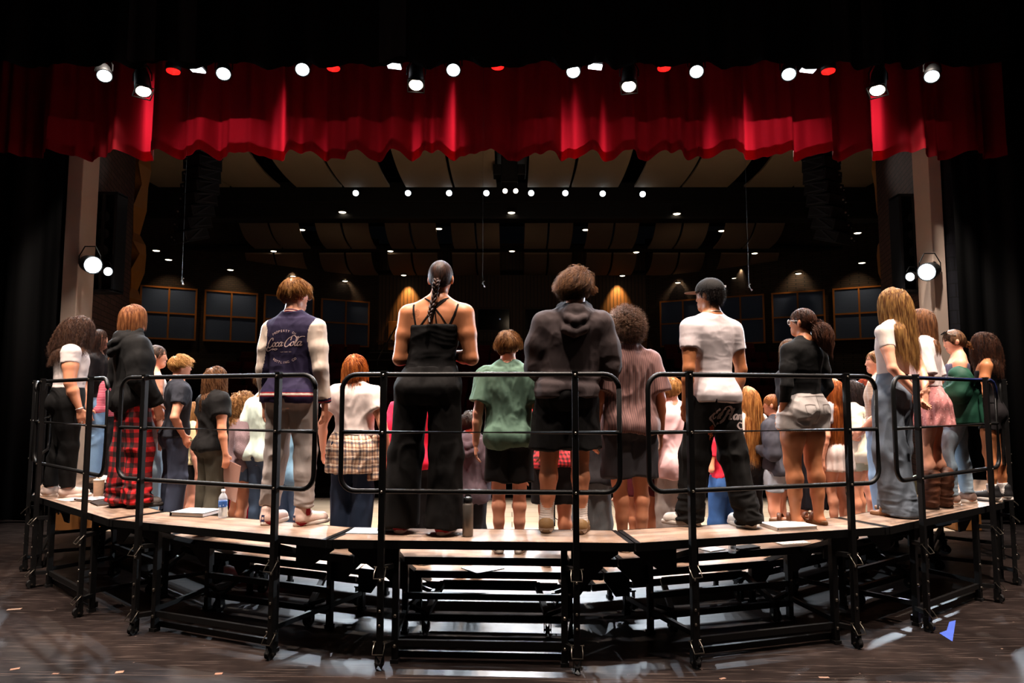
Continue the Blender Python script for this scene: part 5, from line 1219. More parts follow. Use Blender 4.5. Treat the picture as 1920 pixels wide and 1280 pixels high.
        crown = np.array([0.1, -0.45, 0.88]); tang = u - crown; tang -= Nn * (tang * Nn).sum(1, keepdims=True); tang /= np.linalg.norm(tang, axis=1, keepdims=True) + 1e-6
        L = np.full(n, length) * (1 + 0.25 * rs.rand(n)); 
        if side_len is not None: L = np.where(u[:, 2] < 0.25, side_len * (1 + .3 * rs.rand(n)), L)
        L = L + top_extra * np.clip(u[:, 2], 0, 1)
        if fringe is not None: L = np.where((u[:, 1] > 0.25) & (u[:, 2] > 0.3), fringe, L)
        V = Nn * lift + tang * (1 - lift) + rs.normal(size=(n, 3)) * messy; down = s.HRn.T @ np.array([0, 0, -1.0]); fl = np.array(flow, float)
        path = [P.copy()]; X = P.copy()
        X = s.hc + (X @ s.HRn.T); Vw = V @ s.HRn.T; Fw = (fl @ s.HRn.T); Gw = np.array([0, 0, -1.0]); path = [X.copy()]
        st = (L / steps)[:, None]
        layer = 1.0 + (vol / q * 20) * rs.rand(n)[:, None] * 1.0
        for k in range(steps):
            Vw = Vw / (np.linalg.norm(Vw, axis=1, keepdims=True) + 1e-6); Vw = Vw * (1 - grav * 0.45) + Gw * grav * 0.45 + Fw * 0.35 + rs.normal(size=(n, 3)) * messy * 0.35
            X = X + st * Vw / (np.linalg.norm(Vw, axis=1, keepdims=True) + 1e-6)
            if gather is not None:
                g = s.hp(*gather[0]); a = gather[1] * (k + 1) / steps; X = X * (1 - a) + g * a
            gz = 1.0 if side_len is None else np.clip((((X - s.hc) @ s.HRn)[:, 2:3] / (0.0535 * q) + 0.55) / 0.9, 0.18, 1.0)
            Xc = s.collide(X, torso=torso, hm=1.0 + (vol / (0.05 * q)) * gz * (0.25 + 0.75 * ((np.arange(n) * 0.618) % 1)[:, None]))
            X = Xc; path.append(X.copy())
        Pth = np.stack(path, 1)
        if clump > 0:
            nc = max(6, n // 14); ci = rs.randint(0, nc, n); order = np.argsort(u[:, 0] * 3.1 + u[:, 1] * 1.7 + u[:, 2] * 0.9); ci = np.empty(n, int); ci[order] = np.arange(n) * nc // n
            for c_ in range(nc):
                mm = ci == c_
                if mm.any(): mean = Pth[mm].mean(0, keepdims=True); wgt = clump * np.linspace(0, 1, steps + 1)[None, :, None] ** 1.3; Pth[mm] = Pth[mm] * (1 - wgt) + mean * wgt
        if curl > 0:
            ph = rs.rand(n)[:, None] * 6.28; tt = np.linspace(0, 1, steps + 1)[None, :] * L[:, None]; a = curl * np.clip(tt / 0.02, 0, 1)
            Pth[..., 0] += a * np.cos(tt * cfreq * 6.28 + ph); Pth[..., 1] += a * np.sin(tt * cfreq * 6.28 + ph) * .9; Pth[..., 2] += a * 0.5 * np.cos(tt * cfreq * 6.28 + ph * 2)
        Vv, Qv = strands(Pth, rad)
        if base:
            f = Field(*s.box([s.hc], 0.105 * q + 0.06 + (max(blob[1]) if blob else 0)), 0.007)
            f.ell(s.hp(0, -0.008, 0.010), r * (cap_scale if side_len is None else np.array([1.045, 1.05, cap_scale])) + 0.001, 0.0, s.HRn)
            if blob: f.ell(s.hp(*blob[0]), np.array(blob[1]), 0.03, s.HRn)
            Lx = [f.ax[0][:, None, None] - s.hc[0], f.ax[1][None, :, None] - s.hc[1], f.ax[2][None, None, :] - s.hc[2]]; R_ = s.HRn
            ly = R_[0, 1] * Lx[0] + R_[1, 1] * Lx[1] + R_[2, 1] * Lx[2]; lz = R_[0, 2] * Lx[0] + R_[1, 2] * Lx[1] + R_[2, 2] * Lx[2]
            ly, lz = ly / q, lz / q
            # cut away the face and below the nape / behind the ears
            face = np.minimum(ly - (hairline - 0.02) * 0.053 + 0.008, 0.045 - lz) * q; f.D = np.maximum(f.D, face.astype(F4))
            low = (nape * 0.0535 + 0.012 + 0.85 * np.clip(ly + 0.012, 0, 1) - lz) * q; f.D = np.maximum(f.D, low.astype(F4))
            P2, Q2 = f.mesh(); 
            if len(P2): P2 = relax(P2, Q2, 1); Vv, Qv = np.concatenate([Vv, P2]), np.concatenate([Qv, Q2 + len(Vv)])
        s.hair_paths = Pth
        return fast_mesh(name, Vv, Qv, hair_mat(c1, c2), s.t)
def strands(Pth, rad, sides=3):
    n, T, _ = Pth.shape; t = np.gradient(Pth, axis=1); t /= np.linalg.norm(t, axis=2, keepdims=True) + 1e-9; ref = np.array([0.31, 0.52, 0.79]); a = np.cross(t, ref); a /= np.linalg.norm(a, axis=2, keepdims=True) + 1e-9; b = np.cross(t, a)
    rr = rad * (1 - 0.75 * np.linspace(0, 1, T) ** 2)[None, :, None]; V = np.stack([Pth + (a * math.cos(2 * PI * k / sides) + b * math.sin(2 * PI * k / sides)) * rr for k in range(sides)], 2).reshape(-1, 3)
    base = (np.arange(n)[:, None] * T + np.arange(T - 1)[None, :]).reshape(-1) * sides; Q = []
    for k in range(sides):
        l = (k + 1) % sides; Q.append(np.stack([base + k, base + l, base + sides + l, base + sides + k], 1))
    return V, np.concatenate(Q)
# ================================================================== PEOPLE
ROWR = {4: 5.79, 3: 5.38, 2: 4.97, 1: 4.56, 0: 4.05}
SURF = {}
_fm = fast_mesh
def fast_mesh(name, P, Q, mats, parent, smooth=True, mi=None):
    o = _fm(name, P, Q, mats, parent, smooth, mi); SURF[o.name] = (P, Q); return o
def arc_hit(px, py, rad):
    r_ = ray(px, py); a = r_[0] ** 2 + r_[1] ** 2; b = -2 * (r_[0] * RC.x + r_[1] * RC.y); c = RC.x ** 2 + RC.y ** 2 - rad * rad
    t = (-b - math.sqrt(max(b * b - 4 * a * c, 0))) / 2 / a; return Vector((r_[0] * t, r_[1] * t, CAM_Z + r_[2] * t))
NP = [0]
def person(label, head, feet=None, row=4, fx=None, rz=0, hairpx=0.012, rad=None, dist=None, **kw):
    """head: picture point of the crown; feet: two picture points of the ankles on the deck (row 4) or a column"""
    NP[0] += 1; z0 = DZ * row if row else 0.008
    if feet: a = at_z(*feet[0], z0 + 0.02); b = at_z(*feet[1], z0 + 0.02); base = (a + b) / 2; base.z = z0
    else:
        base = arc_hit(fx if fx is not None else head[0], 746, rad or ROWR[row]); base.z = z0
    phi = math.atan2(base.x - RC.x, RC.y - base.y); ang = phi + R(rz)
    # crown: the point of the head ray nearest to the base column
    r_ = ray(*head); d2 = Vector((r_[0], r_[1], 0)); t = base.xy.dot(d2.xy) / d2.length_squared; crown = Vector((r_[0] * t, r_[1] * t, CAM_Z + r_[2] * t))
    H = crown.z - z0 - hairpx; off = Matrix.Rotation(-ang, 3, 'Z') @ Vector((crown.x - base.x, crown.y - base.y, 0))
    t_ = thing('person', label, 'person', tuple(base), ang, 'singers standing on the risers')
    ft = None
    if feet:
        loc = [Matrix.Rotation(-ang, 3, 'Z') @ (q - base) for q in (a, b)]; loc.sort(key=lambda v: v.x); ft = [(max(-.25, min(.25, v.x)), max(-.2, min(.2, v.y))) for v in loc]
        if loc[1].x - loc[0].x < 0.13: ft = [(-0.08, loc[0].y), (0.08, loc[1].y)]
    cap_ = 0.42 if kw.pop('bigoff', False) else 0.25
    off = (max(-cap_, min(cap_, off.x)), max(-cap_, min(cap_, off.y)))
    kw.setdefault('h', 0.0085 if row == 4 else 0.0105)
    return Body(t_, H=H, off=off, feet=kw.pop('ftl', None) or ft, sd=NP[0], **kw)
def catmull(pts, n=8):
    p = [pts[0]] + list(pts) + [pts[-1]]; out = []
    for i in range(1, len(p) - 2):
        a, b, c, d = (np.array(q, float) for q in p[i - 1:i + 3])
        for k in range(n):
            t = k / n; out.append(0.5 * ((2 * b) + (-a + c) * t + (2 * a - 5 * b + 4 * c - d) * t * t + (-a + 3 * b - 3 * c + d) * t ** 3))
    out.append(np.array(pts[-1], float)); return np.array(out)
def projector(obj, off=0.003, dirn=(0, 1, 0), start=-1.2):
    P, Q = SURF[obj.name]; tree = BVHTree.FromPolygons([Vector(p) for p in P], [tuple(q) for q in Q]); d = Vector(dirn)
    def f(x, z, dd=None):
        h_, n_, i_, _ = tree.ray_cast(Vector((x, start, z)), d)
        if h_ is None: return None
        return h_ - d * off
    return f
def ribbon(mb, pts2, width, pr, n=7, const=False):
    c = catmull(pts2, n); d = np.gradient(c, axis=0); d /= np.linalg.norm(d, axis=1, keepdims=True) + 1e-9; nr = np.stack([-d[:, 1], d[:, 0]], 1); L = []
    for i in range(len(c)):
        w_ = width * (1.0 if const else (0.45 + 0.75 * abs(d[i, 1] * 0.9 - d[i, 0] * 0.2))); L.append([pr(*(c[i] + nr[i] * s_ * w_ / 2)) for s_ in (-1, 0, 1)])
    for i in range(len(L) - 1):
        for a in (0, 1):
            q = [L[i][a], L[i][a + 1], L[i + 1][a + 1], L[i + 1][a]]
            if any(v is None for v in q): continue
            if max((q[0] - q[2]).length, (q[1] - q[3]).length) > 0.06: continue
            mb.add(q, [(0, 3, 2, 1)])
def text_on(mb, text, cx, cz, size, pr, arc=None, up=True):
    cu = bpy.data.curves.new('lettering_curve', 'FONT'); cu.size = size; cu.align_x = 'CENTER'; dg = None; adv = size * 0.78
    for i, ch in enumerate(text):
        if ch == ' ': continue
        cu.body = ch; ob = bpy.data.objects.new('lettering_tmp', cu); me = bpy.data.meshes.new_from_object(ob)
        s_ = (i - (len(text) - 1) / 2) * adv
        if arc: th = s_ / arc; ox, oz, rr = cx + arc * math.sin(th), (cz + arc * (math.cos(th) - 1) if up else cz - arc * (math.cos(th) - 1)), (-th if up else th)
        else: ox, oz, rr = cx + s_, cz, 0
        vs = []
        for v in me.vertices:
            x, y = v.co.x, v.co.y - size * 0.35; X = ox + x * math.cos(rr) - y * math.sin(rr); Z = oz + x * math.sin(rr) + y * math.cos(rr); q = pr(X, Z); vs.append(q if q is not None else Vector((X, -0.2, Z)))
        if vs: mb.add(vs, [tuple(p.vertices) for p in me.polygons])
        bpy.data.objects.remove(ob); bpy.data.meshes.remove(me)
    bpy.data.curves.remove(cu)
def tuft(B, start, direction, length, n, rad, spread, c1, c2, curl=0.0, cf=50, grav=0.5, T=9, name='ponytail', parent=None, r0=0.012, taper=0.5):
    rs = np.random.RandomState(B.sd + 77); s0 = np.array(start); d = np.array(direction, float); d /= np.linalg.norm(d); off = rs.normal(size=(n, 3)); off /= np.linalg.norm(off, axis=1, keepdims=True); rr_ = rs.rand(n)[:, None] ** .5
    X = s0 + off * r0 * rr_; V = d + off * spread; L = length * (0.75 + 0.35 * rs.rand(n))[:, None]; path = [X.copy()]
    for k in range(T - 1):
        V = V / np.linalg.norm(V, axis=1, keepdims=True); V = V * (1 - grav * .5) + np.array([0, 0, -1]) * grav * .5 - (X - (s0 + (X - s0).mean(0))) * taper; X = X + V / np.linalg.norm(V, axis=1, keepdims=True) * L / (T - 1); X = B.collide(X); path.append(X.copy())
    Pth = np.stack(path, 1)
    if curl:
        ph = rs.rand(n)[:, None] * 6.28; tt = np.linspace(0, 1, T)[None] * L; a = curl * np.clip(tt / .02, 0, 1); Pth[..., 0] += a * np.cos(tt * cf * 6.28 + ph); Pth[..., 1] += a * np.sin(tt * cf * 6.28 + ph); Pth[..., 2] += a * .6 * np.sin(tt * cf * 6.28 + 2 * ph)
    V_, Q_ = strands(Pth, rad); return fast_mesh(name, V_, Q_, hair_mat(c1, c2), parent or B.t)
def braid(B, pts, r, c1, c2, name='braid'):
    c = catmull(pts, 10); n = len(c); mb = MB()
    for k in range(3):
        pp = []; rr = []
        for i in range(n):
            t = i / (n - 1); a = t * len(pts) * 3.2 + k * 2.094; w_ = r * (1 - 0.45 * t); pp.append(Vector(c[i]) + Vector((math.sin(a) * w_ * 0.8, math.sin(2 * a) * w_ * 0.45, 0))); rr.append(w_ * 0.62)
        mb.tube(pp, rr, 8)
    mb.tube([Vector(c[-1]), Vector(c[-1]) + Vector((0.003, -.004, -0.045))], [r * .45, r * .15], 8)
    return build(name, mb, hair_mat(c1, c2), parent=B.t, smooth=True)
def glasses(B, col, lens='b8c4cc'):
    mb = MB()
    for sg in (-1, 1):
        c = B.hp(sg * .019, 0.052, 0.001); rt = B.HRn @ np.array([1, 0, 0]); up = B.HRn @ np.array([0, 0, 1]); rr = 0.0145 * B.H
        mb.tube([c + rt * rr * math.cos(a) + up * rr * .8 * math.sin(a) for a in np.linspace(0, 2 * PI, 13)[:-1]], 0.0022, 6, closed=True); mb.tube([B.hp(sg * .034, .050, .004), B.hp(sg * .045, .035, .005), B.hp(sg * .046, -.008, .003)], 0.002, 6)
    mb.tube([B.hp(-.006, .053, .003), B.hp(0, .055, .005), B.hp(.006, .053, .003)], 0.002, 6)
    g = build('glasses', mb, M(col, 0.3, name='glasses_frame'), parent=B.t, smooth=True)
    mb = MB()
    for sg in (-1, 1):
        c = Vector(B.hp(sg * .019, 0.052, 0.001)); rt = Vector(B.HRn @ np.array([1, 0, 0])); up = Vector(B.HRn @ np.array([0, 0, 1])); rr = 0.0135 * B.H; mb.add([c + rt * rr * math.cos(a) + up * rr * .8 * math.sin(a) for a in np.linspace(0, 2 * PI, 13)[:-1]], [tuple(range(12))])
    build('lenses', mb, M(lens, 0.05, trans=0.9, name='clear_lens'), parent=g, solid=0.001)
def band_ring(B, c, axis, r, th, col, name, metal=0.0):
    mb = MB(); ax = Vector(axis).normalized(); a, b = mb.frame(ax); mb.tube([Vector(c) + a * r * math.cos(t) + b * r * math.sin(t) for t in np.linspace(0, 2 * PI, 17)[:-1]], th, 6, closed=True); return build(name, mb, M(col, 0.35, metal, name='band'), parent=B.t, smooth=True)
LIGHT, FAIR, TANS, OLIVE, BROWN = 'd6926f', 'e4a284', 'b4734a', 'bf7c55', '94603f'
def strokes_word(mb, glyphs, x0, z0, sc, width, pr, slant=0.25, rise=0.0):
    x = x0
    for adv, paths in glyphs:
        for p in paths:
            ribbon(mb, [((x + (px + slant * py) * sc), z0 + py * sc + rise * (x + px * sc - x0)) for px, py in p], width, pr)
        x += adv * sc

# ---- T3 the varsity jacket
def jacket_mi(C, s):
    mi = np.zeros(len(C), int); x = np.abs(C[:, 0] - 0.0); ox, oy = s.off(C[:, 2]); xr = np.abs(C[:, 0] - ox) / s.H; z = C[:, 2] / s.H
    sl = xr > np.interp(z, [.50, .56, .74, .79, .82, .86], [.125, .118, .088, .092, .106, .108]); mi[sl] = 1
    hemb = (z < 0.515 + 0.03) & ~sl; ph = (C[:, 2] - z.min() * s.H)
    mi[hemb] = 2; mi[hemb & (np.abs(z - 0.523) < 0.004)] = 4; mi[hemb & (np.abs(z - 0.523) >= 0.004) & (np.abs(z - 0.523) < 0.0085)] = 3
    for i in (0, 1):
        d = np.linalg.norm(C - s.W[i], axis=1); v = s.E[i] - s.W[i]; v = v / np.linalg.norm(v); al = (C - s.W[i]) @ v; cf = (d < 0.09) & (al < 0.035); mi[cf] = 2; mi[cf & (np.abs(al - 0.015) < 0.004)] = 3
    return mi
NAVY = cloth('231c36'); CREAM = cloth('c8b6a8', 0.55, bump=0.1)
B = person('person in navy and cream varsity jacket with printed back and grey joggers', (555, 521), [(508, 976), (572, 978)], rz=6, w_=1.0, turn=-22, nod=-3, arms=(((.018, -.01, -.165), (.006, .02, -.145), (0, .1, -1), (-1, 0, 0)), ((.026, -.01, -.165), (.008, .03, -.14), (0, .1, -1), (-1, 0, 0))), skin=FAIR, footang=(-5, 30), shoulder=.95, armw=.92, h=0.008)
B.build_body(); jk = B.top(NAVY, hem=0.515, ease=0.020, boxy=0.10, sleeve='long', slw=0.8, fold=0.006, fs=(9, 9, 5), name='varsity_jacket', mats=[NAVY, CREAM, cloth('2a2140'), cloth('8e1f26'), cloth('e6d4c6')], mifn=jacket_mi, h=0.005, neck=0.858)
pr = projector(jk, 0.0018); lm = cloth('c9aca8'); H_ = B.H; cz = 0.725 * H_; cx = float(B.off(cz)[0]) - 0.012
C1 = (1.45, [[(1.35, 1.5), (1.25, 2.05), (.75, 2.0), (.2, 1.2), (.1, .3), (.5, -.15), (1.1, .1), (1.4, .5)], [(.1, .3), (-.15, -.5), (.15, -.9), (.9, -.75), (1.7, -.45), (2.6, -.8), (3.2, -.6), (2.4, -.5), (1.6, -.75)]])
C2 = (1.45, [[(1.2, 1.35), (1.25, 2.05), (.75, 2.0), (.2, 1.2), (.1, .3), (.5, -.15), (1.1, .1), (1.35, .5)], [(1.1, 2.1), (1.7, 2.5), (2.4, 2.1), (2.8, 1.7), (3.6, 2.15), (4.3, 2.15)]])
g_o = (.95, [[(.55, 1), (.12, .75), (.12, .15), (.45, 0), (.8, .3), (.8, .8), (.55, 1), (.95, .9)]]); g_c = (.9, [[(.8, .75), (.5, 1), (.1, .6), (.15, .1), (.5, 0), (.9, .3)]])
g_a = (1.05, [[(.8, .9), (.45, 1), (.1, .6), (.15, .1), (.45, 0), (.8, .5)], [(.88, 1.0), (.75, .25), (.9, 0), (1.15, .25)]]); g_dash = (.5, [[(.1, .75), (.35, .8)]]); g_l = (.7, [[(.1, .3), (.55, 1.5), (.55, 2.1), (.32, 2), (.2, .8), (.25, .1), (.5, 0), (.75, .3)]])
sc = 0.031; mb = MB(); strokes_word(mb, [C1, g_o, g_c, g_a, g_dash, C2, g_o, g_l, g_a], cx - 4.6 * sc, cz - 0.02, sc, 0.0075, pr, 0.30, 0.03)
text_on(mb, 'PROPERTY OF', cx + .005, cz + 0.098, 0.024, pr, 0.17); text_on(mb, 'BOTTLING CO', cx + 0.005, cz - 0.135, 0.024, pr, 0.16, up=False); text_on(mb, 'TRADE MARK REG', cx + 0.02, cz - 0.058, 0.0085, pr)
build('lettering', mb, lm, parent=jk)
B.legs(cloth('a49994'), top=0.55, end=0.075, kw=1.45, hw_=1.25, fold=0.007, stack=0.007, name='joggers', h=0.007); B.shoes('e3c6ba', 'e8d8cc', 'hightop', socks=('8e2028', 0.28), accent='2a3358')
B.hair('6a3c1c', 'cc9450', 0.085, 2200, 8, 0.026, lift=0.4, grav=0.35, messy=0.12, side_len=0.035, nape=-0.66, clump=0.45, rad=0.0018, cap_scale=1.15, torso=False); glasses(B, 'dfe3e6')
for k_, c_ in enumerate(('2a2140', '8e1f26', 'e6d4c6', '8e1f26', '2a2140')): band_ring(B, B.sp(0, -.010, .846 + .0032 * k_), (0, .30, 1), (.0415 - .0006 * k_) * B.H, .0042, c_, 'collar_band')
mb = MB(); mb.lathe([(.006, 0), (.005, .008), (.001, .01)], 8, tuple(B.hp(.049, -.004, -.02))); build('ear_bud', mb, M('f5f5f5', .3, name='white_plastic'), parent=B.t)

# ---- T4 the woman with the braid
EL = ((.030, -.012, -.162), (-.105, .095, .02), (-1, .1, .05), (-.1, -1, .3))
B = person('person with a long dark braid, strappy black top, wide black trousers', (830, 485), [(752, 990), (833, 994)], rz=2, fem=True, w_=1.12, armw=1.28, turn=-3, arms=(EL, EL), skin=OLIVE, hips=1.08, shoulder=1.02, legw=1.1, footang=(10, 6), h=0.0075)
bd = B.build_body(); kn = cloth('0a0707'); tp = B.top(kn, hem=0.56, ease=0.007, sleeve='none', crop_top=0.752, name='tank_top', fold=0.006, fs=(6, 6, 12), waist_in=-0.012, h=0.007)
pr = projector(bd, 0.004); H_ = B.H; mb = MB()
def sx(x, z): return float(B.off(z * H_)[0]) + x * H_, z * H_
for pth in ([(-.083, .830), (-.078, .80), (-.064, .748)], [(.083, .830), (.078, .80), (.062, .748)]): mb = MB(); ribbon(mb, [sx(*q) for q in pth], 0.013, pr, const=True); build('strap', mb, kn, parent=tp, solid=0.003)
for pth in ([(-.045, .853), (-.02, .838), (.0, .815), (.028, .785), (.055, .748)], [(.045, .853), (.018, .838), (.0, .815), (-.02, .785), (-.045, .748)], [(.038, .847), (.012, .822), (.0, .800), (-.008, .748)], [(.0, .822), (.008, .79), (.018, .748)]): mb = MB(); ribbon(mb, [sx(*q) for q in pth], 0.008, pr, const=True); build('strap', mb, kn, parent=tp, solid=0.003)
mb = MB(); tx, tz = -0.068, 0.795
prt = projector(bd, 0.0012)
for k in range(3):
    for a0 in (0, 2.1, 4.2): rr = .004 + k * .0045; ribbon(mb, [sx(tx + rr * math.cos(a0 + k + t), tz + rr * math.sin(a0 + k + t)) for t in (0, .5, 1.0, 1.5, 1.9)], 0.0016, prt, const=True)
for pth in ([(.004, -.014), (.010, -.022), (.016, -.018)], [(-.006, -.014), (-.012, -.02), (-.018, -.014)]): ribbon(mb, [sx(tx + a, tz + b) for a, b in pth], 0.0016, prt, const=True)
build('tattoo', mb, M('4a2c28', .6, name='tattoo_ink'), parent=bd)
B.legs(cloth('0c0908'), top=0.60, end=0.022, kw=1.8, hw_=2.2, tw=1.06, fold=0.008, name='wide_trousers', h=0.008, drop=0); B.shoes('a8101c', 'e8d0cc', 'sneaker', rough=.4)
B.hair('1c100c', '4a2c20', 0.10, 1100, 8, 0.006, lift=0.12, grav=0.2, messy=0.05, gather=((0, -.062, -.028), 0.75), rad=0.0017, cap_scale=1.075, torso=False, hairline=.4)
hb_ = B.hp(0, -.062, -.012); c = lambda x, y, z: np.array([hb_[0] + x, hb_[1] + y, hb_[2] + z])
braid(B, [c(0, 0, 0.0), c(-.004, -.022, -.045), c(-.010, -.015, -.10), c(-.022, -.030, -.17), c(-.034, -.052, -.235), c(-.040, -.062, -.275)], 0.021, '1c100c', '4a2c20')

# ---- T5 the charcoal hoodie
B = person('person in charcoal hoodie, black shorts, white socks and moccasins', (1083, 507), [(1024, 990), (1088, 992)], rz=-2, w_=1.06, dep=1.05, arms=(((.026, .02, -.165), (-.05, .115, .01), (-.6, .8, .1), (-.3, 0, 1)),) * 2, skin=LIGHT, legw=1.14, turn=6, footang=(-4, 14), shoulder=1.04, h=0.0085)
HOOD = cloth('3c3232'); B.build_body(); 
def hfold(P, s): z = P[:, 2] / s.H; return 0.010 * np.sin(z * 150 + 8 * P[:, 0]) * np.exp(-((z - .575) / .03) ** 2) * 0.6
B.top(HOOD, hem=0.535, ease=0.036, boxy=0.30, sleeve='long', slw=0.95, fold=0.009, fs=(6, 6, 4), name='hoodie', hood=True, h=0.0075, puff=0.008, back_fold=hfold)
B.legs(cloth('080606'), top=0.56, end=0.315, kw=2.3, tw=1.22, ease=.02, name='shorts', fold=.008); B.shoes('8a6a44', '6a4c30', 'slipon', socks=('e8dcd4', 0.42))
B.hair('3a2014', '9a683e', 0.12, 2600, 10, 0.034, lift=0.55, grav=0.35, messy=0.14, side_len=0.085, nape=-0.72, clump=0.45, rad=0.0018, cap_scale=1.20, flow=(-.45, -.1, .12), torso=False)
for sg in (-1, 1): tuft(B, B.hp(sg * .046, -.012, .008), B.HRn @ np.array([sg * 1.0, -.35, -.25]), .075 if sg < 0 else .06, 420, .0013, .55, '5a3620', 'b07c50', grav=.15, r0=.028, name='hair_wing', taper=2)

# ---- T6 the black cap
B = person('person in black flat brim cap, white fitted tee, black lettered trousers', (1330, 519), [(1290, 978), (1398, 982)], rz=10, w_=0.98, shoulder=1.04, armw=1.06, arms=(((.026, -.02, -.165), (-.004, .03, -.14), (-.1, .3, -1), (-1, 0, 0)), ((.030, -.012, -.165), (-.010, .03, -.14), (-.2, .4, -1), (-1, 0, 0))), skin=TANS, turn=22, footang=(38, 4), hairpx=0.02, h=0.0075)
B.build_body(); tee = B.top(cloth('cfc3c4', .6, bump=.12), hem=0.492, ease=0.010, sleeve='short', name='tee', fold=0.0028, fs=(5, 5, 12), h=0.007, neck=.846, over=True)
def tfold(P, s): return 0
TR = cloth('0b0908'); tr = B.legs(TR, top=0.52, end=0.02, kw=1.75, hw_=1.7, tw=1.24, fold=0.010, stack=0.016, ease=.016, name='trousers', h=0.007)
pr = projector(tr, 0.0025); H_ = B.H; zc = 0.420 * H_; cx = float(B.off(zc)[0]) + .040; sc = 0.036; mb = MB()
gE = (1.5, [[(1.0, 1.55), (.75, 1.9), (.4, 1.6), (.6, 1.15), (.9, 1.1), (.4, 1.0), (-.1, .5), (.1, -.05), (.6, .0), (1.0, .35)], [(.1, 1.1), (-.6, .5), (-.7, -.1), (0, -.6), (1.2, -1.4), (1.9, -1.5), (2.6, -.9), (3.0, .2)]])
gd = (1.45, [[(.75, .9), (.4, 1), (.1, .6), (.15, .1), (.45, 0), (.75, .5)], [(1.05, 2.0), (.8, .9), (.72, .2), (.95, 0)]])
gH = (1.5, [[(-.9, 1.7), (-.6, 2.3), (.1, 2.5), (.9, 2.0), (1.2, 1.2)], [(.5, 1.9), (.3, .9), (-.1, .0)], [(1.35, 2.2), (1.05, 1.0), (.9, 0), (1.2, .1)], [(.3, .95), (1.1, 1.1)]])
gr = (.75, [[(.1, 1), (.15, .5), (.1, 0)], [(.15, .6), (.4, .95), (.7, .9)]]); gy = (1.0, [[(.1, 1), (.15, .3), (.5, .1), (.8, .5)], [(.9, 1), (.75, -.2), (.4, -1.1), (-.4, -1.7), (-1.4, -1.8), (-2.1, -1.2), (-1.7, -.6), (-.8, -.7), (.2, -.5)]])
strokes_word(mb, [gE, gd, gH, g_a, gr, gd, gy], cx - 3.7 * sc, zc + .02, sc, 0.014, pr, 0.22, -0.05); build('lettering', mb, cloth('b4a09c', .6), parent=tr)
mb = MB(); rs_ = random.Random(4); mats_ = []
for k in range(26):
    x = cx - 0.135 + rs_.gauss(0, .010); z = (0.385 if k < 14 else 0.355) * H_ + rs_.gauss(0, .014); ribbon(mb, [(x, z), (x + rs_.uniform(-.012, .012), z + .01), (x + rs_.uniform(-.015, .015), z + .018)], 0.010, pr, const=True)
build('embroidered_flowers', mb, floral('a8401c', 'd8a040', 'c8b8a0', 60), parent=tr)
B.shoes('e6ddd4', 'ded2c6', 'sneaker'); B.hair('120c0a', '30201a', 0.05, 900, 8, 0.006, lift=.3, grav=.3, curl=.005, cfreq=45, nape=-0.8, cap_scale=1.05, torso=False, rad=.0017)
f = Field(*B.box([B.hc], 0.17), 0.005); q = B.H; f.ell(B.hp(0, -.008, .022), np.array([.0505, .0625, .054]) * q, 0, B.HRn); Lz = None
R_ = B.HRn; X_, Y_, Z_ = f.ax[0][:, None, None] - B.hc[0], f.ax[1][None, :, None] - B.hc[1], f.ax[2][None, None, :] - B.hc[2]; lz = (R_[0, 2] * X_ + R_[1, 2] * Y_ + R_[2, 2] * Z_); f.D = np.maximum(f.D, (0.016 * q - lz).astype(F4))
P, Q = f.mesh(); cp = fast_mesh('cap', P, Q, cloth('1a1817', .8), B.t); mb = MB(); n = 15
up_ = [B.hp(.047 * math.cos(a), .036 + (.070 if 0 < a < PI else 0) * math.sin(a), .019 + .003 * math.sin(a)) for a in np.linspace(0, PI, n)]; lo_ = [p - np.array([0, 0, .004]) for p in up_]
mb.add(up_ + lo_, [tuple(range(n))[::-1], tuple(range(n, 2 * n))] + [(i, (i + 1) % n, (i + 1) % n + n, i + n) for i in range(n)]); build('brim', mb, cloth('6a4a3a', .7), parent=cp)
mb = MB(); mb.lathe([(.008, 0), (.006, .004), (.001, .006)], 10, tuple(B.hp(0, -.008, .0715))); build('button', mb, cloth('cfc8c0'), parent=cp)
mb = MB(); c_ = B.hp(.012, -.068, .035); mb.box(tuple(c_), (.022, .004, .016)); build('cap_logo', mb, M('d8d8e0', .5, name='logo_white'), parent=cp)
band_ring(B, B.sp(0, -.010, .856), (0, .25, 1), 0.038 * B.H, .0035, 'cfc6b8', 'chain_necklace', 1.0)

# ---- T7 ripped denim shorts
B = person('person with curly ponytail, black long sleeve top and ripped light denim shorts', (1506, 574), [(1487, 977), (1531, 976)], rz=6, fem=True, w_=1.12, hips=1.10, legw=1.22, turn=20, nod=2, arms=(((.04, -.02, -.16), (-.02, .05, -.135), (-.1, .5, -1), (-1, 0, 0)), ((.04, -.01, -.16), (-.015, .08, -.125), (-.1, .5, -.9), (-1, 0, 0))), skin=OLIVE, footang=(28, 2), h=0.0075, dep=1.12)
B.build_body(); B.top(cloth('090808'), hem=0.585, ease=0.006, sleeve='long', slw=.7, name='long_sleeve_top', fold=.004, fs=(7, 7, 10), neck=.84, h=.007)
DS = denim('a8a09c', .12); sh = B.legs(DS, top=0.598, end=0.435, kw=1.9, tw=1.22, ease=.008, name='denim_shorts', fold=.006, seat=1.08, h=.0065, fs=(12, 12, 16))
pr = projector(sh, .0015); H_ = B.H; mb = MB(); o_ = lambda x, z: (float(B.off(z * H_)[0]) + x * H_, z * H_)
for x0, x1 in ((-.082, -.022), (.028, .086)):
    ribbon(mb, [o_(x0, .545), o_(x0 + .003, .515), o_((x0 + x1) / 2, .500), o_(x1 - .003, .515), o_(x1, .545)], .003, pr, const=True); ribbon(mb, [o_(x0, .545), o_((x0 + x1) / 2, .548), o_(x1, .545)], .006, pr, const=True)
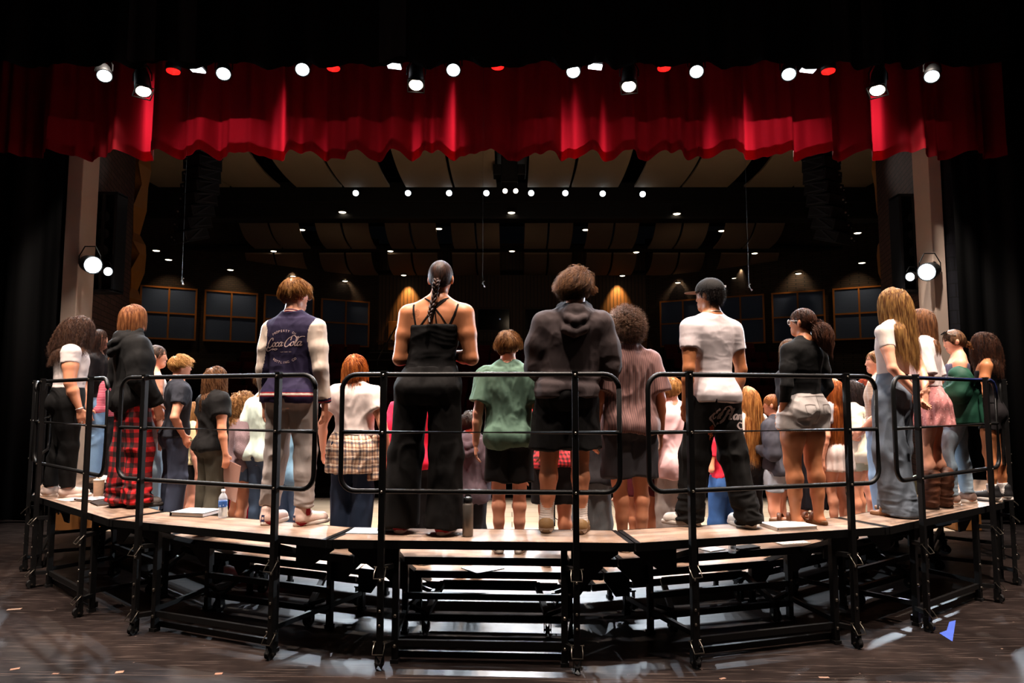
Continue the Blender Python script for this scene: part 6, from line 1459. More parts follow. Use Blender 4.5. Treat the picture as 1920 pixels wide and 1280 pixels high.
ribbon(mb, [o_(0, .59), o_(0, .53), o_(0, .46)], .004, pr, const=True); ribbon(mb, [o_(-.09, .582), o_(0, .586), o_(.09, .582)], .004, pr, const=True); build('pocket_seams', mb, denim('6e6460', .1), parent=sh)
mb = MB()
for k in range(90):
    a = 2 * PI * k / 90; sgx = -1 if k % 2 else 1; x, y = B.hip[0 if sgx < 0 else 1][:2]; rr = .053 * B.H * 1.22 * 1.1; zt = .437 * H_; mb.tube([(x + rr * math.cos(a), y + rr * math.sin(a), zt), (x + rr * 1.03 * math.cos(a) + .003, y + rr * 1.03 * math.sin(a), zt - .012 - .012 * random.random())], .0012, 3)
build('frayed_hem', mb, cloth('e4dcd6'), parent=sh); mb = MB()
for k in range(7): ribbon(mb, [o_(-.055 + .004 * k, .505 + .004 * k), o_(-.035 + .004 * k, .51 + .002 * k)], .002, pr, const=True)
build('ripped_threads', mb, cloth('efe8e2'), parent=sh)
B.shoes('6a3c22', '7a5636', 'sandal'); B.hair('2a1610', '5c3624', 0.11, 900, 8, 0.007, lift=.15, grav=.15, messy=.06, curl=.003, cfreq=30, gather=((0.0, -.060, -.022), .7), cap_scale=1.08, rad=.0018, torso=False)
tuft(B, B.hp(0.006, -.078, -.034), B.HRn @ np.array([0.2, -1, -.3]), .19, 1500, .0013, 1.1, '3a2018', '7e503a', curl=.010, cf=32, grav=.45, r0=.045, name='curly_ponytail', taper=3); glasses(B, 'd8dce0')

# ---- T8 long blonde hair
B = person('person with very long light brown hair, cropped tee, wide grey jeans, hands clasped behind', (1678, 537), [(1664, 957), (1692, 961)], rz=2, fem=True, w_=0.9, turn=28, nod=-8, arms=(((.025, -.045, -.155), (-.075, -.055, -.11), (-.55, -.1, -.75), (-.2, -1, 0)), ((.025, -.045, -.155), (-.085, -.06, -.10), (-.55, -.1, -.75), (-.2, -1, 0))), skin=FAIR, bust=1, footang=(20, 20), h=0.0075, belly=0.0)
B.build_body(); B.top(cloth('cbbcb4', .7, bump=.15), hem=0.612, ease=0.006, sleeve='short', sl_end=.42, name='cropped_tee', fold=.0035, h=.007)
jn = B.legs(denim('59616b', .3), top=0.618, end=0.012, kw=2.1, hw_=2.35, tw=1.15, ease=.008, name='wide_jeans', fold=.010, h=.0075, stack=.008); B.shoes('a87850', '8a6448', 'sandal')
B.hair('6a3e22', 'c89858', 0.46, 1500, 16, 0.016, lift=.12, grav=.8, messy=.05, rad=.0021, clump=.25, cap_scale=1.08, hairline=.45, flow=(.0, -.10, 0))
for i in (0, 1): band_ring(B, B.W[i], B.E[i] - B.W[i], .026, .0022, 'c8b48c', 'bracelet', .8)

# ---- T1 far left
B = person('person with big curly brown hair, pale fitted tee and black leggings, far left', (142, 590), [(98, 926), (131, 927)], rz=-12, fem=True, w_=1.38, dep=1.38, legw=1.32, armw=1.5, hips=1.1, hunch=.03, nod=-12, arms=(((.03, -.03, -.16), (.0, .06, -.14), (-.05, .25, -1), (-1, 0, 0)), ((.035, .005, -.165), (.0, .05, -.14), (-.05, .2, -1), (-1, 0, 0))), skin=LIGHT, bigoff=True, footang=(4, 4), hairpx=.035)
B.build_body(); B.top(cloth('ddd0cc', .6, bump=.1), hem=0.60, ease=.006, sleeve='short', sl_end=.36, name='fitted_tee', fold=.004, fs=(5, 5, 12)); B.legs(cloth('080707'), top=.61, end=.06, kw=1.12, hw_=1.1, tw=1.06, ease=.004, name='leggings', fold=.003); B.shoes('d2bcb0', 'e2d2c6', 'sneaker')
B.hair('2e1a14', '74503c', 0.27, 2200, 16, 0.034, lift=.3, grav=.55, messy=.1, curl=.012, cfreq=24, rad=.0026, cap_scale=1.12, flow=(0, -.2, 0)); band_ring(B, B.W[1], B.E[1] - B.W[1], .031, .004, 'd8ccc4', 'bracelet', .5)

# ---- T2 hoodie and plaid pyjamas
B = person('person with chin length auburn bob, black hoodie and red plaid pyjama trousers', (249, 569), [(228, 944), (262, 946)], rz=-6, w_=0.98, turn=-22, nod=-2, arms=(((.03, -.01, -.165), (.0, .05, -.14), (0, .3, -1), (-1, 0, 0)), ((.03, .0, -.165), (-.0, .075, -.13), (-.2, .4, -.9), (-1, 0, 0))), skin=FAIR, footang=(5, 12))
B.build_body(); B.top(cloth('080707'), hem=0.49, ease=.034, boxy=.3, sleeve='long', slw=1.0, puff=.014, fold=.009, fs=(7, 7, 4), hood=True, name='hoodie', h=.008); B.legs(buffalo(), top=.52, end=.03, kw=1.95, hw_=2.1, tw=1.25, ease=.015, fold=.012, stack=.022, name='pyjama_trousers', h=.0075); B.shoes('5c5450', '3e3834', 'slipon')
B.hair('6e3c20', 'b8794a', 0.17, 1500, 11, 0.016, lift=.2, grav=.65, messy=.05, rad=.0021, cap_scale=1.10, nape=-.8, clump=.2)

# ---- T9 green jacket, T10 dark curls, T11 pink skirt
B = person('person in slipped down dark green jacket and light blue jeans, sunglasses on head', (1800, 615), [(1778, 938), (1812, 939)], rz=22, fem=True, w_=1.05, legw=1.05, turn=12, nod=-14, hunch=.05, arms=(((.04, .01, -.16), (-.05, .12, -.03), (-.6, .8, -.2), (-1, 0, 0)),) * 2, skin=FAIR, knees=(.05, .0), footang=(2, 2))
B.build_body(); B.top(cloth('4a4656', .8), hem=.56, ease=.005, sleeve='none', crop_top=.80, name='vest_top', fold=.004); B.legs(denim('8496a4', .12), top=.60, end=.05, kw=1.15, hw_=1.1, tw=1.06, ease=.004, fold=.006, stack=.005, name='skinny_jeans'); B.shoes('8e7468', 'e0d4c8', 'sneaker')
f = Field(*B.box([B.sp(0, 0, .45), B.sp(0, 0, .76), *B.S, *B.E, *B.W], .2), .009); H_ = B.H
f.loft([(.455 * H_, .135 * H_, .105 * H_, -.02 * H_), (.52 * H_, .135 * H_, .10 * H_, -.02 * H_), (.62 * H_, .118 * H_, .09 * H_, -.02 * H_), (.705 * H_, .125 * H_, .08 * H_, -.02 * H_)], B.off)
for i in (0, 1): f.cone(B.S[i] * .55 + B.E[i] * .45, B.E[i], .052 * H_, .05 * H_, .03); f.cone(B.E[i], B.W[i] * .7 + B.E[i] * .3, .05 * H_, .036 * H_, .03, cut1=True)
P, Q = f.mesh(); Nn = vnormals(P, Q); P = P + Nn * (folds(P, (7, 7, 7), .020, 4))[:, None]; P = relax(P, Q, 1); fast_mesh('jacket', P, Q, cloth('1c4434', .6, bump=.1), B.t)
B.hair('3a2216', '7e5a3c', .12, 900, 8, .006, lift=.15, grav=.2, messy=.05, gather=((0, -.058, -.028), .7), cap_scale=1.09, rad=.0019, torso=False, hairline=.62, temple=.25); tuft(B, B.hp(0, -.058, -.03), B.HRn @ np.array([0, -1, -.2]), .07, 200, .002, .9, '3a2216', 'a06a38', curl=.006, grav=.3, name='hair_bun', r0=.02, taper=9)
mb = MB(); 
for sg in (-1, 1):
    c_ = B.hp(sg * .02, .03, .058); mb.lathe([(.022, 0), (.024, .004), (.001, .007)], 12, tuple(c_), B.HR @ Matrix.Rotation(-.5, 3, 'X')); mb.tube([B.hp(sg * .04, .03, .052), B.hp(sg * .047, -.01, .03)], .003, 6)
build('sunglasses', mb, M('0a0808', .15, name='black_plastic'), parent=B.t)
B = person('person with dark curly shoulder hair and bare shoulder, far right end of the top row', (1846, 622), [(1856, 934), (1878, 932)], rz=4, fem=True, w_=.98, turn=18, nod=-8, arms=(((.04, .02, -.16), (-.05, .12, .02), (-.6, .8, 0), (-1, 0, 0)),) * 2, skin=TANS, legw=1.0, footang=(2, 2))
B.build_body(); B.top(cloth('141214'), hem=.57, ease=.006, sleeve='none', crop_top=.77, name='camisole', fold=.004); B.legs(cloth('141012'), top=.58, end=.42, kw=1.9, ease=.008, name='shorts'); B.shoes('1c1a1c', 'e8e0d8', 'hightop', socks=('e2dcd6', .22))
B.hair('180e0c', '6a402a', .26, 1600, 14, .020, lift=.2, grav=.6, messy=.1, curl=.010, cfreq=20, rad=.0022, cap_scale=1.10, flow=(0, -.05, 0), clump=.3)
B = person('person in pale top, dusty pink skirt and tall brown boots beside the long haired singer', (1728, 576), [(1738, 948), (1762, 947)], rz=12, fem=True, w_=.95, turn=10, arms=('front', 'front'), skin=FAIR, legw=1.05, footang=(4, 4))
B.build_body(); B.top(cloth('d2c2c0', .6, bump=.1), hem=.60, ease=.016, sleeve='elbow', puff=.008, boxy=.2, name='pale_blouse', fold=.006); B.skirt(floral('c07a78', '8e4448', 'e2b0a8', 60), top=.605, end=.405, flare=1.22, name='pink_skirt'); B.shoes('4e2a18', '2e1a12', 'boot')
B.hair('4a2a18', '94623c', .24, 1200, 12, .012, lift=.15, grav=.75, messy=.05, rad=.0021, cap_scale=1.08, clump=.25)

# ================= lower rows
def quick(label, head, row, top=None, bottom=None, hair=None, shoes=None, **kw):
    B = person(label, head, row=row, **kw); B.build_body()
    if top: B.top(top.pop('mat'), **top)
    if bottom:
        k = bottom.pop('kind', 'legs'); (B.skirt if k == 'skirt' else B.legs)(bottom.pop('mat'), **bottom)
    B.shoes(*(shoes or ('e0d8d0', 'e8e2da', 'sneaker')), h=.007)
    if hair:
        h_ = dict(rad=.0026, n=700, steps=8); h_.update(hair); c1, c2 = h_.pop('c'); B.hair(c1, c2, **h_)
    return B
SHORT = dict(length=.07, vol=.022, lift=.4, grav=.3, messy=.12, side_len=.035, clump=.4, cap_scale=1.14, torso=False)
LONG = lambda L, **k: dict(dict(length=L, vol=.014, lift=.15, grav=.75, messy=.05, clump=.25, cap_scale=1.09, steps=12, n=900), **k)
# left end
quick('person with dark fringe and ponytail seen in profile behind the big curls', (183, 616), 4, h=.0075, fx=190, rad=5.3, rz=-20, fem=True, w_=.95, turn=-12, skin=FAIR, top=dict(mat=cloth('1a1618'), hem=.55, sleeve='elbow', ease=.012), bottom=dict(mat=denim('6a88a8', .15), end=.04, kw=1.5, hw_=1.6), hair=LONG(.26, c=('1e120e', '4e3020'), fringe=.05))
B = quick('person in raspberry striped top with long light brown curls, behind the black hoodie', (205, 668), 3, fx=205, rad=5.2, rz=-10, fem=True, w_=.9, arms=('front', 'front'), skin=FAIR, top=dict(mat=stripes('c03050', 'e8a8b4', .018, .35), hem=.58, sleeve='long', ease=.010), bottom=dict(mat=cloth('141214'), end=.04, kw=1.2, hw_=1.1), hair=LONG(.34, c=('5a3620', 'b07c50'), curl=.010, cfreq=14, vol=.028))
B = quick('person with dark hair tied back, looking right, pale blue jeans and pink wristbands', (292, 644), 3, h=.0075, fx=287, rz=-14, fem=True, w_=1.05, armw=1.25, turn=-18, arms=('down', ((.04, .0, -.165), (.01, .03, -.145), (-.1, .1, -1), (-1, 0, 0))), skin=FAIR, top=dict(mat=cloth('c8bcb8'), hem=.56, sleeve='none', ease=.006, crop_top=.80, name='vest_top'), bottom=dict(mat=denim('8ba0ac', .12), end=.02, kw=1.7, hw_=1.9, fold=.008), hair=dict(c=('1e1410', '4e3626'), length=.1, vol=.006, lift=.12, grav=.2, messy=.05, gather=((0, -.058, -.03), .7), cap_scale=1.08, torso=False))
for dz, cc in ((.0, 'd05070'), (.012, '2a1418'), (-.012, 'e07890')): band_ring(B, B.W[1] + [0, 0, dz], B.E[1] - B.W[1], .029, .005, cc, 'wristband')
quick('blond short haired person in navy tee and slate trousers, hand in pocket', (338, 664), 3, h=.0075, fx=333, rz=-16, w_=.92, turn=-6, arms=('down', 'pocket'), skin=FAIR, top=dict(mat=cloth('2a2c34'), hem=.53, ease=.014, boxy=.15, fold=.006), bottom=dict(mat=cloth('3c4254'), end=.02, kw=1.6, hw_=1.7, fold=.008, name='work_trousers'), shoes=('302a28', '201c1a', 'sneaker'), hair=dict(SHORT, c=('a06a30', 'e0b06c'), top_extra=.02, flow=(0, .4, .1)))
quick('person with hair clip, pale yellow tee and black shorts, low between two singers', (362, 752), 2, fx=362, rz=-8, fem=True, w_=1.0, arms=('front', 'down'), skin=FAIR, top=dict(mat=cloth('d8cc9a'), hem=.54, ease=.014, boxy=.15), bottom=dict(mat=cloth('0c0a0a'), end=.40, kw=1.8), hair=LONG(.14, c=('7a4c2a', 'c89860')))
B = quick('person with shoulder length brown hair, black tee and olive cargo trousers, holding a folder', (404, 686), 3, fx=402, rz=-14, w_=1.06, armw=1.1, turn=-10, arms=('down', ((.04, -.01, -.165), (.015, .02, -.145), (0, .1, -1), (-1, 0, 0))), skin=LIGHT, top=dict(mat=cloth('0c0a0a'), hem=.50, ease=.022, boxy=.25, fold=.010, fs=(8, 8, 7)), bottom=dict(mat=cloth('3e3a30'), end=.02, kw=1.7, hw_=1.8, fold=.010, name='cargo_trousers'), shoes=('2a2624', '1a1816', 'sneaker'), hair=LONG(.22, c=('4a2c18', '9a6a44'), vol=.02, curl=.006, cfreq=12))
FOLD = (B.t.matrix_basis.copy(), B.W[1] + B.hd[1] * .09)
quick('person with wavy dark blond hair, mauve knit sweater and denim shorts', (455, 735), 2, fx=455, rz=-16, fem=True, w_=1.05, arms=('front', 'front'), legw=1.15, skin=LIGHT, top=dict(mat=M('8a7478', .95, var=.2, vscale=160, bump=.8, bscale=260, name='mauve_knit'), hem=.52, ease=.028, boxy=.25, sleeve='long', puff=.008), bottom=dict(mat=denim('46586e'), end=.43, kw=1.8), hair=LONG(.22, c=('6a4426', 'c08c54'), vol=.035, curl=.014, cfreq=14, lift=.4))
quick('person in pale mint shirt and blue jeans, left of the varsity jacket', (500, 690), 2, fx=500, rz=-4, w_=1.0, arms=('front', 'front'), skin=LIGHT, top=dict(mat=cloth('c8d8cc'), hem=.52, ease=.018, boxy=.15, sleeve='long'), bottom=dict(mat=denim('3c4c62'), end=.02, kw=1.4, hw_=1.5), hair=dict(SHORT, c=('3a2416', '7a5434')))
quick('person in blue jeans mostly hidden behind the varsity jacket', (560, 745), 1, fx=548, w_=1.0, arms=('front', 'front'), skin=LIGHT, top=dict(mat=denim('6a8aa0'), hem=.50, ease=.02, boxy=.2, sleeve='long', name='denim_jacket'), bottom=dict(mat=denim('4a5e78'), end=.02, kw=1.4, hw_=1.5), hair=dict(SHORT, c=('3a2416', '7a5434')))
# orange bob with tied flannel
B = quick('person with orange bob, white tee and checked flannel shirt tied at the waist', (667, 664), 3, fx=664, rz=4, fem=True, w_=1.22, armw=1.2, hips=1.0, arms=('wide', 'wide'), turn=-14, h=.009, skin=FAIR, top=dict(mat=cloth('e2d2cc', .7, bump=.2), hem=.575, ease=.020, boxy=.12, fold=.008, fs=(8, 8, 6)), bottom=dict(mat=denim('1c2638', .2), end=.02, kw=1.8, hw_=1.9, name='navy_jeans'), shoes=('302a28', '201c1a', 'sneaker'), hair=dict(c=('7a3410', 'e08438'), length=.12, vol=.022, lift=.35, grav=.6, messy=.07, n=1200, steps=10, clump=.35, cap_scale=1.1, curl=.003, cfreq=14))
TAT = tattersall(); B.skirt(TAT, top=.60, end=.385, flare=1.16, pleats=9, amp=.010, name='tied_flannel_shirt', fold=.010)
f = Field(*B.box([B.sp(.11, -.0, .55), B.sp(.12, 0, .33)], .09), .008); f.cone(B.sp(.115, .0, .56), B.sp(.125, -.01, .35), .026 * B.H, .034 * B.H, .01, sq=((1, 0, 0), 1.2), cut1=True); P, Q = f.mesh(); P = P + vnormals(P, Q) * folds(P, (14, 14, 6), .008, 3)[:, None]; fast_mesh('hanging_sleeve', P, Q, TAT, B.t)
quick('person in charcoal tee and camouflage trousers left of the red hoodie', (752, 786), 2, fx=752, rad=4.85, w_=.92, arms=('front', 'front'), skin=LIGHT, top=dict(mat=cloth('2a2a2c'), hem=.52, ease=.016, boxy=.15), bottom=dict(mat=camo(), end=.02, kw=1.8, hw_=1.8), shoes=('2a2624', '1a1816', 'sneaker'), hair=dict(SHORT, c=('1c1410', '3c2c20')))
quick('person in bright red hoodie behind the woman with the braid', (788, 692), 2, fx=782, rz=3, w_=1.1, arms=('down', 'front'), skin=TANS, top=dict(mat=cloth('d81c3c', .8), hem=.52, ease=.034, boxy=.3, sleeve='long', puff=.01, hood=True, fold=.010, name='red_hoodie'), bottom=dict(mat=cloth('120f10'), end=.02, kw=1.6, hw_=1.6), hair=dict(SHORT, c=('1c1410', '3c2c20')))
quick('person in dark plum hoodie and black trousers, between the braid and the green tee', (882, 770), 1, fx=880, rad=4.58, w_=1.05, arms=('front', 'front'), skin=LIGHT, top=dict(mat=cloth('40343a'), hem=.46, ease=.034, boxy=.35, sleeve='long', hood=True, fold=.01), bottom=dict(mat=cloth('141214'), end=.02, kw=1.5, hw_=1.5), hair=dict(SHORT, c=('1c1410', '3c2c20')))
B = quick('person with short tousled light brown hair, loose green tee and black shorts', (952, 620), 3, fx=955, rz=0, w_=.98, shoulder=1.02, arms=('down', 'down'), h=.009, skin=FAIR, legw=1.0, top=dict(mat=cloth('587262', .8, bump=.2), hem=.47, ease=.026, boxy=.22, sl_end=.72, slw=1.2, fold=.008, fs=(16, 16, 5), h=.008), bottom=dict(mat=cloth('0a0808'), top=.5, end=.315, kw=2.1, tw=1.2, ease=.014, name='shorts'), shoes=('201c1c', 'e8e0d8', 'sneaker'), hair=dict(SHORT, c=('4a2c18', 'b07c48'), n=1300, length=.075, rad=.002, vol=.026))
band_ring(B, B.sp(0, -.010, .858), (0, .25, 1), 0.037 * B.H, .0016, 'd8c8a0', 'necklace', 1.0)
quick('person in checked red shirt and black shorts hidden between green tee and charcoal hoodie', (1035, 690), 2, fx=1040, rz=0, w_=1.0, legw=1.15, arms=('down', 'front'), skin=LIGHT, top=dict(mat=buffalo('d83038', '3a1014', '8a1c22', .03), hem=.50, ease=.02, boxy=.2), bottom=dict(mat=cloth('141112'), end=.31, kw=1.9, ease=.014), hair=dict(SHORT, c=('2a1a12', '5a3c28')))
quick('person in dark tee and grey wide trousers behind the charcoal hoodie', (1105, 730), 1, fx=1108, rad=4.58, w_=.95, arms=('down', 'down'), skin=LIGHT, top=dict(mat=cloth('1a1719'), hem=.50, ease=.02, boxy=.2), bottom=dict(mat=cloth('4c4e50'), end=.02, kw=1.9, hw_=2.0), hair=dict(SHORT, c=('2a1a12', '5a3c28')))
def pleatf(P, s): z = P[:, 2] / s.H; x = P[:, 0] / s.H; return (0.009 * np.sin(x * 210) * np.exp(-(x / .07) ** 2) * np.clip((.775 - z) / .03, 0, 1) * np.clip((z - .5) / .12, .3, 1)) * (P[:, 1] < 0)
B = quick('person with dark curly hair, brown striped shirt and faded black denim shorts', (1174, 585), 3, fx=1180, rz=4, w_=1.06, arms=('down', 'down'), h=.009, skin=LIGHT, legw=1.05, top=dict(mat=stripes('6e4a44', '4e3230', .016, .35, 'u'), hem=.49, ease=.030, boxy=.3, sl_end=.8, slw=1.3, fold=.008, fs=(9, 9, 4), name='camp_shirt', back_fold=pleatf, h=.008, neck=.86), bottom=dict(mat=denim('2e2c30', .35), top=.54, end=.305, kw=2.3, tw=1.3, ease=.018, name='denim_shorts', fold=.008), shoes=('8e867e', 'd8d0c4', 'sneaker'), hair=dict(c=('33231a', '94705a'), length=.075, vol=.022, lift=.8, grav=.15, messy=.25, curl=.010, cfreq=34, n=1500, cap_scale=1.2, torso=False, rad=.0019))
quick('person in black tee, maroon shorts, right behind the brown striped shirt', (1210, 690), 2, fx=1200, rad=4.8, w_=.98, legw=1.1, arms=('down', 'down'), skin=LIGHT, top=dict(mat=cloth('0c0b0c'), hem=.50, ease=.02, boxy=.2), bottom=dict(mat=cloth('5a2028'), end=.33, kw=1.9, ease=.014), hair=dict(SHORT, c=('2a1a12', '5a3c28')))
quick('blond person in pale pink oversized tee and light grey sweatpants', (1258, 706), 2, fx=1262, rz=2, w_=1.0, arms=('down', 'down'), h=.009, skin=FAIR, turn=-6, top=dict(mat=cloth('eec4c6', .8, bump=.15), hem=.45, ease=.03, boxy=.25, sl_end=.75, slw=1.2, fold=.008, fs=(9, 9, 5), name='oversized_tee'), bottom=dict(mat=cloth('b0a6a2'), top=.5, end=.02, kw=1.9, hw_=1.9, name='sweatpants', fold=.008), shoes=('e0d8d0', 'e8e2da', 'sneaker'), hair=dict(SHORT, c=('7a4a20', 'd8a058'), n=1000, rad=.0022))
quick('person in red top and blue jeans seen between the lettered trousers', (1352, 770), 1, fx=1352, rad=4.58, fem=True, w_=1.0, arms=('front', 'front'), skin=LIGHT, top=dict(mat=cloth('c8283c'), hem=.57, ease=.01), bottom=dict(mat=denim('2c4c7c', .2), end=.02, kw=1.6, hw_=1.7, fold=.008), shoes=('201c1c', 'e8e0d8', 'sneaker'), hair=LONG(.2, c=('2a1a12', '5a3c28')))
quick('person with waist length strawberry blond hair and cream tee, right of the lettered trousers', (1404, 722), 2, fx=1398, rad=4.9, fem=True, w_=.8, arms=('down', 'down'), skin=FAIR, top=dict(mat=cloth('d8c8bc'), hem=.56, ease=.012), bottom=dict(mat=cloth('1a1718'), end=.02, kw=1.4, hw_=1.4), hair=LONG(.5, c=('8a4c20', 'e0a058'), steps=16))
B = quick('person with red braid in grey and black cardigan and frayed denim shorts', (1449, 736), 2, h=.0075, fx=1452, rad=5.1, rz=22, fem=True, w_=.85, arms=('front', 'front'), turn=12, skin=FAIR, legw=1.05, top=dict(mat=cloth('3c3c44'), hem=.53, ease=.018, boxy=.15, sleeve='long', puff=.006), bottom=dict(mat=denim('9aa4b0', .15), end=.40, kw=1.8), hair=dict(c=('6a3418', 'c47c44'), length=.1, vol=.006, lift=.12, grav=.2, messy=.05, gather=((0, -.058, -.03), .7), cap_scale=1.08, torso=False))
hb_ = B.hp(0, -.06, -.03); braid(B, [hb_, hb_ + [0, -.02, -.05], hb_ + [.01, -.045, -.13], hb_ + [.012, -.06, -.22], hb_ + [.014, -.06, -.28]], .017, '6a3418', 'c47c44')
quick('person with brown crown of hair just left of the curly ponytail, long black dress', (1478, 634), 3, fx=1508, rad=5.2, fem=True, w_=.8, arms=('front', 'front'), skin=LIGHT, top=dict(mat=cloth('16141a'), hem=.56, ease=.012, sleeve='long'), bottom=dict(kind='skirt', mat=cloth('15131a'), top=.58, end=.12, flare=1.15), hair=LONG(.2, c=('3a2416', '7a5434')))
quick('person with long copper hair, grey tee and white ruffled skirt', (1560, 706), 3, fx=1560, rz=6, fem=True, w_=.88, arms=('down', 'front'), skin=FAIR, top=dict(mat=cloth('a8a0a4'), hem=.57, ease=.008), bottom=dict(kind='skirt', mat=cloth('e6d6d0', .8, bump=.3), top=.60, end=.40, flare=1.3, pleats=20, amp=.012), shoes=('c8b0a0', 'd8ccc0', 'sneaker'), hair=LONG(.42, c=('8a3c14', 'd87c38'), steps=14))
quick('person with wavy black hair, cream oversized shirt and pale shorts', (1603, 712), 2, fx=1596, rad=4.97, rz=10, fem=True, w_=1.05, arms=('front', 'down'), skin=LIGHT, legw=1.2, top=dict(mat=cloth('e6dcc4', .8, bump=.2), hem=.47, ease=.03, boxy=.3, sl_end=.8, fold=.012, fs=(6, 6, 9)), bottom=dict(mat=cloth('b8b89c'), end=.42, kw=1.8), shoes=('8a6448', '6a4c34', 'sneaker'), hair=LONG(.3, c=('140e0e', '3a2824'), curl=.008, cfreq=9, vol=.02))
quick('person with curly red hair glimpsed behind the wavy black hair', (1626, 710), 2, fx=1627, rad=5.0, fem=True, w_=.9, arms=('front', 'front'), skin=FAIR, top=dict(mat=cloth('1c2a4a'), hem=.55, ease=.012), bottom=dict(mat=cloth('302c3a'), end=.42, kw=1.7), hair=LONG(.2, c=('6a1c0c', 'c85020'), curl=.010, cfreq=20, vol=.03, lift=.4))
quick('person with hair tied back by a red band, tan striped blouse and pale jeans', (1645, 654), 3, h=.0075, fx=1642, rad=5.4, rz=22, fem=True, w_=.98, armw=1.15, turn=14, arms=(((.03, .0, -.165), (-.03, .10, -.10), (-.6, .6, -.4), (-1, 0, 0)),) * 2, skin=FAIR, top=dict(mat=stripes('d8b8a0', 'a07860', .014, .3), hem=.54, ease=.014, puff=.012, fold=.005), bottom=dict(mat=denim('8098b4', .15), end=.02, kw=1.5, hw_=1.5), shoes=('3858a0', 'e8e0d8', 'sneaker'), hair=dict(c=('5a3820', 'a87848'), length=.1, vol=.006, lift=.12, grav=.2, messy=.05, gather=((0, -.058, -.02), .7), cap_scale=1.08, torso=False))
# ================================================================== THINGS LYING ON THE RISERS
def on_deck(px, py, row=4): p = at_z(px, py, DZ * row); return p, math.atan2(p.x - RC.x, RC.y - p.y)
PAPER = M('e8e4e2', 0.7, var=.03, name='paper_white'); BKB = M('15130f', .5, name='black_cover')
def binder(px, py, w_, d_, h_, rz, cover, page, label, row=4, name='ring_binder', cat='binder', z=0.0):
    p, a = on_deck(px, py, row); t = thing(name, label, cat, (p.x, p.y, p.z + z + 0.0005), a + rz)
    mb = MB(); mb.box((0, 0, .002), (w_, d_, .004)); mb.box((0, 0, h_ - .002), (w_, d_, .004)); mb.box((-w_ / 2 + .002, 0, h_ / 2), (.004, d_, h_)); build('cover', mb, cover, parent=t, bevel=.001)
    mb = MB(); mb.box((.006, 0, h_ / 2), (w_ - .016, d_ - .014, h_ - .009)); build('pages', mb, PAPER, parent=t)
    if page is not None: mb = MB(); mb.box((.0, 0, h_ + .0008), (w_ * .97, d_ * .97, .001), Matrix.Rotation(.02, 3, 'Z')); build('front_sheet', mb, page, parent=t)
    return t
binder(368, 964, .30, .24, .030, .25, BKB, PAPER, 'white topped black ring binder lying on the deck left of the water bottle')
binder(690, 996, .26, .20, .006, .1, M('9aa4ae', .35, name='silver_cover'), floral('b8c4d0', '5a6a80', 'e4e8ec', 30), 'thin shiny printed booklet on the deck left of the centre rail post', name='booklet', cat='booklet')
binder(731, 991, .17, .22, .022, .35, BKB, None, 'small black binder on the deck beside the red shoes', cat='binder')
binder(1478, 989, .32, .22, .026, -.12, M('d8d2cc', .5, name='white_cover'), PAPER, 'thick white binder on the deck just left of the brown sandals')
binder(176, 938, .26, .20, .022, .3, M('2a2a2e', .4, name='grey_cover'), floral('a8a4a4', '303038', 'c03050', 22), 'grey patterned book on the left riser behind the plaid pyjamas', name='book', cat='book')
binder(196, 944, .24, .17, .014, -.1, M('1a1210', .4, name='dark_cover'), None, 'closed dark tablet case at the feet of the plaid pyjamas', name='tablet_case', cat='tablet')
def sheet(px, py, w_, d_, rz, col, label, row=4, name='sheet_music', cat='paper'):
    p, a = on_deck(px, py, row); mb = MB().grid(lambda u, v: ((u - .5) * w_, (v - .5) * d_, .0012 + .006 * (u ** 6) + .003 * math.sin(v * 5) ** 2 * u), 8, 6)
    o = build(name, mb, M(col, .7, var=.03, name='paper'), loc=(p.x, p.y, p.z), smooth=True, solid=.0008); o.rotation_euler = (0, 0, a + rz); return tag(o, label, cat)
sheet(135, 936, .30, .18, .3, 'd8bcb4', 'pinkish sheet of music lying at the feet of the curly haired woman')
sheet(655, 1062, .20, .2, .2, 'e8e4e0', 'loose white sheet on the lower riser left of centre', row=2)
binder(905, 1066, .26, .22, .006, .7, BKB, PAPER, 'open black notebook seen between the two middle decks', row=2, name='notebook', cat='notebook')
binder(1335, 1030, .16, .12, .006, .3, M('dcd8d0', .5, name='white_cover'), None, 'small pale notebook on the third riser right of centre', row=3, name='notebook', cat='notebook')
binder(1398, 1028, .20, .10, .016, .1, BKB, None, 'small black case on the third riser under the lettered trousers', row=3, name='pencil_case', cat='case')
binder(1478, 1016, .26, .2, .008, -.1, M('cfc8c0', .5, name='white_cover'), floral('e8e4e0', '2a2a2a', 'c04040', 60), 'spiral sheet book on the third riser under the white binder', row=3, name='songbook', cat='book')
def lathe_thing(name, label, cat, px, py, parts, row=4, rz=0):
    p, a = on_deck(px, py, row); t = thing(name, label, cat, (p.x, p.y, p.z + .0008), a + rz)
    for nm, prof, m in parts: build(nm, MB().lathe(prof, 28), m, parent=t, smooth=True)
    return t
CLR = M('eef4f8', .08, trans=.0, spec=.7, name='clear_plastic'); CLR.node_tree.nodes['Principled BSDF'].inputs['Alpha'].default_value = .38
rib = []
for k in range(26):
    z = .004 + k * .0058; rib.append((.0315 + (.0016 if k % 2 else -.0006), z))
rib += [(.031, .158), (.026, .172), (.017, .186), (.0125, .194), (.0125, .202)]
t = lathe_thing('water_bottle', 'clear plastic water bottle with blue label beside the white binder', 'bottle', 417, 971, [('bottle_wall', [(.02, 0)] + rib, CLR), ('blue_label', [(.0330, .086), (.0332, .090), (.0332, .130), (.0330, .134)], floral('2f5fa8', '6f9fd8', 'e8f0f8', 40)), ('cap', [(.0145, .2), (.0148, .203), (.0148, .218), (.012, .220), (.001, .2205)], M('f2f4f6', .4, name='cap_white'))])
STL = M('7c746c', .35, .6, var=.08, name='brushed_grey_steel')
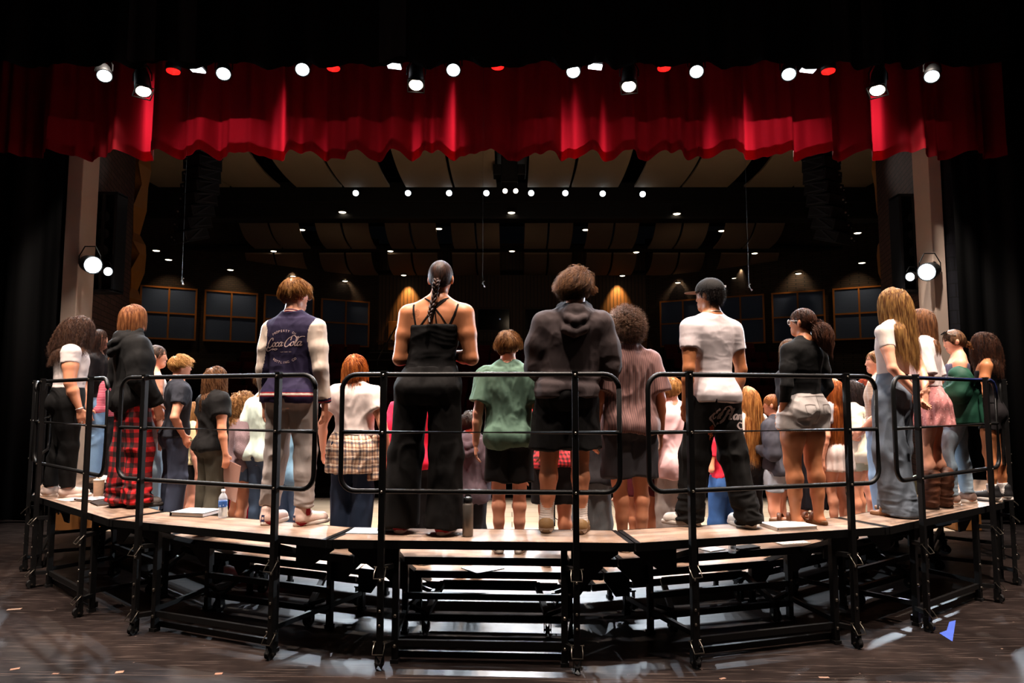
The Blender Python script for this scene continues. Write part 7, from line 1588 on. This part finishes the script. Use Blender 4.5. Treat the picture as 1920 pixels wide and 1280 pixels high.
t = lathe_thing('metal_bottle', 'tall grey metal bottle with black lid beside the wide black trousers', 'bottle', 877, 1005, [('bottle_wall', [(.034, 0), (.0365, .004), (.0365, .205), (.033, .216), (.026, .224), (.026, .23)], STL), ('lid', [(.03, .226), (.031, .23), (.031, .252), (.024, .258), (.004, .26)], M('0c0c0c', .45, name='black_plastic_lid'))])
mb = MB(); mb.tube([(-.018, 0, .255), (-.014, 0, .272), (.01, 0, .276), (.02, 0, .262)], .006, 8); build('spout', mb, M('0c0c0c', .45, name='black_plastic_lid'), parent=t, smooth=True)
t = lathe_thing('tumbler', 'beige marbled tumbler with handle on the left riser', 'tumbler', 184, 934, [('cup_wall', [(.036, 0), (.038, .004), (.046, .16), (.046, .165)], M('b89478', .5, var=.35, vscale=30, name='marbled_beige')), ('lid', [(.047, .16), (.047, .172), (.04, .176), (.004, .178)], M('cbb8a4', .4, name='cream_lid'))])
mb = MB(); mb.tube([(-.03, 0, .172), (-.024, 0, .198), (.012, 0, .204), (.034, 0, .172)], .005, 8); build('handle', mb, M('cbb8a4', .4, name='cream_lid'), parent=t, smooth=True)
lathe_thing('glass_jar', 'small glass jar on the third riser beside the black case', 'jar', 1373, 1036, [('jar_wall', [(.026, 0), (.028, .003), (.028, .05), (.026, .055)], CLR), ('lid', [(.029, .054), (.029, .062), (.004, .064)], M('b8b0a8', .4, name='jar_lid'))], row=3)
lathe_thing('floral_bottle', 'purple flowered bottle standing on the right riser behind the rail post', 'bottle', 1577, 955, [('bottle_wall', [(.036, 0), (.038, .004), (.038, .20), (.03, .215)], floral('3a1424', '7a2040', 'b86a80', 40)), ('cap', [(.03, .213), (.03, .24), (.004, .244)], BKB)], row=3)
# green notebook leaning upright, pink folder held by the singer with the long brown hair
p, a = on_deck(1716, 950); t = thing('green_notebook', 'pale green notebook standing upright beside the brown boots', 'notebook', (p.x, p.y, p.z + .001), a + .25)
mb = MB(); mb.box((0, 0, .13), (.18, .012, .26)); build('cover', mb, M('9fc4a0', .6, name='pale_green_card'), parent=t, bevel=.002); mb = MB(); mb.box((0, .0, .131), (.172, .010, .252)); build('pages', mb, PAPER, parent=t)
mb = MB(); mb.tube([(-.01 + .012 * math.sin(k * 1.1), -.0068, .06 + .009 * k) for k in range(12)], .0018, 5); build('handwriting', mb, M('3a6a48', .7, name='ink_green'), parent=t)
mw, hp_ = FOLD; c = mw @ Vector(hp_); t = thing('plastic_folder', 'clear pinkish plastic folder held low by the singer in the black tee', 'folder', (c.x + .02, c.y + .03, c.z - .1), R(-14) )
t.rotation_euler = (R(4), R(14), R(-30)); mb = MB(); mb.box((0, 0, -.03), (.24, .003, .31)); build('sleeve', mb, M('d0a090', .15, trans=.35, name='pink_plastic'), parent=t); mb = MB(); mb.box((0, .002, -.03), (.21, .001, .29)); build('papers', mb, M('c89c90', .7, name='pinkish_paper'), parent=t)
# music stands and the conductor's things on the bright apron
def music_stand(x, y, label):
    t = thing('music_stand', label, 'music stand', (x, y, .0085)); mb = MB(); mb.cyl((0, 0, .05), (0, 0, .95), .011); build('pole', mb, BLKM, parent=t)
    for k in range(3):
        mb = MB(); aa = 2 * PI * k / 3 + .4; mb.tube([(0, 0, .16), (.16 * math.cos(aa), .16 * math.sin(aa), .05), (.25 * math.cos(aa), .25 * math.sin(aa), .006)], .006, 6); build('leg', mb, BLKM, parent=t)
    mb = MB(); mb.box((0, 0, 1.08), (.5, .012, .32), Matrix.Rotation(-.35, 3, 'X')); mb.box((0, -.03, .92), (.5, .06, .01)); build('desk', mb, BLKM, parent=t)
music_stand(-1.5, 9.2, 'black music stand on the bright apron behind the orange haired singer'); music_stand(.55, 9.0, 'black music stand on the bright apron behind the charcoal hoodie'); music_stand(1.9, 9.6, 'black music stand on the bright apron behind the lettered trousers')
# red bass drum glimpsed low between the singers at the left
t = thing('red_drum', 'dark red drum with brass stand legs, low between the left singers', 'drum', (-3.3, 8.9, .009)); mb = MB()
Mx = Matrix.Rotation(PI / 2, 3, 'X'); mb.lathe([(.26, -.17), (.265, -.165), (.265, .165), (.26, .17)], 36, (0, 0, .36), Mx); build('shell', mb, M('7c0f1c', .25, name='red_lacquer'), parent=t, smooth=True)
for s in (-1, 1):
    mb = MB(); mb.tube([(0.272 * math.cos(k * PI / 16), s * .165, .36 + .272 * math.sin(k * PI / 16)) for k in range(32)], .010, 8, closed=True); build('hoop', mb, BLKM, parent=t, smooth=True)
    mb = MB(); mb.cyl((s * .2, -.12, .2), (s * .34, -.2, .0), .007); build('leg', mb, M('c8a45c', .3, 1.0, name='brass'), parent=t)
